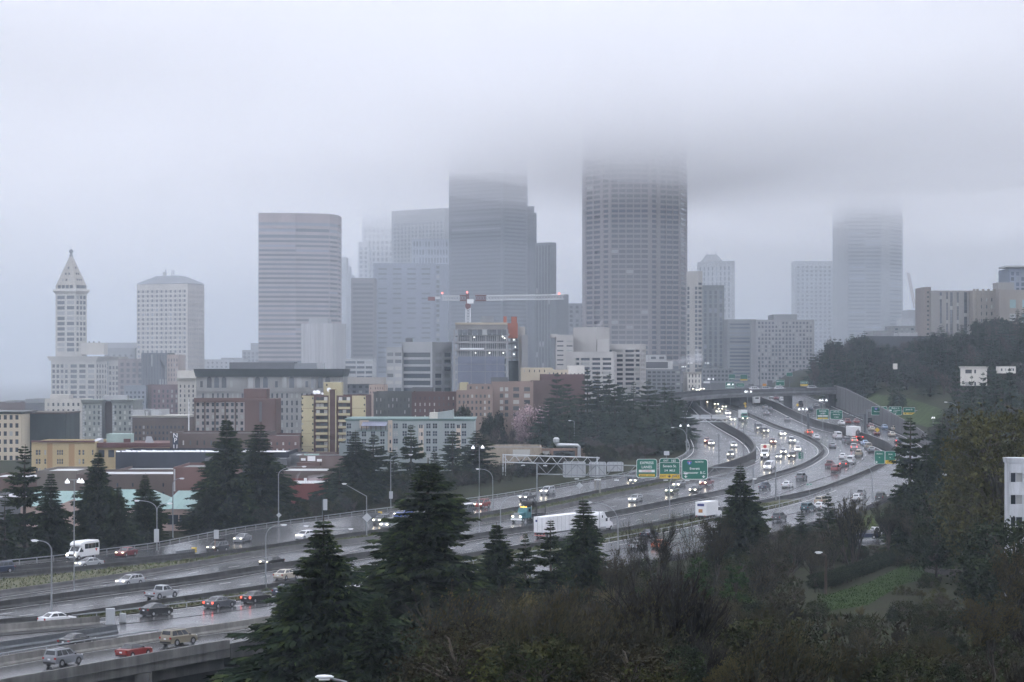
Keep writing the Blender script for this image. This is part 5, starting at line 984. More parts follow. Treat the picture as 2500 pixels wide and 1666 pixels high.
tag(blades(slope, 26000, .55, 3, [mat('weed_a', (.022, .022, .01), .95, .5, .4, spec=.05), mat('weed_b', (.03, .025, .014), .95, .5, .4, spec=.05), mat('weed_c', (.017, .025, .008), .95, .5, .4, spec=.05)], 'rough_grass', w=.16, lean=.7), kind='stuff')
# ------------------------------------------------------------------ vehicles
PAINT = mat('car_paint', (.5, .5, .5), .32, objcol=True, spec=.5, coat=.4); CGL = mat('car_glass', (.018, .022, .027), .06, spec=.6); TRIM = mat('car_trim', (.025, .025, .027), .5); CHROME = mat('wheel_rim', (.42, .43, .45), .35, metal=.7)
HLON = mat('headlight_on', (1, .95, .85), emit=(1, .86, .62), es=8); HLN = mat('headlight_near', (1, .95, .85), emit=(1, .86, .62), es=2.2); HLOFF = mat('headlight_off', (.6, .62, .64), .15); TLOFF = mat('taillight_off', (.25, .02, .015), .25); TLON = mat('taillight_on', (.6, .03, .02), emit=(1, .07, .04), es=2.5); PLATE = mat('number_plate', (.6, .62, .65), .5); AMBER = mat('amber_light', (.9, .4, .05), emit=(1, .45, .05), es=6)
COLS = dict(steel=(.17, .18, .2), white=(.62, .63, .65), silver=(.32, .335, .355), grey=(.16, .17, .19), dgrey=(.07, .075, .085), black=(.015, .016, .018), red=(.2, .02, .017), maroon=(.14, .02, .025), blue=(.03, .07, .3), navy=(.02, .03, .06), teal=(.02, .07, .09), tan=(.3, .26, .19), beige=(.42, .38, .31), green=(.04, .07, .06), gold=(.2, .175, .125), orange=(.45, .12, .04), lblue=(.25, .35, .5))
VT = {}   # type: (body profile, half width, cabin (xb0,xb1,zb,xr0,xr1,zt, wb, wr), side windows, wheel x, wheel r)
VT['sedan'] = ([(-2.3, .3), (-2.38, .55), (-2.32, .98), (-1.7, 1.03), (1.0, .98), (2.0, .84), (2.34, .62), (2.3, .28)], .9, (-1.8, 1.2, .96, -1.0, .3, 1.44, .82, .6), 2, (-1.4, 1.42), .32)
VT['hatch'] = ([(-2.0, .3), (-2.08, .6), (-2.0, 1.02), (.9, 1.0), (1.75, .88), (2.02, .62), (1.98, .28)], .87, (-2.0, 1.15, .98, -1.6, .3, 1.5, .8, .6), 2, (-1.25, 1.28), .31)
VT['prius'] = ([(-2.15, .3), (-2.22, .6), (-2.15, 1.08), (.9, 1.02), (1.85, .86), (2.2, .6), (2.15, .28)], .88, (-2.1, 1.6, 1.0, -.9, .15, 1.5, .82, .58), 2, (-1.32, 1.38), .31)
VT['wagon'] = ([(-2.35, .3), (-2.4, .6), (-2.36, 1.02), (1.0, .98), (2.0, .86), (2.36, .62), (2.3, .28)], .89, (-2.3, 1.2, .98, -2.0, .3, 1.5, .82, .62), 3, (-1.35, 1.38), .33)
VT['suv'] = ([(-2.3, .42), (-2.36, .7), (-2.3, 1.15), (1.05, 1.12), (1.95, 1.04), (2.26, .8), (2.24, .4)], .93, (-2.26, 1.2, 1.1, -2.05, .35, 1.8, .86, .7), 3, (-1.35, 1.4), .38)
VT['minivan'] = ([(-2.45, .32), (-2.5, .7), (-2.44, 1.08), (1.5, 1.04), (2.15, .88), (2.44, .62), (2.4, .3)], .95, (-2.4, 1.75, 1.04, -2.1, .55, 1.72, .88, .7), 3, (-1.5, 1.5), .33)
VT['van'] = ([(-2.7, .4), (-2.75, .8), (-2.72, 1.25), (1.7, 1.2), (2.4, 1.0), (2.62, .75), (2.6, .4)], 1.0, (-2.7, 1.9, 1.2, -2.6, .95, 2.1, .95, .84), 2, (-1.7, 1.7), .36)
VT['pickup'] = ([(-2.65, .5), (-2.7, .8), (-2.66, 1.12), (1.2, 1.15), (2.35, 1.05), (2.66, .8), (2.62, .45)], .93, (-.75, 1.4, 1.12, -.55, .6, 1.78, .86, .7), 2, (-1.65, 1.7), .4)
VT['convertible'] = ([(-2.2, .3), (-2.28, .55), (-2.22, .95), (-1.2, 1.0), (.8, .98), (2.0, .86), (2.32, .62), (2.28, .28)], .86, (-1.55, .95, .96, -1.0, .2, 1.36, .8, .58), 1, (-1.3, 1.4), .31)
_vm = {}
def hull(prof, w_, b=.07):
    cx = sum(p[0] for p in prof)/len(prof); cz = sum(p[1] for p in prof)/len(prof); m = MB(); V = []; n = len(prof)
    for y, k in ((-w_, 1), (-w_+b, 0), (w_-b, 0), (w_, 1)):
        for x, z in prof: V.append((x-(b*1.2 if x > cx else -b*1.2)*k*(abs(x-cx) > 1), y, z-(b*.8 if z > cz else -b*.5)*k))
    f = [(j*n+i, (j+1)*n+i, (j+1)*n+(i+1) % n, j*n+(i+1) % n) for j in range(3) for i in range(n)]+[tuple(range(n)), tuple(range(4*n-1, 3*n-1, -1))]
    return m.add(V, f)
def disc(m, x, y0, y1, z, r, n=12, mi=0):
    V = [(x+r*math.cos(6.2832*i/n), y, z+r*math.sin(6.2832*i/n)) for y in (y0, y1) for i in range(n)]
    return m.add(V, [(i, (i+1) % n, n+(i+1) % n, n+i) for i in range(n)]+[tuple(range(n-1, -1, -1)), tuple(range(n, 2*n))], mi)
def bil(q, u, v, o=.0):
    p = (q[0]*(1-u)+q[1]*u)*(1-v)+(q[3]*(1-u)+q[2]*u)*v; n = (q[1]-q[0]).cross(q[3]-q[0]).normalized(); return p+n*o
def vmesh(ty):
    if ty in _vm: return _vm[ty]
    prof, w_, cab, ns, wx, wr = VT[ty]; D = {}; prof = [(x, z-.11 if z < .52 else z) for x, z in prof]
    m = hull(prof, w_)
    for x in wx:
        for s in (-1, 1): disc(m, x, s*(w_-.05), s*(w_+.004), wr*.98, wr*1.22, 14, 1)
    m.box(prof[0][0]-.04, prof[0][0]+.3, -w_*.92, w_*.92, prof[0][1]+.05, prof[0][1]+.22, 1)
    if ty == 'pickup': m.box(-2.5, -.85, -.72, .72, .9, 1.135, 1)
    D['body'] = m.mesh('body', [PAINT, TRIM])
    a, b, zb, c, e, zt, wb, wt = cab; k = lambda x, y, z: Vector((x, y, z))
    lo = [k(a, -wb, zb), k(b, -wb, zb), k(b, wb, zb), k(a, wb, zb)]; hi = [k(c, -wt, zt), k(e, -wt, zt), k(e, wt, zt), k(c, wt, zt)]; hc = [p+k(0, 0, .06)+(k((c+e)/2, 0, zt)-p)*.12 for p in hi]
    D['cabin'] = MB().add(lo+hi+hc, [(0, 1, 5, 4), (1, 2, 6, 5), (2, 3, 7, 6), (3, 0, 4, 7), (4, 5, 9, 8), (5, 6, 10, 9), (6, 7, 11, 10), (7, 4, 8, 11), (8, 9, 10, 11)]).mesh('cabin', TRIM if ty == 'convertible' else PAINT)
    F_ = [lo[1], lo[2], hi[2], hi[1]]; Bk = [lo[3], lo[0], hi[0], hi[3]]; R1 = [lo[0], lo[1], hi[1], hi[0]]; R2 = [lo[2], lo[3], hi[3], hi[2]]
    q = lambda s, u0, u1, v0, v1: MB().add([bil(s, u, v, .012) for u, v in ((u0, v0), (u1, v0), (u1, v1), (u0, v1))]+[bil(s, u, v, -.02) for u, v in ((u0, v0), (u1, v0), (u1, v1), (u0, v1))], [(0, 1, 2, 3), (0, 4, 5, 1), (1, 5, 6, 2), (2, 6, 7, 3), (3, 7, 4, 0)])
    D['windshield'] = q(F_, .06, .94, .06, .95).mesh('windshield', CGL); D['rear_window'] = q(Bk, .1, .9, .3 if ty in ('suv', 'minivan', 'van', 'wagon') else .12, .92).mesh('rear_window', CGL); D['side'] = []
    if ty == 'van': spans = [(.72, .93)]
    else: spans = [(.08+.86*i/ns, .08+.86*(i+1)/ns-.035) for i in range(ns)]
    for u0, u1 in spans: D['side'] += [q(R1, u0, u1, .14, .9).mesh('side_window', CGL), q(R2, 1-u1, 1-u0, .14, .9).mesh('side_window', CGL)]
    D['wheel'] = disc(MB(), 0, -.11, .11, 0, wr, 14).mesh('wheel', BLACK); rm = MB()
    disc(rm, 0, -.125, .125, 0, wr*.62, 10); D['rim'] = rm.mesh('rim', CHROME)
    xf, xb = max(p[0] for p in prof), min(p[0] for p in prof); zl = prof[-3][1]*.5+prof[-2][1]*.5
    for nm, mt in (('on', HLON), ('near', HLN), ('off', HLOFF)): D['h'+nm] = MB().box(-.12, .035, -.17, .17, -.07, .07).mesh('headlight', mt)
    for nm, mt in (('on', TLON), ('off', TLOFF)): D['t'+nm] = MB().box(-.03, .1, -.1, .1, -.1, .12).mesh('taillight', mt)
    D['plate'] = MB().box(-.02, .01, -.16, .16, -.08, .08).mesh('number_plate', PLATE); D['mirror'] = MB().box(-.08, .06, -.1, .1, -.06, .08).mesh('mirror', TRIM); D['meta'] = (xf, xb, w_, zl, prof[2][1], wx, wr, b, zb)
    D['rack'] = MB().box(c, e, -.02, .02, 0, .05).mesh('roof_rail', TRIM)
    _vm[ty] = D; return D
ALL = [LA, LA2, LB, LBW, LC, LD, LE, LEW, LF, LI, LJ, LG, LH]
def heading(p):
    best = (1e9, None)
    for ln in ALL:
        for i in range(0, len(ln)-1):
            dd = (ln[i].x-p.x)**2+(ln[i].y-p.y)**2
            if dd < best[0]: best = (dd, ln[min(i+1, len(ln)-1)]-ln[max(0, i-1)])
    t = best[1]; return math.atan2(t.y, t.x)
CARN = dict(sedan='sedan_car', hatch='hatchback_car', prius='hatchback_car', wagon='station_wagon', suv='sport_utility_car', minivan='minivan', van='van', pickup='pickup_truck', convertible='convertible_car')
def car(ty, u, v, col, label, dr=1, lit=None, loc=None, hd=None, group='vehicles on the freeway', dz=0, brake=False):
    D = vmesh(ty); p = loc or RD(u, v); h = (heading(p) if hd is None else hd)+(math.pi if dr < 0 else 0); far = p.y > 560
    if lit is None: lit = dr < 0
    t = thing(CARN[ty], label, {'sedan': 'car', 'hatch': 'car', 'prius': 'car', 'wagon': 'car', 'suv': 'car', 'convertible': 'car', 'pickup': 'pickup truck'}.get(ty, 'van'), p+Vector((0, 0, .02+dz)), h, group)
    sl = math.atan2(zr(p.y+2)-zr(p.y-2), 4)*math.sin(h) if loc is None else 0; t.rotation_euler = (0, -sl, h); c = (*COLS[col], 1)
    link('body', D['body'], t).color = c; link('cabin', D['cabin'], t).color = c; link('windshield', D['windshield'], t); link('rear_window', D['rear_window'], t)
    for m in D['side']: link('side_window', m, t)
    xf, xb, w_, zl, zt, wx, wr, bx, zb = D['meta']
    for x in wx:
        for s in (-1, 1):
            o = link('wheel', D['wheel'], t, (x, s*(w_-.085), wr))
            if not far: link('rim', D['rim'], o)
    for s in (-1, 1): link('headlight', D[('hon' if p.y > 430 else 'hnear') if lit else 'hoff'], t, (xf-.1, s*(w_-.27), zl+.02)); link('taillight', D['ton' if brake else 'toff'], t, (xb-.02, s*(w_-.13), zt-.2))
    if not far:
        link('number_plate', D['plate'], t, (xb-.03, 0, zt-.3))
        for s in (-1, 1): link('mirror', D['mirror'], t, (bx-.35, s*(w_+.04), zb+.08))
        if ty in ('suv', 'wagon'):
            for s in (-1, 1): link('roof_rail', D['rack'], t, (0, s*.5, VT[ty][2][5]+.08))
    return t
for a in (
 ('sedan', 308, 1358, 'maroon', 'maroon sedan with headlights on right of the shuttle bus', -1), ('sedan', 217, 1385, 'silver', 'silver sedan half hidden behind the low dark barrier', -1), ('suv', -2, 1400, 'navy', 'dark blue car cut off by the left edge', -1), ('wagon', 317, 1429, 'silver', 'silver station wagon with lit fog lamps coming left', -1),
 ('pickup', 395, 1461, 'silver', 'silver crew cab pickup driving right above the black hatchback', 1), ('prius', 382, 1502, 'black', 'black rounded hatchback driving away on the exit road', 1), ('sedan', 140, 1524, 'white', 'white sedan behind the pale parapet', 1), ('sedan', 189, 1578, 'black', 'black sedan in the lane below the pale parapet', 1), ('suv', 155, 1624, 'steel', 'silver grey sport utility car lowest on the left', 1), ('convertible', 327, 1603, 'red', 'red convertible with black soft top behind the parapet', 1), ('suv', 437, 1574, 'gold', 'tan and silver sport utility car at the parapet end', 1),
 ('suv', 531, 1348, 'dgrey', 'dark sport utility car carrying a roof box behind the sign post', -1), ('sedan', 592, 1323, 'grey', 'grey sedan throwing spray on the far lanes', -1), ('hatch', 744, 1316, 'white', 'white hatchback above the big foreground fir', -1), ('sedan', 663, 1381, 'black', 'black sedan with headlights in the middle lanes', -1), ('sedan', 626, 1470, 'black', 'black sedan braking behind the grey one by the guardrail', 1), ('sedan', 537, 1483, 'dgrey', 'dark grey sedan braking beside the guardrail', 1), ('sedan', 699, 1414, 'beige', 'beige sedan left of the big foreground fir', 1), ('sedan', 700, 1453, 'navy', 'dark blue sedan disappearing behind the big fir', 1), ('suv', 876, 1450, 'white', 'white sport utility car between the two big firs', 1), ('sedan', 712, 1500, 'grey', 'grey car roof just showing beside the big fir', 1),
 ('minivan', 951, 1288, 'silver', 'silver minivan left of the tallest fir', -1), ('suv', 932, 1279, 'dgrey', 'dark car behind the silver minivan', -1), ('sedan', 986, 1262, 'blue', 'bright blue car beside the tallest fir', -1), ('suv', 1139, 1254, 'dgrey', 'dark sport utility car with a white load on its roof', -1), ('suv', 1177, 1240, 'red', 'red sport utility car behind the one with roof load', -1), ('pickup', 1288, 1222, 'dgrey', 'dark pickup beside the left sign bridge post', -1), ('suv', 1337, 1207, 'silver', 'silver sport utility car behind the sign bridge post', -1),
 ('wagon', 1552, 1225, 'silver', 'silver wagon with reflected headlights below the green signs', -1), ('suv', 1641, 1206, 'green', 'dark green car under the exit sign', -1), ('sedan', 1659, 1189, 'grey', 'grey sedan in spray behind the dark green car', -1), ('sedan', 1698, 1202, 'black', 'black sedan under the green route sign', -1), ('pickup', 1725, 1186, 'maroon', 'maroon pickup with headlights under the route sign', -1), ('pickup', 1556, 1181, 'grey', 'grey pickup with headlights under the express sign', -1), ('suv', 1548, 1170, 'dgrey', 'dark car just behind the pickup under the express sign', -1),
 ('sedan', 1585, 1312, 'navy', 'dark blue sedan on the exit road behind bare twigs', 1), ('sedan', 1560, 1341, 'silver', 'silver sedan on the exit road behind bare twigs', 1), ('sedan', 1612, 1338, 'orange', 'orange red car behind the bare trees', 1), ('pickup', 1867, 1196, 'navy', 'dark blue pickup right of the sign bridge post', 1), ('sedan', 1923, 1190, 'white', 'white sedan right of the dark blue pickup', 1), ('suv', 1957, 1172, 'grey', 'grey car on the outer lanes below the curve', 1), ('pickup', 2026, 1141, 'maroon', 'maroon pickup behind the red one on the curve', 1), ('suv', 2041, 1152, 'red', 'bright red truck on the curve', 1), ('sedan', 2062, 1138, 'black', 'black sedan with tail lights right of the red truck', 1), ('van', 2078, 1132, 'white', 'white van ahead of the red truck', 1), ('sedan', 2058, 1120, 'white', 'pale sedan left of the white van on the curve', 1), ('suv', 2097, 1114, 'tan', 'tan car above the white van on the curve', 1),
 ('suv', 1973, 1248, 'teal', 'dark teal car on the exit road', 1), ('suv', 2005, 1232, 'tan', 'tan car ahead of the white sedan on the exit road', 1), ('sedan', 2002, 1243, 'white', 'white sedan right behind the teal car', 1), ('pickup', 2101, 1214, 'silver', 'silver pickup on the exit road', 1), ('sedan', 2093, 1222, 'white', 'white car behind the silver pickup', 1), ('suv', 2151, 1222, 'black', 'black car at the end of the exit road by the firs', 1), ('suv', 1903, 1272, 'dgrey', 'dark car behind bare branches on the exit road', 1),
 ('suv', 1784, 1116, 'grey', 'grey car with bright reflections lowest in the left roadway', -1), ('sedan', 1791, 1092, 'silver', 'silver car by the curved wall in the left roadway', -1), ('sedan', 1736, 1087, 'silver', 'silver car leading two in the left roadway', -1), ('sedan', 1726, 1081, 'maroon', 'maroon car just behind the silver one in the left roadway', -1), ('van', 1878, 1146, 'white', 'white van with headlights below the white box truck', -1), ('van', 1852, 1050, 'dgrey', 'dark van with headlights high in the oncoming lanes', -1), ('suv', 1867, 1058, 'dgrey', 'dark car right behind the dark van', -1), ('sedan', 1909, 1064, 'white', 'white car with headlights left of the curve', -1), ('suv', 1933, 1082, 'silver', 'silver car with headlights beside the lamp arm', -1), ('sedan', 1886, 1083, 'maroon', 'maroon car behind the white box truck', -1), ('sedan', 1912, 1108, 'grey', 'grey car in spray right of the white box truck', -1), ('sedan', 1901, 1120, 'silver', 'silver car with headlights right of the white van', -1), ('sedan', 1948, 1102, 'white', 'white car with headlights at the inner curve', -1), ('suv', 1934, 1120, 'black', 'black car with headlights near the small green sign', -1),
 ('sedan', 1788, 1029, 'silver', 'oncoming silver car near the white sign frame', -1), ('sedan', 1753, 1009, 'silver', 'oncoming silver car behind the dark one near the overpass', -1), ('suv', 1757, 1004, 'black', 'oncoming dark car with two lamps under the overpass', -1), ('sedan', 1748, 991, 'silver', 'oncoming car nearest the overpass pier', -1), ('sedan', 1767, 997, 'white', 'oncoming white car right of the dark one', -1), ('sedan', 1776, 1013, 'white', 'oncoming white car above the white sign frame', -1), ('sedan', 1776, 1022, 'silver', 'oncoming car partly behind the white sign frame', -1), ('sedan', 1733, 979, 'grey', 'oncoming far car under the left span', -1), ('sedan', 1740, 984, 'grey', 'oncoming far car second under the left span', -1), ('sedan', 1722, 986, 'maroon', 'oncoming far car beside the left pier', -1),
 ('sedan', 1868, 998, 'silver', 'departing pale car right of the white coach', 1), ('sedan', 1880, 1004, 'dgrey', 'departing dark car right of the pale one', 1), ('sedan', 1871, 1014, 'grey', 'departing grey car in the middle of the straight', 1), ('sedan', 1922, 1028, 'grey', 'departing grey car alone on the straight', 1), ('sedan', 1974, 1060, 'orange', 'departing car with orange lamps by the lamp pole', 1), ('sedan', 1992, 1072, 'white', 'white car half hidden by the median curve', 1), ('van', 2044, 1071, 'white', 'white van with dark rear windows on the straight', 1), ('sedan', 2032, 1093, 'grey', 'grey car right of the median curve', 1), ('suv', 2066, 1082, 'dgrey', 'dark car left of the flatbed trailer', 1), ('sedan', 2083, 1080, 'beige', 'pale car with brake lights behind the trailer', 1), ('suv', 2084, 1098, 'silver', 'silver car behind the pale braking car', 1), ('sedan', 2111, 1087, 'lblue', 'pale blue car right of the trailer', 1), ('suv', 2119, 1096, 'gold', 'brownish car right of the silver one', 1), ('sedan', 2127, 1103, 'grey', 'greyish car above the small green exit signs', 1),
 ('pickup', 2069, 1036, 'red', 'red pickup on the right hand exit lanes', 1), ('sedan', 2054, 1038, 'white', 'white car left of the red pickup on the exit lanes', 1), ('sedan', 2090, 1034, 'red', 'second red car on the right hand exit lanes', 1), ('suv', 2121, 1033, 'black', 'black and white car by the sign frame post', 1), ('sedan', 2125, 1045, 'maroon', 'maroon car above the yellow diamond', 1), ('sedan', 2128, 1052, 'beige', 'beige car left of the yellow diamond', 1), ('sedan', 2139, 1063, 'maroon', 'dark red car below the yellow diamond', 1), ('sedan', 2159, 1048, 'lblue', 'light blue car right of the yellow diamond', 1), ('sedan', 2184, 1051, 'beige', 'beige car far right on the exit lanes', 1), ('sedan', 2177, 1066, 'beige', 'pale car below the beige one on the exit lanes', 1), ('sedan', 2192, 1081, 'navy', 'dark car with one tail light by the fir', 1),
 ('sedan', 1882, 972, 'white', 'far white car right of the centre pier', 1), ('sedan', 1895, 976, 'maroon', 'far maroon car right of the centre pier', 1), ('suv', 1908, 981, 'white', 'far white car left of the triple pier', 1), ('suv', 1954, 990, 'dgrey', 'far dark truck right of the triple pier', 1), ('sedan', 1978, 1002, 'navy', 'far dark blue car below the yellow diamond at the pier', 1), ('sedan', 1993, 995, 'grey', 'far grey car behind the bell lamps', 1)):
    brake = any(k in a[4] for k in ('brak', 'tail light', 'orange lamps')); car(*a, brake=brake)
# extra loads on cars
def onto(label_part, pieces, mt, name):
    for o in COL.objects:
        if o.get('label', '').startswith(label_part): m = MB(); [m.box(*b) for b in pieces]; m.build(name, mt, o); return
onto('dark sport utility car carrying', [(-1.6, .2, -.5, .5, 1.92, 2.3)], TRIM, 'roof_box'); onto('dark sport utility car with a white load', [(-2.3, 1.6, -.45, .45, 1.95, 2.08)], WHITE, 'roof_load')
# shuttle bus
def wheels(t, xs, w_, r=.42, rim=True, dual=None):
    wmh = disc(MB(), 0, -.15, .15, 0, r, 14).mesh('wheel', BLACK); rmm = disc(MB(), 0, -.165, .165, 0, r*.55, 10).mesh('rim', CHROME)
    for x in xs:
        for s in (-1, 1):
            o = link('wheel', wmh, t, (x, s*(w_-.12), r))
            if rim: link('rim', rmm, o)
def lamps(t, xf, w_, z, on=True, xb=None, tz=.9, brake=False):
    hm = MB().box(-.05, .06, -.16, .16, -.1, .1).mesh('headlight', HLON if on else HLOFF); tm = MB().box(-.04, .04, -.1, .1, -.12, .12).mesh('taillight', TLON if brake else TLOFF)
    for s in (-1, 1):
        link('headlight', hm, t, (xf, s*(w_-.25), z))
        if xb is not None: link('taillight', tm, t, (xb, s*(w_-.15), tz))
def pane(t, pts, name='window', m=CGL): return MB().add(pts, [tuple(range(len(pts)))]).build(name, m, t)
def bus():
    p = RD(200, 1365); t = thing('shuttle_bus', 'white shuttle bus with headlights and dark side windows', 'bus', p+Vector((0, 0, .02)), heading(p)+math.pi, 'vehicles on the freeway'); WP = mat('bus_white', (.75, .76, .77), .35, coat=.3)
    m = hull([(-3.6, .5), (-3.65, 1.2), (-3.6, 2.8), (-3.35, 3.05), (1.0, 3.05), (1.9, 2.75), (2.0, 2.4), (1.5, 2.2), (1.35, .5)], 1.15, .1); m.build('coach_body', WP, t); h = hull([(1.3, .45), (1.3, 2.25), (1.75, 2.15), (2.45, 1.35), (3.2, 1.15), (3.3, .8), (3.28, .45)], .98, .08); h.build('cab', WP, t)
    for s in (-1, 1):
        for i in range(4): MB().box(-3.3+i*1.05, -3.3+i*1.05+1.0, s*1.155-.01, s*1.155+.01, 1.75, 2.6).build('side_window', CGL, t)
        MB().add([(1.45, s*.99, 1.3), (2.3, s*.99, 1.3), (1.8, s*.99, 1.95), (1.45, s*.99, 1.95)], [(0, 1, 2, 3)]).build('door_window', CGL, t); MB().box(1.5, 1.6, s*1.15-.15, s*1.15+.15, 1.3, 1.7).build('mirror', TRIM, t)
    MB().add([(2.42, -.85, 1.42), (2.42, .85, 1.42), (1.82, .8, 2.12), (1.82, -.8, 2.12)], [(0, 1, 2, 3)]).build('windshield', CGL, t); MB().box(3.26, 3.33, -.5, .5, .65, 1.0).build('grille', TRIM, t); MB().box(3.2, 3.4, -.95, .95, .4, .6).build('bumper', CHROME, t)
    MB().add([(-3.0, 1.165, 1.65), (-2.2, 1.165, 1.65), (-2.6, 1.165, 1.15)], [(0, 1, 2)]).build('side_emblem', mat('emblem_red', (.4, .05, .05)), t); wheels(t, (-2.2, 2.5), 1.08, .4); lamps(t, 3.27, .98, .9, True, -3.66, 1.0)
bus()
def semi():
    a, b = RD(1318, 1316), RD(1487, 1291); hd = math.atan2(b.y-a.y, b.x-a.x); t = thing('semi_truck', 'white semi truck with long box trailer driving right', 'truck', a+Vector((0, 0, .02)), hd, 'vehicles on the freeway'); L = (b-a).length; WP = mat('truck_white', (.72, .73, .75), .4, .08, .6, coord='obj'); tl = min(17.5, L-6.4)
    MB().box(0, tl, -1.3, 1.3, 1.15, 4.05).build('trailer_box', WP, t); x0 = L-5.6
    for s in (-1, 1): o = MB().box(-.05, -.0, min(s*.03, s*1.27), max(s*.03, s*1.27), 1.2, 4.0).build('rear_door', WP, t); MB().box(-.08, -.05, s*.5-.02, s*.5+.02, 1.3, 3.9).build('lock_rod', STEEL, o)
    MB().box(-.09, -.06, .5, .9, 3.1, 3.5).build('door_emblem', mat('emblem_navy', (.03, .04, .16)), t)
    rb = MB().box(-.015, .015, -1.315, -1.3, 1.2, 4.0).mesh('panel_rib', STEEL)
    for i in range(1, 12): link('panel_rib', rb, t, (i*tl/12, 0, 0))
    MB().box(.2, tl+4.2, -.5, .5, .8, 1.15).build('chassis', TRIM, t); MB().box(-.1, 0, -1.2, 1.2, .5, .7).build('rear_guard', mat('red_white_guard', (.45, .2, .18)), t)
    m = hull([(x0, .7), (x0, 3.3), (x0+.5, 3.9), (x0+1.4, 3.85), (x0+2.3, 3.1), (x0+2.9, 2.7), (x0+3.2, 2.0), (x0+4.2, 1.85), (x0+5.1, 1.45), (x0+5.3, .9), (x0+5.25, .5)], 1.15, .15); m.build('tractor', WP, t)
    for s in (-1, 1):
        MB().box(x0+2.1, x0+2.85, s*1.155-.01, s*1.155+.01, 1.95, 2.55).build('side_window', CGL, t); MB().box(x0+.6, x0+1.0, s*1.155-.01, s*1.155+.01, 2.7, 3.2).build('sleeper_window', CGL, t); MB().tube([(x0-.2, s*1.0, .8), (x0-.2, s*1.0, 3.9)], .09, 6).build('exhaust_stack', CHROME, t); MB().box(x0+2.85, x0+3.0, s*1.4-.12, s*1.4+.12, 1.9, 2.6).build('mirror', WP, t); MB().box(x0, x0+2.2, s*1.15-.03, s*1.15+.03, .45, .95).build('fuel_tank', CHROME, t)
    MB().add([(x0+2.92, -1, 2.05), (x0+2.92, 1, 2.05), (x0+2.62, .95, 2.8), (x0+2.62, -.95, 2.8)], [(0, 1, 2, 3)]).build('windshield', CGL, t); wheels(t, (1.2, 2.4, tl-.6, tl+.6, x0+4.3), 1.2, .5); lamps(t, x0+5.25, 1.1, 1.0, False, -.07, .95)
semi()
def log_truck():
    p = RD(1268, 1276); t = thing('log_truck', 'teal logging truck with upright stakes and folded trailer', 'truck', p+Vector((0, 0, .02)), heading(p)+math.pi, 'vehicles on the freeway'); TP = mat('truck_teal', (.05, .16, .18), .4)
    hull([(-3.2, .8), (-3.2, 2.9), (-1.6, 2.95), (-1.2, 2.1), (-1.0, .8)], 1.05, .1).build('cab', TP, t); hull([(-1.1, .8), (-1.1, 2.0), (1.0, 1.85), (1.1, .8)], .72, .08).build('hood', TP, t); MB().box(1.05, 1.2, -.6, .6, .8, 2.0).build('grille', CHROME, t); MB().box(1.1, 1.4, -1.2, 1.2, .5, .85).build('bumper', WHITE, t)
    MB().add([(-1.52, -.9, 2.1), (-1.52, .9, 2.1), (-1.72, .85, 2.75), (-1.72, -.85, 2.75)], [(0, 1, 2, 3)]).build('windshield', CGL, t)
    for s in (-1, 1):
        MB().box(-2.7, -1.9, s*1.06-.01, s*1.06+.01, 2.05, 2.7).build('side_window', CGL, t); hull([(-.3, .6), (-.2, 1.15), (.6, 1.25), (1.1, .95), (1.15, .6)], .2, .05).build('fender', TP, t, (0, s*.95, 0)); MB().tube([(-3.35, s*.9, .9), (-3.35, s*.9, 3.7)], .09, 6).build('exhaust_stack', CHROME, t)
        for x in (-5.0, -8.6): MB().box(x-.08, x+.08, s*1.2-.08, s*1.2+.08, 1.3, 3.2).build('stake', TRIM, t)
    MB().box(-9.6, -.5, -.45, .45, .8, 1.15).build('frame', TRIM, t); MB().box(-5.15, -4.85, -1.25, 1.25, 1.15, 1.4).build('bunk', TRIM, t); MB().box(-8.75, -8.45, -1.25, 1.25, 1.15, 1.4).build('bunk', TRIM, t); MB().box(-7.5, -3.0, -.5, .5, 2.9, 3.2).build('folded_trailer', TRIM, t); MB().tube([(-4.2, 0, 1.2), (-4.6, 0, 3.1)], .15, 6).build('trailer_reach', TRIM, t)
    for x in (-3.6, -4.8): disc(MB(), x, -1.1, 1.1, 3.65, .5).build('trailer_wheel', BLACK, t)
    wheels(t, (.45, -5.4, -6.7, -9.0), 1.18, .5); lamps(t, 1.12, 1.15, 1.25, True, -9.6, .9)
    lm = MB().box(-.05, .05, -.06, .06, 0, .08).mesh('marker_light', AMBER); [link('marker_light', lm, t, (-1.75, y, 2.98)) for y in (-.6, -.3, 0, .3, .6)]
log_truck()
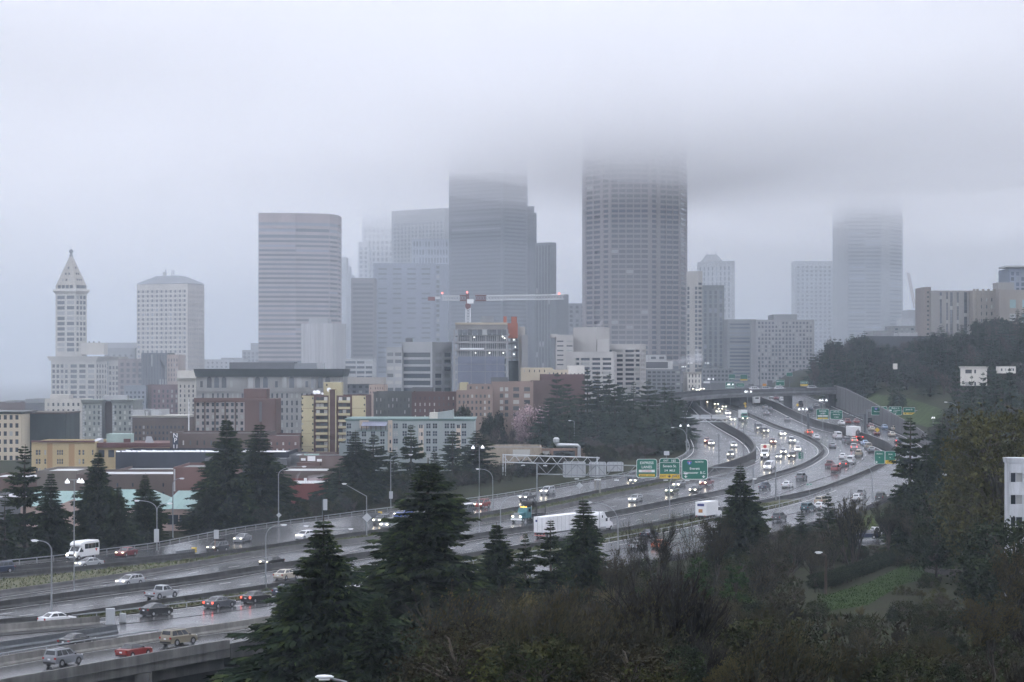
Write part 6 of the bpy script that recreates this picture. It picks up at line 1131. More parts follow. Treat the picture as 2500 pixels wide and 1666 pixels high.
def box_truck(u, v, label, dr, cabc, boxm, name='box_truck', logo=None, L=6.0):
    p = RD(u, v); t = thing(name, label, 'truck', p+Vector((0, 0, .02)), heading(p)+(math.pi if dr < 0 else 0), 'vehicles on the freeway')
    MB().box(-L*.62, 1.1, -1.22, 1.22, 1.0, 3.75).build('cargo_box', boxm, t); hull([(1.15, .6), (1.15, 2.7), (1.6, 2.75), (2.2, 2.6), (2.5, 1.75), (3.4, 1.5), (3.55, 1.0), (3.5, .6)], 1.05, .1).build('cab', cabc, t); MB().box(-L*.6, 3, -.5, .5, .6, 1.0).build('chassis', TRIM, t)
    MB().add([(2.52, -.9, 1.8), (2.52, .9, 1.8), (2.27, .85, 2.5), (2.27, -.85, 2.5)], [(0, 1, 2, 3)]).build('windshield', CGL, t)
    for s in (-1, 1): MB().box(1.5, 2.2, s*1.06-.01, s*1.06+.01, 1.75, 2.4).build('side_window', CGL, t); MB().box(2.3, 2.42, s*1.25-.12, s*1.25+.12, 1.8, 2.3).build('mirror', TRIM, t)
    MB().box(3.5, 3.58, -.6, .6, .8, 1.3).build('grille', TRIM, t)
    if logo: disc(MB(), 0, -.02, .02, 0, .5, 12).build('emblem', logo, t, (1.12, 0, 3.25)).rotation_euler = (0, 0, math.pi/2)
    MB().box(-L*.62-.03, -L*.62, -1.1, 1.1, 1.1, 3.65).build('rear_door', boxm, t); wheels(t, (-L*.4, 2.7), 1.1, .45); lamps(t, 3.52, 1.05, 1.0, dr < 0, -L*.62-.05, .9); return t
WBX = mat('box_white', (.72, .73, .74), .45)
box_truck(1868, 1119, 'white box truck with round red emblem coming through the curve', -1, WBX, mat('box_cream', (.62, .58, .5), .5), logo=mat('emblem_red', (.4, .05, .05)), L=8); box_truck(1816, 1028, 'green fronted truck coming out from under the overpass', -1, mat('truck_green', (.05, .2, .16), .4), WBX, L=9)
t = box_truck(1735, 1268, 'white box truck with blue lettering behind the bare trees', 1, WBX, WBX, L=8); b_ = MB().box(-4.99+.0, -4.985, -.75, .75, 2.9, 3.4); b_.v = [(x-.02, y, z) for x, y, z in b_.v]; b_.build('blue_band', mat('emblem_navy', (.03, .04, .16)), t); MB().box(-5.02, -5.0, -.4, .5, 1.6, 2.3).build('orange_mark', mat('mark_orange', (.4, .2, .08)), t)
t = box_truck(1845, 990, 'white coach with dark rear window beyond the overpass', 1, WBX, WBX, name='coach', L=9); MB().box(-5.66, -5.6, -.7, .7, 2.6, 3.2).build('rear_window', CGL, t)
def flatbed():
    p = RD(2091, 1074); t = thing('loaded_trailer_truck', 'white backed truck carrying dark and red machinery on the straight', 'truck', p+Vector((0, 0, .02)), heading(p), 'vehicles on the freeway'); MB().box(0, 9, -1.3, 1.3, 1.1, 4.0).build('trailer_box', WBX, t); MB().box(-4.5, 0, -1.2, 1.2, .9, 1.15).build('flatbed', mat('rust_red', (.3, .05, .04)), t); hull([(-3.6, 1.2), (-3.5, 2.0), (-2.2, 2.9), (-1.6, 2.4), (-1.4, 1.2)], .6, .1).build('machine', TRIM, t); MB().tube([(-2.4, .2, 2.4), (-3.2, .2, 3.4), (-3.9, .2, 2.2)], .12, 5).build('machine_arm', TRIM, t); wheels(t, (-3.8, -2.6, 7), 1.15, .45); lamps(t, 9, 1.1, 1, False, -4.5, 1.0, True)
flatbed()
# parked cars right and white utility trucks left
car('hatch', 0, 0, 'navy', 'dark blue car parked under the trees right', loc=ground_at(2118, 1322)+Vector((0, 0, .5)), hd=2.9, lit=False, group='parked cars by the right verge'); car('suv', 0, 0, 'white', 'white car parked beyond the dark blue one under the trees', loc=ground_at(2156, 1318)+Vector((0, 0, .5)), hd=.25, lit=False, group='parked cars by the right verge')
tag(drape([(2080, 1335), (2140, 1332), (2200, 1328)], [(2085, 1316), (2140, 1312), (2200, 1308)], 'parking_bay', ASPH, n=8, k=3, off=.04), kind='structure')
for i, (u, lab) in enumerate(((1440, 'leftmost white utility truck parked by the grove'), (1455, 'second white utility truck parked by the grove'), (1470, 'third white utility truck parked by the grove'), (1482, 'rearmost white utility truck parked by the grove'))):
    d = 672+i*7; car('pickup', 0, 0, 'white', lab, loc=Vector((X(u, d), d, Z(1112-i*4.5, d))), hd=3.5, lit=False, group='white utility trucks parked by the grove')
tag(MB().add([P(1415, 1120, 664), P(1500, 1108, 664), P(1506, 1090, 712), P(1440, 1096, 712), P(1415, 1160, 664), P(1500, 1160, 664)], [(0, 1, 2, 3), (4, 5, 1, 0)]).build('parking_terrace', CONCD), kind='structure')
# ------------------------------------------------------------------ overpass
def overpass():
    px = [(1600, 973), (1640, 967), (1653, 964.5), (1700, 959), (1768, 953.5), (1830, 951), (1895, 949), (1960, 947.5), (2045, 945)]
    dd = lambda u: lerp(835, 885, (u-1640)/400); path = resample(chaikin([P(u, v, dd(u)) for u, v in px], 2), 6)
    t = thing('overpass', 'curved concrete overpass crossing the freeway on dark piers', 'bridge', path[0]); o = path[0]; q = [p-o for p in path]
    MB().sweep(q, [(0, 0), (0, -1.25), (-.3, -1.25), (-.3, 0)]).build('parapet', mat('dark_parapet', (.085, .088, .095), .7, .3, .3), t); MB().sweep(q, [(-.02, -1.26), (-.12, -2.1), (-.55, -2.3), (-.55, -2.9), (-12, -2.9), (-12, -1.26)]).build('girder', mat('bridge_girder', (.19, .195, .2), .7, .3, .3), t)
    MB().sweep(q, [(-.3, -1.0), (-12, -1.0), (-12, -1.2), (-.3, -1.2)]).build('deck', ASPH, t); MB().sweep(q, [(-12, -.0), (-12, -1.2), (-12.3, -1.2), (-12.3, 0)]).build('rear_parapet', CONCD, t)
    def pier(u, w_, y, n=1):
        d = dd(u)+y; z1 = Z(float(np.interp(u, [p[0] for p in px], [p[1] for p in px])), dd(u))-2.85
        MB().box(X(u, d)-w_/2-o.x, X(u, d)+w_/2-o.x, d-1-o.y, d+1-o.y, zr(d)-1-o.z, z1-o.z).build('pier', mat('dark_pier', (.08, .083, .09), .7, .3, .3), t)
    for u, w_, y in ((1713, 1.5, 3), (1719, 1.2, 9), (1812, 1.8, 3), (1820, 1.2, 10), (1917, 1.2, 2), (1924, 1.2, 6), (1930, 1.2, 10), (2029, 2.4, 3)): pier(u, w_, y)
    d = dd(2040); MB().box(X(2026, d)-o.x, X(2056, d)-o.x, d+1-o.y, d+14-o.y, zr(d)-2-o.z, Z(950, d)-2-o.z).build('abutment', CONCD, t)
    a = [P(u, v, dd(u)) for u, v in px[1:6]]; m = MB(); zz = a[0].z-1.05; far = [(1672, 1010), (1684, 1080), (1700, 1150), (1730, 1220), (1790, 1240)]
    m.v = [(p.x, p.y+8, p.z-.98) for p in a]+[(X(u, y), y, zz+.9) for u, y in far]; m.f = [(i, i+1, 6+i, 5+i) for i in range(4)]; m.m = [0]*4; tag(m.build('ramp_road', ASPH), kind='structure'); tag(MB().prism([(X(1690, 1000), 900), (X(1800, 1000), 900), (X(1840, 1250), 1300), (X(1650, 1250), 1300)], 5, zz-.2).build('ramp_embankment', CONCD), kind='structure')
    def on_deck(u, v): d = F*(CZ-zz-1.0)/(v-HV); return Vector((X(u, d), d, zz+.92))
    for ty, u, v, c, lab in (('sedan', 1713, 953, 'silver', 'silver car with headlights on the overpass ramp'), ('suv', 1693, 954.5, 'dgrey', 'dark car at the left end of the overpass ramp'), ('sedan', 1761, 949.5, 'black', 'dark car with bright lamps high on the overpass ramp'), ('sedan', 1793, 949.5, 'dgrey', 'dark car with headlights under the small green signs'), ('sedan', 1702, 955.5, 'white', 'pale low car left on the overpass ramp')): car(ty, 0, 0, c, lab, loc=on_deck(u, v), hd=-1.45, lit=True, group='vehicles on the overpass ramp')
    p = on_deck(1727, 949.5); t2 = thing('delivery_truck', 'white truck facing us on the overpass ramp', 'truck', p, -1.5, 'vehicles on the overpass ramp'); MB().box(-5, 1, -1.2, 1.2, .9, 3.7).build('cargo_box', WBX, t2); hull([(1, .5), (1, 2.6), (2.0, 2.5), (2.3, 1.6), (2.6, .9), (2.6, .5)], 1.05, .1).build('cab', WBX, t2); MB().add([(2.3, -.9, 1.7), (2.3, .9, 1.7), (2.08, .85, 2.4), (2.08, -.85, 2.4)], [(0, 1, 2, 3)]).build('windshield', CGL, t2); wheels(t2, (-3.5, 1.8), 1.1, .45); lamps(t2, 2.58, 1.0, .95)
    for u, c, lab in ((1845, 'white', 'white car on the middle of the overpass'), (1872, 'silver', 'silver car on the middle of the overpass'), (1905, 'white', 'white car right of the middle of the overpass'), (1985, 'silver', 'silver car near the right end of the overpass')):
        d = dd(u)+5; car('suv', 0, 0, c, lab, loc=Vector((X(u, d), d, Z(float(np.interp(u, [p[0] for p in px], [p[1] for p in px])), dd(u))-1.0)), hd=.2, lit=False, group='vehicles on the overpass')
overpass()
def hillwall():
    top = [(2042, 949), (2085, 968), (2127, 989), (2170, 1006), (2212, 1021), (2260, 1034), (2320, 1046)]; ft = [p for p in LH if p.y > 640]; ft = sorted(ft, key=lambda p: -p.y); ft = [p for p in ft if p.y < 900]; m = MB(); V = []
    for p in ft:
        h = lerp(3.0, 8.0, sm(640, 860, p.y)); V += [(p.x+.3, p.y, p.z-.5), (p.x+.5, p.y, p.z+h), (p.x+1.0, p.y, p.z+h), (p.x+1.2, p.y, p.z-.5)]
    m.v = V; m.f = [(i*4+j, i*4+j+1, (i+1)*4+j+1, (i+1)*4+j) for i in range(len(ft)-1) for j in range(3)]; m.m = [0]*len(m.f); t = tag(m.build('hillside_retaining_wall', mat('wall_concrete', (.09, .09, .095), .75, .35, .25, stretch=(1, 1, .2))), 'high stained retaining wall below the hill lawn', 'wall')
hillwall()
# ------------------------------------------------------------------ sign bridges and signs
SGREEN = mat('sign_green', (.0, .115, .075), .4, .12, .5); SYEL = mat('sign_yellow', (.6, .4, .03), .4); SWH = mat('sign_white', (.7, .73, .72), .4); SBK = mat('sign_black', (.02, .02, .02), .5); SBL = mat('sign_blue', (.03, .1, .42), .4); SRED = mat('sign_red', (.45, .06, .06), .4); SBACK = mat('sign_back', (.42, .44, .46), .45, metal=.3)
def sign(u0, u1, v0, v1, d, label, items=(), panel=SGREEN, border=SWH, name='highway_sign', group='green highway signs'):
    W, H = (u1-u0)*d/F, (v1-v0)*d/F; t = thing(name, label, 'sign', P((u0+u1)/2, v1, d), 0, group); c = .12*min(W, H); n = []
    for cx, cy, a0 in ((W/2-c, H-c, 0), (-W/2+c, H-c, 1), (-W/2+c, c, 2), (W/2-c, c, 3)):
        for k in range(4): a = (a0+k/3)*math.pi/2; n.append((cx+c*math.cos(a), cy+c*math.sin(a)))
    k = len(n); fr = lambda y, s=1.0: [(x*s, y, (z-H/2)*s+H/2) for x, z in n]
    MB().add(fr(0)+fr(.1), [tuple(range(k-1, -1, -1)), tuple(range(k, 2*k))]+[(i, (i+1) % k, k+(i+1) % k, k+i) for i in range(k)]).build('panel', panel, t)
    if border:
        i1 = [(x-math.copysign(W*.018, x), -.012, (z-H/2)-math.copysign(W*.018, z-H/2)+H/2) for x, z in n]; MB().add(fr(-.012)+i1, [(i, (i+1) % k, k+(i+1) % k, k+i) for i in range(k)]).build('border', border, t)
    for it in items:
        kd, fx, fy, h, m = it[:5]; x, z = (fx-.5)*W, (1-fy)*H; hh = h*H
        if kd == 'arrow':
            MB().add([(x-hh*.12, -.02, z+hh*.5), (x-hh*.12, -.02, z), (x-hh*.5, -.02, z+hh*.25), (x-hh*.5, -.02, z), (x, -.02, z-hh*.5), (x+hh*.5, -.02, z), (x+hh*.5, -.02, z+hh*.25), (x+hh*.12, -.02, z), (x+hh*.12, -.02, z+hh*.5)], [(0, 1, 7, 8), (1, 2, 3, 4), (1, 4, 7), (7, 4, 5, 6)]).build('arrow', m, t)
        elif kd == 'rect': MB().box(x-it[5]*W/2, x+it[5]*W/2, -.015, -.004, z-hh/2, z+hh/2).build('colour_panel', m, t)
        elif kd == 'shield':
            s = hh/2; pts = [(-.9*s, .75*s), (0, .9*s), (.9*s, .75*s), (1.0*s, 0), (.5*s, -.7*s), (0, -1.0*s), (-.5*s, -.7*s), (-1.0*s, 0)]; o = MB().add([(x+a, -.02, z+b) for a, b in pts], [tuple(range(8))]).build('route_shield', SBL, t); MB().box(x-.85*s, x+.85*s, -.025, -.021, z+.45*s, z+.72*s).build('shield_band', SRED, o); lettering('5', s*.95, SWH, o, (x, -.03, z-.6*s))
        else: lettering(kd, hh, m, t, (x, -.02, z-hh/2), ext=.004, sx=it[5] if len(it) > 5 else 1.0)
    return t
def bridge(u0, v0, u1, v1, dv, d, label, posts, m, n=14, lampsu=(), name='sign_bridge', dz=1.2):
    a, b = P(u0, v0, d), P(u1, v1, d); t = thing(name, label, 'sign bridge', Vector((a.x, d, zr(d)))); o = t.location.copy(); dn = Vector((0, 0, -dv*d/F)); bk = Vector((0, dz, 0)); mb = MB()
    for p in (Vector(), dn, bk, bk+dn): mb.bar(a+p-o, b+p-o, .11)
    mb.build('chords', m, t); L = b-a
    for i in range(n):
        p0, p1 = a+L*(i/n)-o, a+L*((i+1)/n)-o; mb = MB()
        for e in (Vector(), bk): mb.bar(p0+(dn if i % 2 else Vector())+e, p1+(Vector() if i % 2 else dn)+e, .06)
        mb.bar(p0, p0+bk, .05); mb.bar(p0+dn, p0+dn+bk, .05); mb.build('brace', m, t)
    for u, w_ in posts:
        p = P(u, v0, d); zt = lerp(a.z, b.z, (u-u0)/(u1-u0)); mb = MB()
        for y in (0, dz): mb.tube([(p.x-o.x, y, zr(d)-o.z), (p.x-o.x, y, zt+.2-o.z)], w_, 6)
        hgt = zt-zr(d)
        for k in range(5): mb.bar((p.x-o.x, 0 if k % 2 else dz, zr(d)+hgt*k/5-o.z), (p.x-o.x, dz if k % 2 else 0, zr(d)+hgt*(k+1)/5-o.z), .05)
        mb.build('post', m, t)
    lm = MB().box(-.5, .5, -.9, -.4, -.12, .06).mesh('sign_lamp', LAMPG); ar = MB().bar((0, -.6, 0), (0, .3, .3), .04).mesh('lamp_arm', m)
    for u, v in lampsu: p = P(u, v, d); l = link('sign_lamp', lm, t, p-o); link('lamp_arm', ar, l)
    return t
d = 505
bridge(1311, 1132, 1842, 1144, 26, d, 'long steel sign bridge carrying the three green signs', ((1311, .16), (1840, .16)), STEEL, 22, ((1408, 1169), (1461, 1170), (1505, 1172), (1625, 1172), (1677, 1173), (1712, 1174)))
sign(1554, 1604, 1121, 1167, d-.8, 'green sign reading EXPRESS LANES CLOSED above a yellow strip', (('EXPRESS', .5, .2, .14, SWH), ('LANES', .5, .42, .14, SWH), ('rect', .5, .64, .13, SWH, .78), ('CLOSED', .5, .64, .1, SRED), ('rect', .5, .86, .13, SYEL, .78), ('MERGE  RIGHT', .5, .86, .085, SBK, .95)))
sign(1610, 1660, 1119, 1169, d-.8, 'green and yellow sign reading EXIT 165 Seneca St.', (('EXIT', .32, .115, .09, SWH), ('165', .68, .115, .115, SWH), ('rect', .5, .215, .014, SWH, .98), ('Seneca St.', .5, .38, .12, SWH), ('3/4  MILE', .5, .6, .1, SWH), ('rect', .5, .885, .22, SYEL, .98), ('EXIT', .18, .88, .1, SBK), ('ONLY', .8, .88, .1, SBK), ('arrow', .48, .88, .16, SBK)))
sign(1664, 1728, 1121, 1171, d-.8, 'green sign reading NORTH Everett Vancouver B.C. with route shield', (('shield', .3, .18, .22, SBL), ('NORTH', .67, .14, .085, SWH), ('Everett', .5, .46, .12, SWH), ('Vancouver  B.C.', .5, .66, .12, SWH), ('arrow', .16, .86, .14, SWH), ('arrow', .84, .86, .14, SWH)))
bridge(1227, 1111, 1464, 1118, 18, 575, 'white lattice sign bridge behind the long one, seen from the back', ((1228, .14), (1234, .12), (1458, .14)), mat('pale_steel', (.5, .52, .54), .45), 16, ((1277, 1136), (1331, 1137)))
for u0, u1, v0, v1, dd_, lab in ((1374, 1430, 1127, 1166, 577.4, 'largest grey sign back on the white lattice bridge'), (1438, 1480, 1128, 1165, 577.4, 'middle grey sign back on the white lattice bridge'), (1482, 1522, 1128, 1158, 600, 'right pale sign back beyond the white lattice bridge')):
    t = sign(u0, u1, v0, v1, dd_, lab, (), SBACK, None, 'blank_sign', 'sign backs'); W = (u1-u0)*dd_/F; rb = MB().box(-.05, .05, -.12, -.02, -.2, (v1-v0)*dd_/F+.2).mesh('stiffener', STEEL)
    for k in range(4): link('stiffener', rb, t, (-W/2+W*(k+.5)/4, 0, 0))
def post_sign(u0, u1, v0, v1, ub, vb, label, items=(), panel=SGREEN, border=SWH, name='road_sign', d=None, postm=STEEL, pr=.05, cat='sign'):
    p = RD(ub, vb) if d is None else Vector((X(ub, d), d, Z(vb, d))); t = sign(u0, u1, v0, v1, p.y-.2, label, items, panel, border, name, 'roadside signs'); MB().tube([Vector((p.x, p.y, p.z))-t.location, Vector((p.x, p.y, Z(v0+1, p.y)))-t.location], pr, 6).build('post', postm, t); return t
t = bridge(1973, 1012, 2113, 1012, 5, 728, 'dark sign frame over the straight with two green signs', ((1974, .35), (2112, .4)), STEELD, 10, (), 'sign_portal')
sign(1993, 2024, 999, 1025, 727, 'smaller far green sign reading EXPRESS LANES', (('EXPRESS', .5, .2, .13, SWH), ('LANES', .5, .42, .13, SWH), ('rect', .5, .65, .11, SWH, .8), ('rect', .5, .87, .12, SYEL, .8))); sign(2027, 2057, 1002, 1024, 727, 'smaller far green sign reading EXIT 165 Seneca St', (('EXIT 165', .5, .13, .12, SWH), ('rect', .5, .24, .015, SWH, .97), ('Seneca St', .5, .46, .14, SWH), ('1/2 MILE', .5, .76, .12, SWH)))
bridge(2118, 1002, 2284, 1003, 3, 768, 'thin sign frame by the retaining wall with three green signs', ((2117, .2), (2283, .2)), STEEL, 8, (), 'sign_portal')
sign(2127, 2166, 993, 1014, 767, 'far green sign reading NORTH Vancouver B C', (('shield', .3, .25, .36, SBL), ('NORTH', .62, .14, .12, SWH), ('Vancouver B C', .5, .57, .15, SWH), ('arrow', .82, .84, .2, SWH))); sign(2170, 2202, 993, 1014, 767, 'far green sign reading Madison St Convention Center', (('Madison St', .5, .17, .15, SWH), ('Convention', .62, .42, .12, SWH), ('Center', .5, .6, .12, SWH), ('rect', .13, .45, .16, SWH, .18), ('arrow', .5, .85, .18, SWH))); sign(2205, 2234, 995, 1013, 767, 'far green and yellow sign reading James St', (('James St', .5, .28, .2, SWH), ('rect', .5, .84, .28, SYEL, .98), ('ONLY', .65, .84, .18, SBK), ('arrow', .2, .84, .2, SBK)))
t = sign(2135, 2160, 1101, 1133, 545, 'green sign reading Madison St by the tall right fir', (('Madison', .5, .22, .1, SWH), ('St.', .5, .5, .09, SWH), ('arrow', .2, .86, .16, SWH))); t = sign(2161, 2187, 1102, 1133, 545, 'green and yellow sign reading James St EXIT ONLY', (('James', .5, .22, .1, SWH), ('St.', .5, .5, .09, SWH), ('rect', .5, .85, .28, SYEL, .98), ('EXIT', .32, .79, .085, SBK), ('ONLY', .32, .92, .085, SBK), ('arrow', .75, .85, .17, SBK))); bridge(2130, 1117, 2240, 1118, 3, 546.5, 'short sign arm holding the Madison and James signs', ((2238, .2),), STEEL, 5, (), 'sign_gantry')
t = bridge(1672, 1020, 1799, 1022, 9, 735, 'pale sign frame over the left roadway seen from behind', ((1798, .3), (1674, .25)), mat('pale_steel', (.5, .52, .54), .45), 9, (), 'sign_portal')
for u0, u1, lab in ((1680, 1708, 'left'), (1710, 1736, 'middle'), (1738, 1774, 'right')): sign(u0, u1, 1013, 1024, 736.5, lab+' pale sign back over the left roadway', (), SBACK, None, 'blank_sign', 'sign backs')
for u0, u1, v0, v1, d, lab, it, pn in ((1779, 1795, 914, 927, 1150, 'upper small green sign left beyond the overpass', (('rect', .5, .8, .1, SWH, .8),), SGREEN), (1807, 1825, 915, 930, 1150, 'small green and yellow sign beyond the overpass', (('rect', .5, .85, .25, SYEL, 1),), SGREEN), (1771, 1793, 933, 949, 1020, 'dark green sign with white lines on the overpass ramp', (('rect', .5, .6, .08, SWH, .8), ('rect', .5, .85, .08, SWH, .8)), SGREEN), (1797, 1817, 936, 945, 1020, 'green sign right of the ramp sign', (('Seneca St', .5, .5, .25, SWH),), SGREEN), (1827, 1840, 938, 945, 990, 'black sign back on the overpass, left', (), SLATE), (1873, 1886, 929, 939, 985, 'black sign back on the overpass, right', (), SLATE), (1894, 1915, 928, 942, 985, 'green sign above the middle of the overpass', (('Madison St', .5, .25, .2, SWH), ('arrow', .5, .8, .2, SWH)), SGREEN), (1954, 1973, 931, 943, 980, 'green and yellow sign near the right end of the overpass', (('rect', .5, .8, .36, SYEL, 1), ('James St', .5, .3, .25, SWH)), SGREEN), (1920, 1935, 910, 919, 1150, 'faint small green sign high beyond the overpass', (), SGREEN), (1862, 1871, 937, 943, 985, 'orange construction sign on the overpass', (), mat('sign_orange', (.55, .25, .04)))):
    t = sign(u0, u1, v0, v1, d, lab, it, pn, SWH if pn is SGREEN else None); W = (u1-u0)*d/F; MB().bar((0, .2, -6), (0, .2, (v1-v0)*d/F*.8), .12).build('post', STEELD, t)
post_sign(1949, 1962, 1104, 1121, 1955, 1131, 'small green mile sign on a post inside the curve', (('Exit', .5, .2, .12, SWH), ('Only', .5, .45, .12, SWH), ('1/2', .5, .75, .12, SWH))); post_sign(1969, 1982, 1181, 1185, 1976, 1206, 'narrow green name sign on the grass below the curve', (('Exit', .5, .5, .5, SWH),)); post_sign(1621, 1634, 1102, 1112, 1627, 1130, 'blank grey sign back above the exit sign', (), SBACK, None, d=560)
post_sign(522, 534, 1294, 1316, 525, 1352, 'brown posted sign back behind the dark car with roof box', (), SBACK, None, postm=mat('rust_post', (.12, .07, .05), .8), pr=.1); post_sign(789, 799, 1219, 1246, 787, 1269, 'tall grey sign back on a dark post', (), SBACK, None, postm=STEELD, pr=.09)
def diamond(u, v, r, ub, vb, label, m, d=None):
    p = RD(ub, vb) if d is None else Vector((X(ub, d), d, Z(vb, d))); y = p.y-.25; s = r*y/F; c = P(u, v, y); t = thing('diamond_sign', label, 'sign', p, 0, 'diamond signs'); MB().add([c-p+Vector(q) for q in ((-s, 0, 0), (0, 0, -s), (s, 0, 0), (0, 0, s), (-s, .04, 0), (0, .04, -s), (s, .04, 0), (0, .04, s))], [(0, 1, 2, 3), (7, 6, 5, 4), (0, 4, 5, 1), (1, 5, 6, 2), (2, 6, 7, 3), (3, 7, 4, 0)]).build('panel', m, t); MB().tube([(0, 0, 0), (c.x-p.x, .05, c.z-p.z+s*.9)], .05, 6).build('post', STEEL, t)
diamond(896, 1264, 11.5, 896, 1312, 'grey diamond sign back on the lamp post by the silver minivan', SBACK); diamond(681, 1258, 6.5, 681, 1278, 'small grey diamond sign back beside the red warehouse', SBACK); diamond(1415, 1186, 8.5, 1415, 1209, 'grey diamond sign back left of the signal pillar', SBACK); diamond(2142, 1050, 6, 2142, 1066, 'yellow diamond sign among cars on the exit lanes', SYEL); diamond(1947, 989, 4, 1947, 1000, 'yellow diamond sign by the triple pier', SYEL, 850); diamond(1819, 986, 4, 1819, 998, 'yellow diamond sign on the centre pier', SYEL, 850); diamond(1820, 992.5, 3, 1820, 999, 'small yellow plate under the centre pier diamond', SYEL, 849)
# ------------------------------------------------------------------ street lamps
def curve(a, b, c, n=7): return [a*(1-t)**2+b*2*t*(1-t)+c*t*t for t in [i/n for i in range(n+1)]]
def head(t, p, sx, m=LAMPG): 
    q = MB().lathe([(.05, -.5), (.14, -.35), (.2, 0), (.16, .35), (.04, .48)], 8); q.v = [(z*1.0*sx, y*.9, -x*.6) for x, y, z in q.v]; o = q.build('lamp_head', m, t, p); MB().box(-.28, .28, -.12, .12, -.17, -.1).build('lens', SWH, o)
def davit(ub, vb, heads, label, d=None, bend=None, r=.11, m=STEEL, straight=False, group='davit street lamps', lift=0.0):
    p = RD(ub, vb) if d is None else Vector((X(ub, d), d, Z(vb, d))); d = p.y; k = d/F; t = thing('street_lamp', label, 'street lamp', p, 0, group); vh = max(h[1] for h in heads); vk = bend if bend else vh+max(14, abs(heads[0][0]-ub)*.75)
    MB().tube([(0, 0, 0), (0, 0, Z(vk, d)-p.z)], [r*1.25, r*.85], 8).build('pole', m, t); MB().box(-.25, .25, -.25, .25, 0, .35).build('base', CONC, t)
    for uh, v in heads:
        a = Vector((0, 0, Z(vk, d)-p.z)); e = Vector(((uh-ub)*k, -.6, Z(v, d)-p.z)); c = Vector((0, 0, e.z)) if not straight else a.lerp(e, .5); MB().tube(curve(a, c, e), [r*.8-.035*i/7 for i in range(8)], 6).build('arm', m, t); head(t, e, 1 if uh > ub else -1)
    return t
def bells(ub, vb, us, v, label, d=None, s=.7):
    p = RD(ub, vb) if d is None else Vector((X(ub, d), d, Z(vb, d))); d = p.y; k = d/F; t = thing('bell_lamp', label, 'street lamp', p, 0, 'bell shaped mast lamps'); zt = Z(v-4, d)-p.z; MB().tube([(0, 0, 0), (0, 0, zt)], [.16*s, .1*s], 8).build('mast', STEEL, t); bm = MB().lathe([(.42*s, 0), (.5*s, .02), (.46*s, .35*s), (.26*s, .6*s), (.12*s, .72*s), (.1*s, .95*s)], 10).mesh('bell_shade', LAMPW)
    for i, u in enumerate(us): x = (u-ub)*k; y = (-.8, .9, -.3)[i % 3]; MB().bar((0, 0, zt), (x, y, zt), .06*s).build('cross_arm', STEEL, t); link('bell_shade', bm, t, (x, y, Z(v, d)-p.z-.3*s))
davit(126, 1522, [(87, 1319)], 'street lamp on the pale parapet at lower left'); bells(181, 1444, (167, 190, 201), 1176, 'mast with three lit bell lamps left of the firs'); davit(383, 1349, [(336, 1222), (416, 1229)], 'double armed street lamp right of the maroon sedan', bend=1248); davit(422, 1318, [(445, 1168)], 'street lamp before the reddish brick block')
sign(376, 388, 1292, 1324, RD(383, 1349).y-.3, 'narrow grey sign back hung on the double armed lamp', (), SBACK, None, 'blank_sign', 'sign backs'); davit(680, 1277, [(743, 1139)], 'street lamp with long arm before the red warehouse', bend=1160); davit(649, 1441, [(694, 1281)], 'tall street lamp left of the big fir'); davit(803, 1330, [(748, 1284), (857, 1291)], 'double armed street lamp behind the big fir top', bend=1300); davit(895, 1311, [(841, 1181)], 'street lamp with slanted arm by the diamond sign back', bend=1212, straight=True); davit(954, 1244, [(1003, 1110)], 'street lamp before the middle of the apartments', bend=1122); sign(950, 959, 1200, 1218, RD(954, 1244).y-.3, 'grey sign back hung on the lamp by the apartments', (), SBACK, None, 'blank_sign', 'sign backs')
bells(1170, 1302, (1155, 1178), 1093, 'mast with two lit bell lamps right of the tallest fir'); davit(1203, 1253, [(1167, 1145)], 'street lamp left of the stained depot'); davit(1222, 1295, [(1269, 1211)], 'street lamp left of the logging truck'); davit(1509, 1388, [(1438, 1226)], 'tall street lamp right of the semi truck cab'); davit(1635, 1269, [(1674, 1156)], 'street lamp standing before the exit sign'); davit(1402, 1092, [(1391, 1027)], 'street lamp above the white utility trucks', d=680, bend=1031); bells(1677, 1120, (1661, 1681), 1040, 'pair of lit bell lamps at the grove edge', d=640); davit(1676, 1115, [(1642, 1044)], 'street lamp arm sticking out of the grove', d=648)
bells(1958, 1134, (1950, 1961, 1969), 1000, 'lit triple bell mast inside the curve'); bells(1825, 1062, (1819, 1825, 1833), 957, 'lit triple bell mast before the centre pier'); bells(2009, 1090, (2001, 2009, 2017), 978, 'lit triple bell mast right of the far express sign'); davit(1894, 1224, [(1946, 1078)], 'tall street lamp in the middle of the curve', bend=1110); davit(1903, 1258, [(1842, 1169)], 'street lamp right of the fir by the bridge post'); davit(2130, 1230, [(2064, 1121)], 'street lamp on the exit road below the curve'); davit(2338, 1082, [(2308, 982)], 'street lamp on the hill right', d=620); davit(2348, 1219, [(2306, 1158)], 'street lamp below the olive trees', d=400, bend=1171, straight=True); davit(2016, 1467, [(1997, 1348)], 'wooden pole street lamp on the near slope', d=282, bend=1357, m=mat('wood_pole', (.05, .035, .026), .9), r=.16, straight=True); davit(846, 1690, [(794, 1649)], 'street lamp top at the bottom edge', d=120, bend=1667, straight=True); davit(1790, 1300, [(1895+20, 1256)], 'low slanted lamp arm by the bare trees', bend=1250) if 0 else None
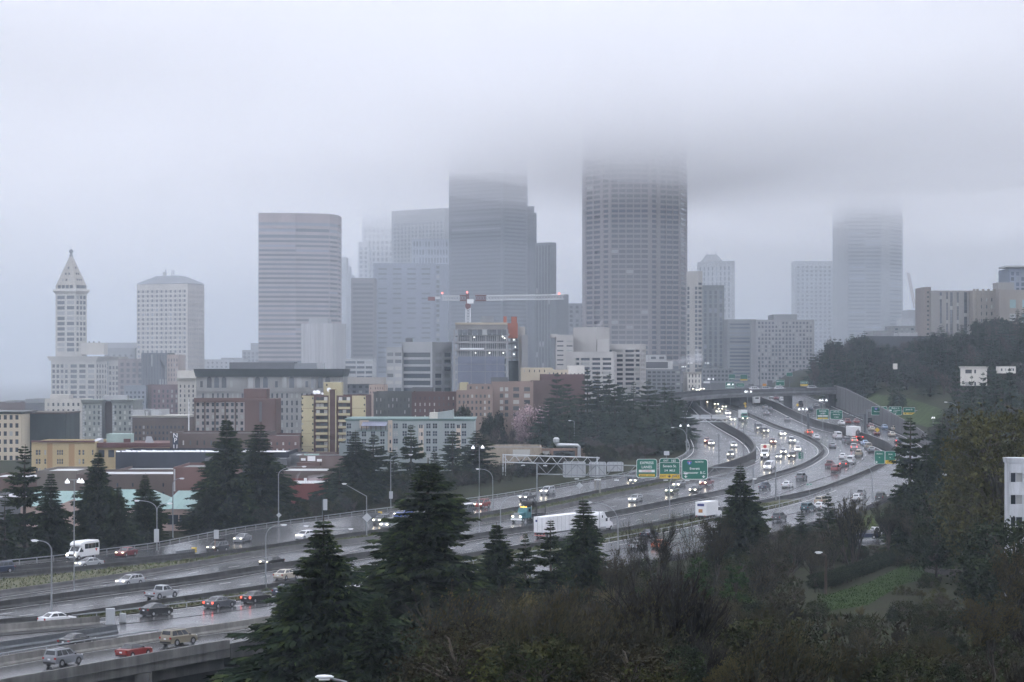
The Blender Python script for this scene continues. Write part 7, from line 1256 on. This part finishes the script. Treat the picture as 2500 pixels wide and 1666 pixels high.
for ub, vb, us, v, d, lab in ((1734, 1010, (1729, 1734, 1741), 926, 880, 'far lit triple bell mast left on the ramp'), (1783, 1020, (1777, 1782, 1789), 939, 870, 'far lit triple bell mast over the dark green sign'), (1662, 960, (1665, 1669, 1673), 896, 1100, 'far lit bell trio left of the small white house'), (1684, 960, (1680, 1685, 1689), 887, 1150, 'far lit bell trio above the small white house'), (1726, 960, (1722, 1727, 1730), 887, 1180, 'far lit bell trio before the ribbed tower'), (1694, 950, (1691, 1695, 1701), 912, 1080, 'far lit bell trio in front of the small white house'), (2278, 1040, (2275, 2282), 1021, 720, 'pair of lit bell lamps on the hill lawn')): bells(ub, vb, us, v, lab, d, .62)
for u, v0, v1, lab in ((1755, 930, 1120, 0), (1855, 886, 948, 'dark tall pole on the overpass'), (1816, 1040, 1112, 'thin pole by the curved wall'), (1755, 1060, 1137, 'thin pole in the left roadway')):
    if lab: d = 960 if v0 == 886 else RD(u, v1).y; p = P(u, v1, d); tag(MB().tube([(0, 0, 0), (0, 0, (v1-v0)*d/F)], .13, 6).build('pole', STEELD, None, p), lab, 'pole')
# ------------------------------------------------------------------ roadside things
def cushion(u, v, label):
    p = RD(u, v); h = heading(p); t = thing('crash_cushion', label, 'crash cushion', p, h, 'yellow crash cushions'); 
    for z in (.25, .55, .85): MB().box(-.1, .35, -.4, .4, z, z+.22).build('yellow_bar', SYEL, t)
    MB().box(-5, -.1, -.3, .3, .1, .8).build('barrel_row', STEELD, t); b = MB().box(-.04, .04, -.34, -.3, .3, .7).mesh('rib', STEEL)
    for i in range(9): link('rib', b, t, (-4.8+i*.55, 0, 0))
cushion(473, 1352, 'yellow ended crash cushion right of the maroon sedan'); cushion(927, 1262, 'yellow crash cushion by the far guardrail near the blue car')
for u0, u1, v0, v1, lab in ((258, 281, 1486, 1526, 'larger grey utility cabinet in the gore'), (292, 308, 1498, 1521, 'smaller grey utility box in the gore')):
    p = RD((u0+u1)/2, v1); k = p.y/F; t = thing('utility_cabinet', lab, 'cabinet', p, .3); W, H = (u1-u0)*k*.45, (v1-v0)*k; MB().box(-W, W, -W*.8, W*.8, .1, H).build('housing', SBACK, t); MB().box(-W*1.1, W*1.1, -W*.9, W*.9, 0, .1).build('plinth', CONC, t); MB().box(-W*.85, W*.85, -W*.8-.03, -W*.8, .2, H*.93).build('door', SBACK, t)
p = RD(1459, 1206); t = thing('signal_pillar', 'pale twin legged signal pillar with a lamp on the median', 'pillar', p); k = p.y/F
for s in (-1, 1): MB().box(s*.55-.2, s*.55+.2, -.2, .2, 0, 34*k).build('leg', CONCL, t)
MB().box(-.8, .8, -.25, .25, 33*k, 36*k).build('cap', LAMPG, t); MB().bar((-.4, 0, .3), (.4, 0, 32*k), .06).build('brace', STEELD, t)
t = thing('chain_link_fence', 'thin chain link fence posts above the far parapet at left', 'fence', LE[0]); 
pm = MB().tube([(0, 0, .7), (0, 0, 2.3)], .04, 5).mesh('post', STEELD); q = [p for p in LE if p.x < X(130, p.y)]
for p in resample(q, 3.2): link('post', pm, t, p-LE[0])
MB().tube([p-LE[0]+Vector((0, 0, 2.3)) for p in q], .025, 4).build('top_rail', STEELD, t)
tag(MB().sweep([p+Vector((0, 0, .02)) for p in offs(LI, 1.2)], [(1.6, 0), (-1.0, 0)]).build('shadow_strip', BLACK), kind='structure')  # black strip stands in for the shadow gap below the ramp parapet
# ------------------------------------------------------------------ steam
def steam(pts, rad, dens, label):
    rs = random.Random(3); k = len(pts); pts = resample(chaikin([Vector(p) for p in pts], 2), 1.0); n = len(pts)
    for j, (f, dn) in enumerate(((1.0, dens), (.6, dens*1.6))):
        m = MB().tube([p+Vector((rs.gauss(0, .1), 0, rs.gauss(0, .1)))*rad for p in pts], [max(.05, f*rad*(.25+.75*i/n)*(1+.25*math.sin(i*1.7)+.2*math.sin(i*.63))*min(1, (n-1-i)/3+.05)) for i in range(n)], 10); tag(m.build('steam', volmat('steam', dn, (.95, .96, 1))), kind='stuff')
steam([P(748, 1179, 532), P(760, 1172, 532), P(775, 1168, 532), P(800, 1160, 532)], 2.0, .12, ''); steam([P(722, 1178, 533), P(726, 1166, 533), P(735, 1150, 533)], 1.6, .1, ''); steam([P(1640, 888, 1040), P(1670, 880, 1040), P(1700, 873, 1040), P(1722, 868, 1040)], 4, .05, ''); steam([P(1457, 800, 1015), P(1466, 790, 1015), P(1474, 778, 1015)], 2.4, .06, '')

# road spray hanging low over the wet curve
for nm, d0, d1 in (('spray', -12, -1.2), ('spray', 1.2, 13)):
    ln = [p for p in LD if 500 < p.y < 960]; tag(MB().sweep(ln, [(d0, .06), (d0, 1.3), ((d0+d1)/2, 1.9), (d1, 1.3), (d1, .06), ((d0+d1)/2, .06), (d0, .06)]).build('spray', volmat('spray', .004, (.92, .95, 1))), kind='stuff')
# ------------------------------------------------------------------ haze and low cloud
tag(MB().box(-15000, 15000, -900, 31000, -40, 268).build('haze', volmat('haze', .00014, (.76, .87, 1))), kind='stuff')
CL = ((124, .0004, 12, 0), (136, .001, 14, 1.1), (148, .0018, 14, 2.2), (160, .003, 13, 3.1), (173, .004, 12, 4.4), (186, .0045, 10, 5.2))
for i, (z0, dn, amp, ph) in enumerate(CL):
    e = i*7; inner = [-3000+k*45 for k in range(134)]; xs = [-16000+e, -11000, -8000, -6000, -4500, -3600]+inner+[3600, 4500, 6000, 8000, 11000, 16000-e]; n = len(xs)-1; V = []
    for yy in xs:
        for x in xs:
            y = yy+2000 if abs(yy) < 15000 else (29000-e if yy > 0 else -7000+e); q = amp*(.5*math.sin(x/520+ph)*math.cos(y/690-ph)+.5*math.sin(x/1300+y/900+ph*2))
            q -= (3, 12, 22, 30, 35, 38)[i]*math.exp(-((x-85)/110)**2-((y-1310)/230)**2)
            if abs(x) < 3000 and abs(yy) < 3000: q += 5*(math.sin(x/63+y/91+ph*3)*math.sin(x/111-y/74+ph)+.8*math.sin(x/38-ph*2)*math.sin(y/57+ph*4))
            V.append((x, y, z0+q))
    m = MB(); N = n+1; m.v = V+[(x, y, 258-i) for x, y, z in V]
    m.f = [(j*N+k, (j+1)*N+k, (j+1)*N+k+1, j*N+k+1) for j in range(n) for k in range(n)]
    m.f += [tuple(N*N+a for a in reversed(f)) for f in m.f[:n*n]]
    ring = [k for k in range(N)]+[j*N+n for j in range(1, N)]+[n*N+k for k in range(n-1, -1, -1)]+[j*N for j in range(n-1, 0, -1)]
    m.f += [(ring[k], ring[(k+1) % len(ring)], N*N+ring[(k+1) % len(ring)], N*N+ring[k]) for k in range(len(ring))]
    m.m = [0]*len(m.f)
    tag(m.build('low_cloud', volmat('low_cloud', dn, (.97, .975, 1))), kind='stuff')

tag(MB().prism([(-9000, 22000), (-5000, 2200), (-700, 960), (-60, 930), (90, 1100), (420, 1180), (5000, 2200), (9000, 22000)], -9, 116).build('low_cloud', volmat('mist', .00065, (.87, .925, 1))), kind='stuff')

# dense patches added high in the cloud to shade the sky below unevenly
_dk = volmat('shade_cloud', .009, (.97, .975, 1))
for cx, cy_, rx, ry, sd in ((360, 1420, 300, 420, 1), (-300, 1080, 190, 90, 2), (60, 1750, 260, 200, 3), (900, 2600, 700, 500, 4), (-1400, 2400, 700, 400, 5), (250, 620, 160, 70, 6), (-900, 700, 350, 200, 7), (-200, 3600, 900, 300, 8)):
    rc = random.Random(sd); ph = [rc.random()*6.28 for _ in range(4)]; pl = []
    for k in range(56):
        a = k/56*6.2832; q = 1+.22*math.sin(2*a+ph[0])+.14*math.sin(3*a+ph[1])+.1*math.sin(5*a+ph[2])+.06*math.sin(9*a+ph[3]); pl.append((cx+rx*q*math.cos(a), cy_+ry*q*math.sin(a)))
    sh = lambda f: [(cx+(x-cx)*f, cy_+(y-cy_)*f) for x, y in pl]
    m = MB(); n = 56; rings = [(sh(.55), 214+sd*.3), (sh(.85), 222), (sh(1.0), 236), (sh(.8), 249-sd*.2)]; m.v = [(x, y, z) for r_, z in rings for x, y in r_]
    m.f = [(j*n+k, j*n+(k+1) % n, (j+1)*n+(k+1) % n, (j+1)*n+k) for j in range(3) for k in range(n)]+[tuple(range(n-1, -1, -1)), tuple(range(3*n, 4*n))]; m.m = [0]*len(m.f); tag(m.build('low_cloud', _dk), kind='stuff')
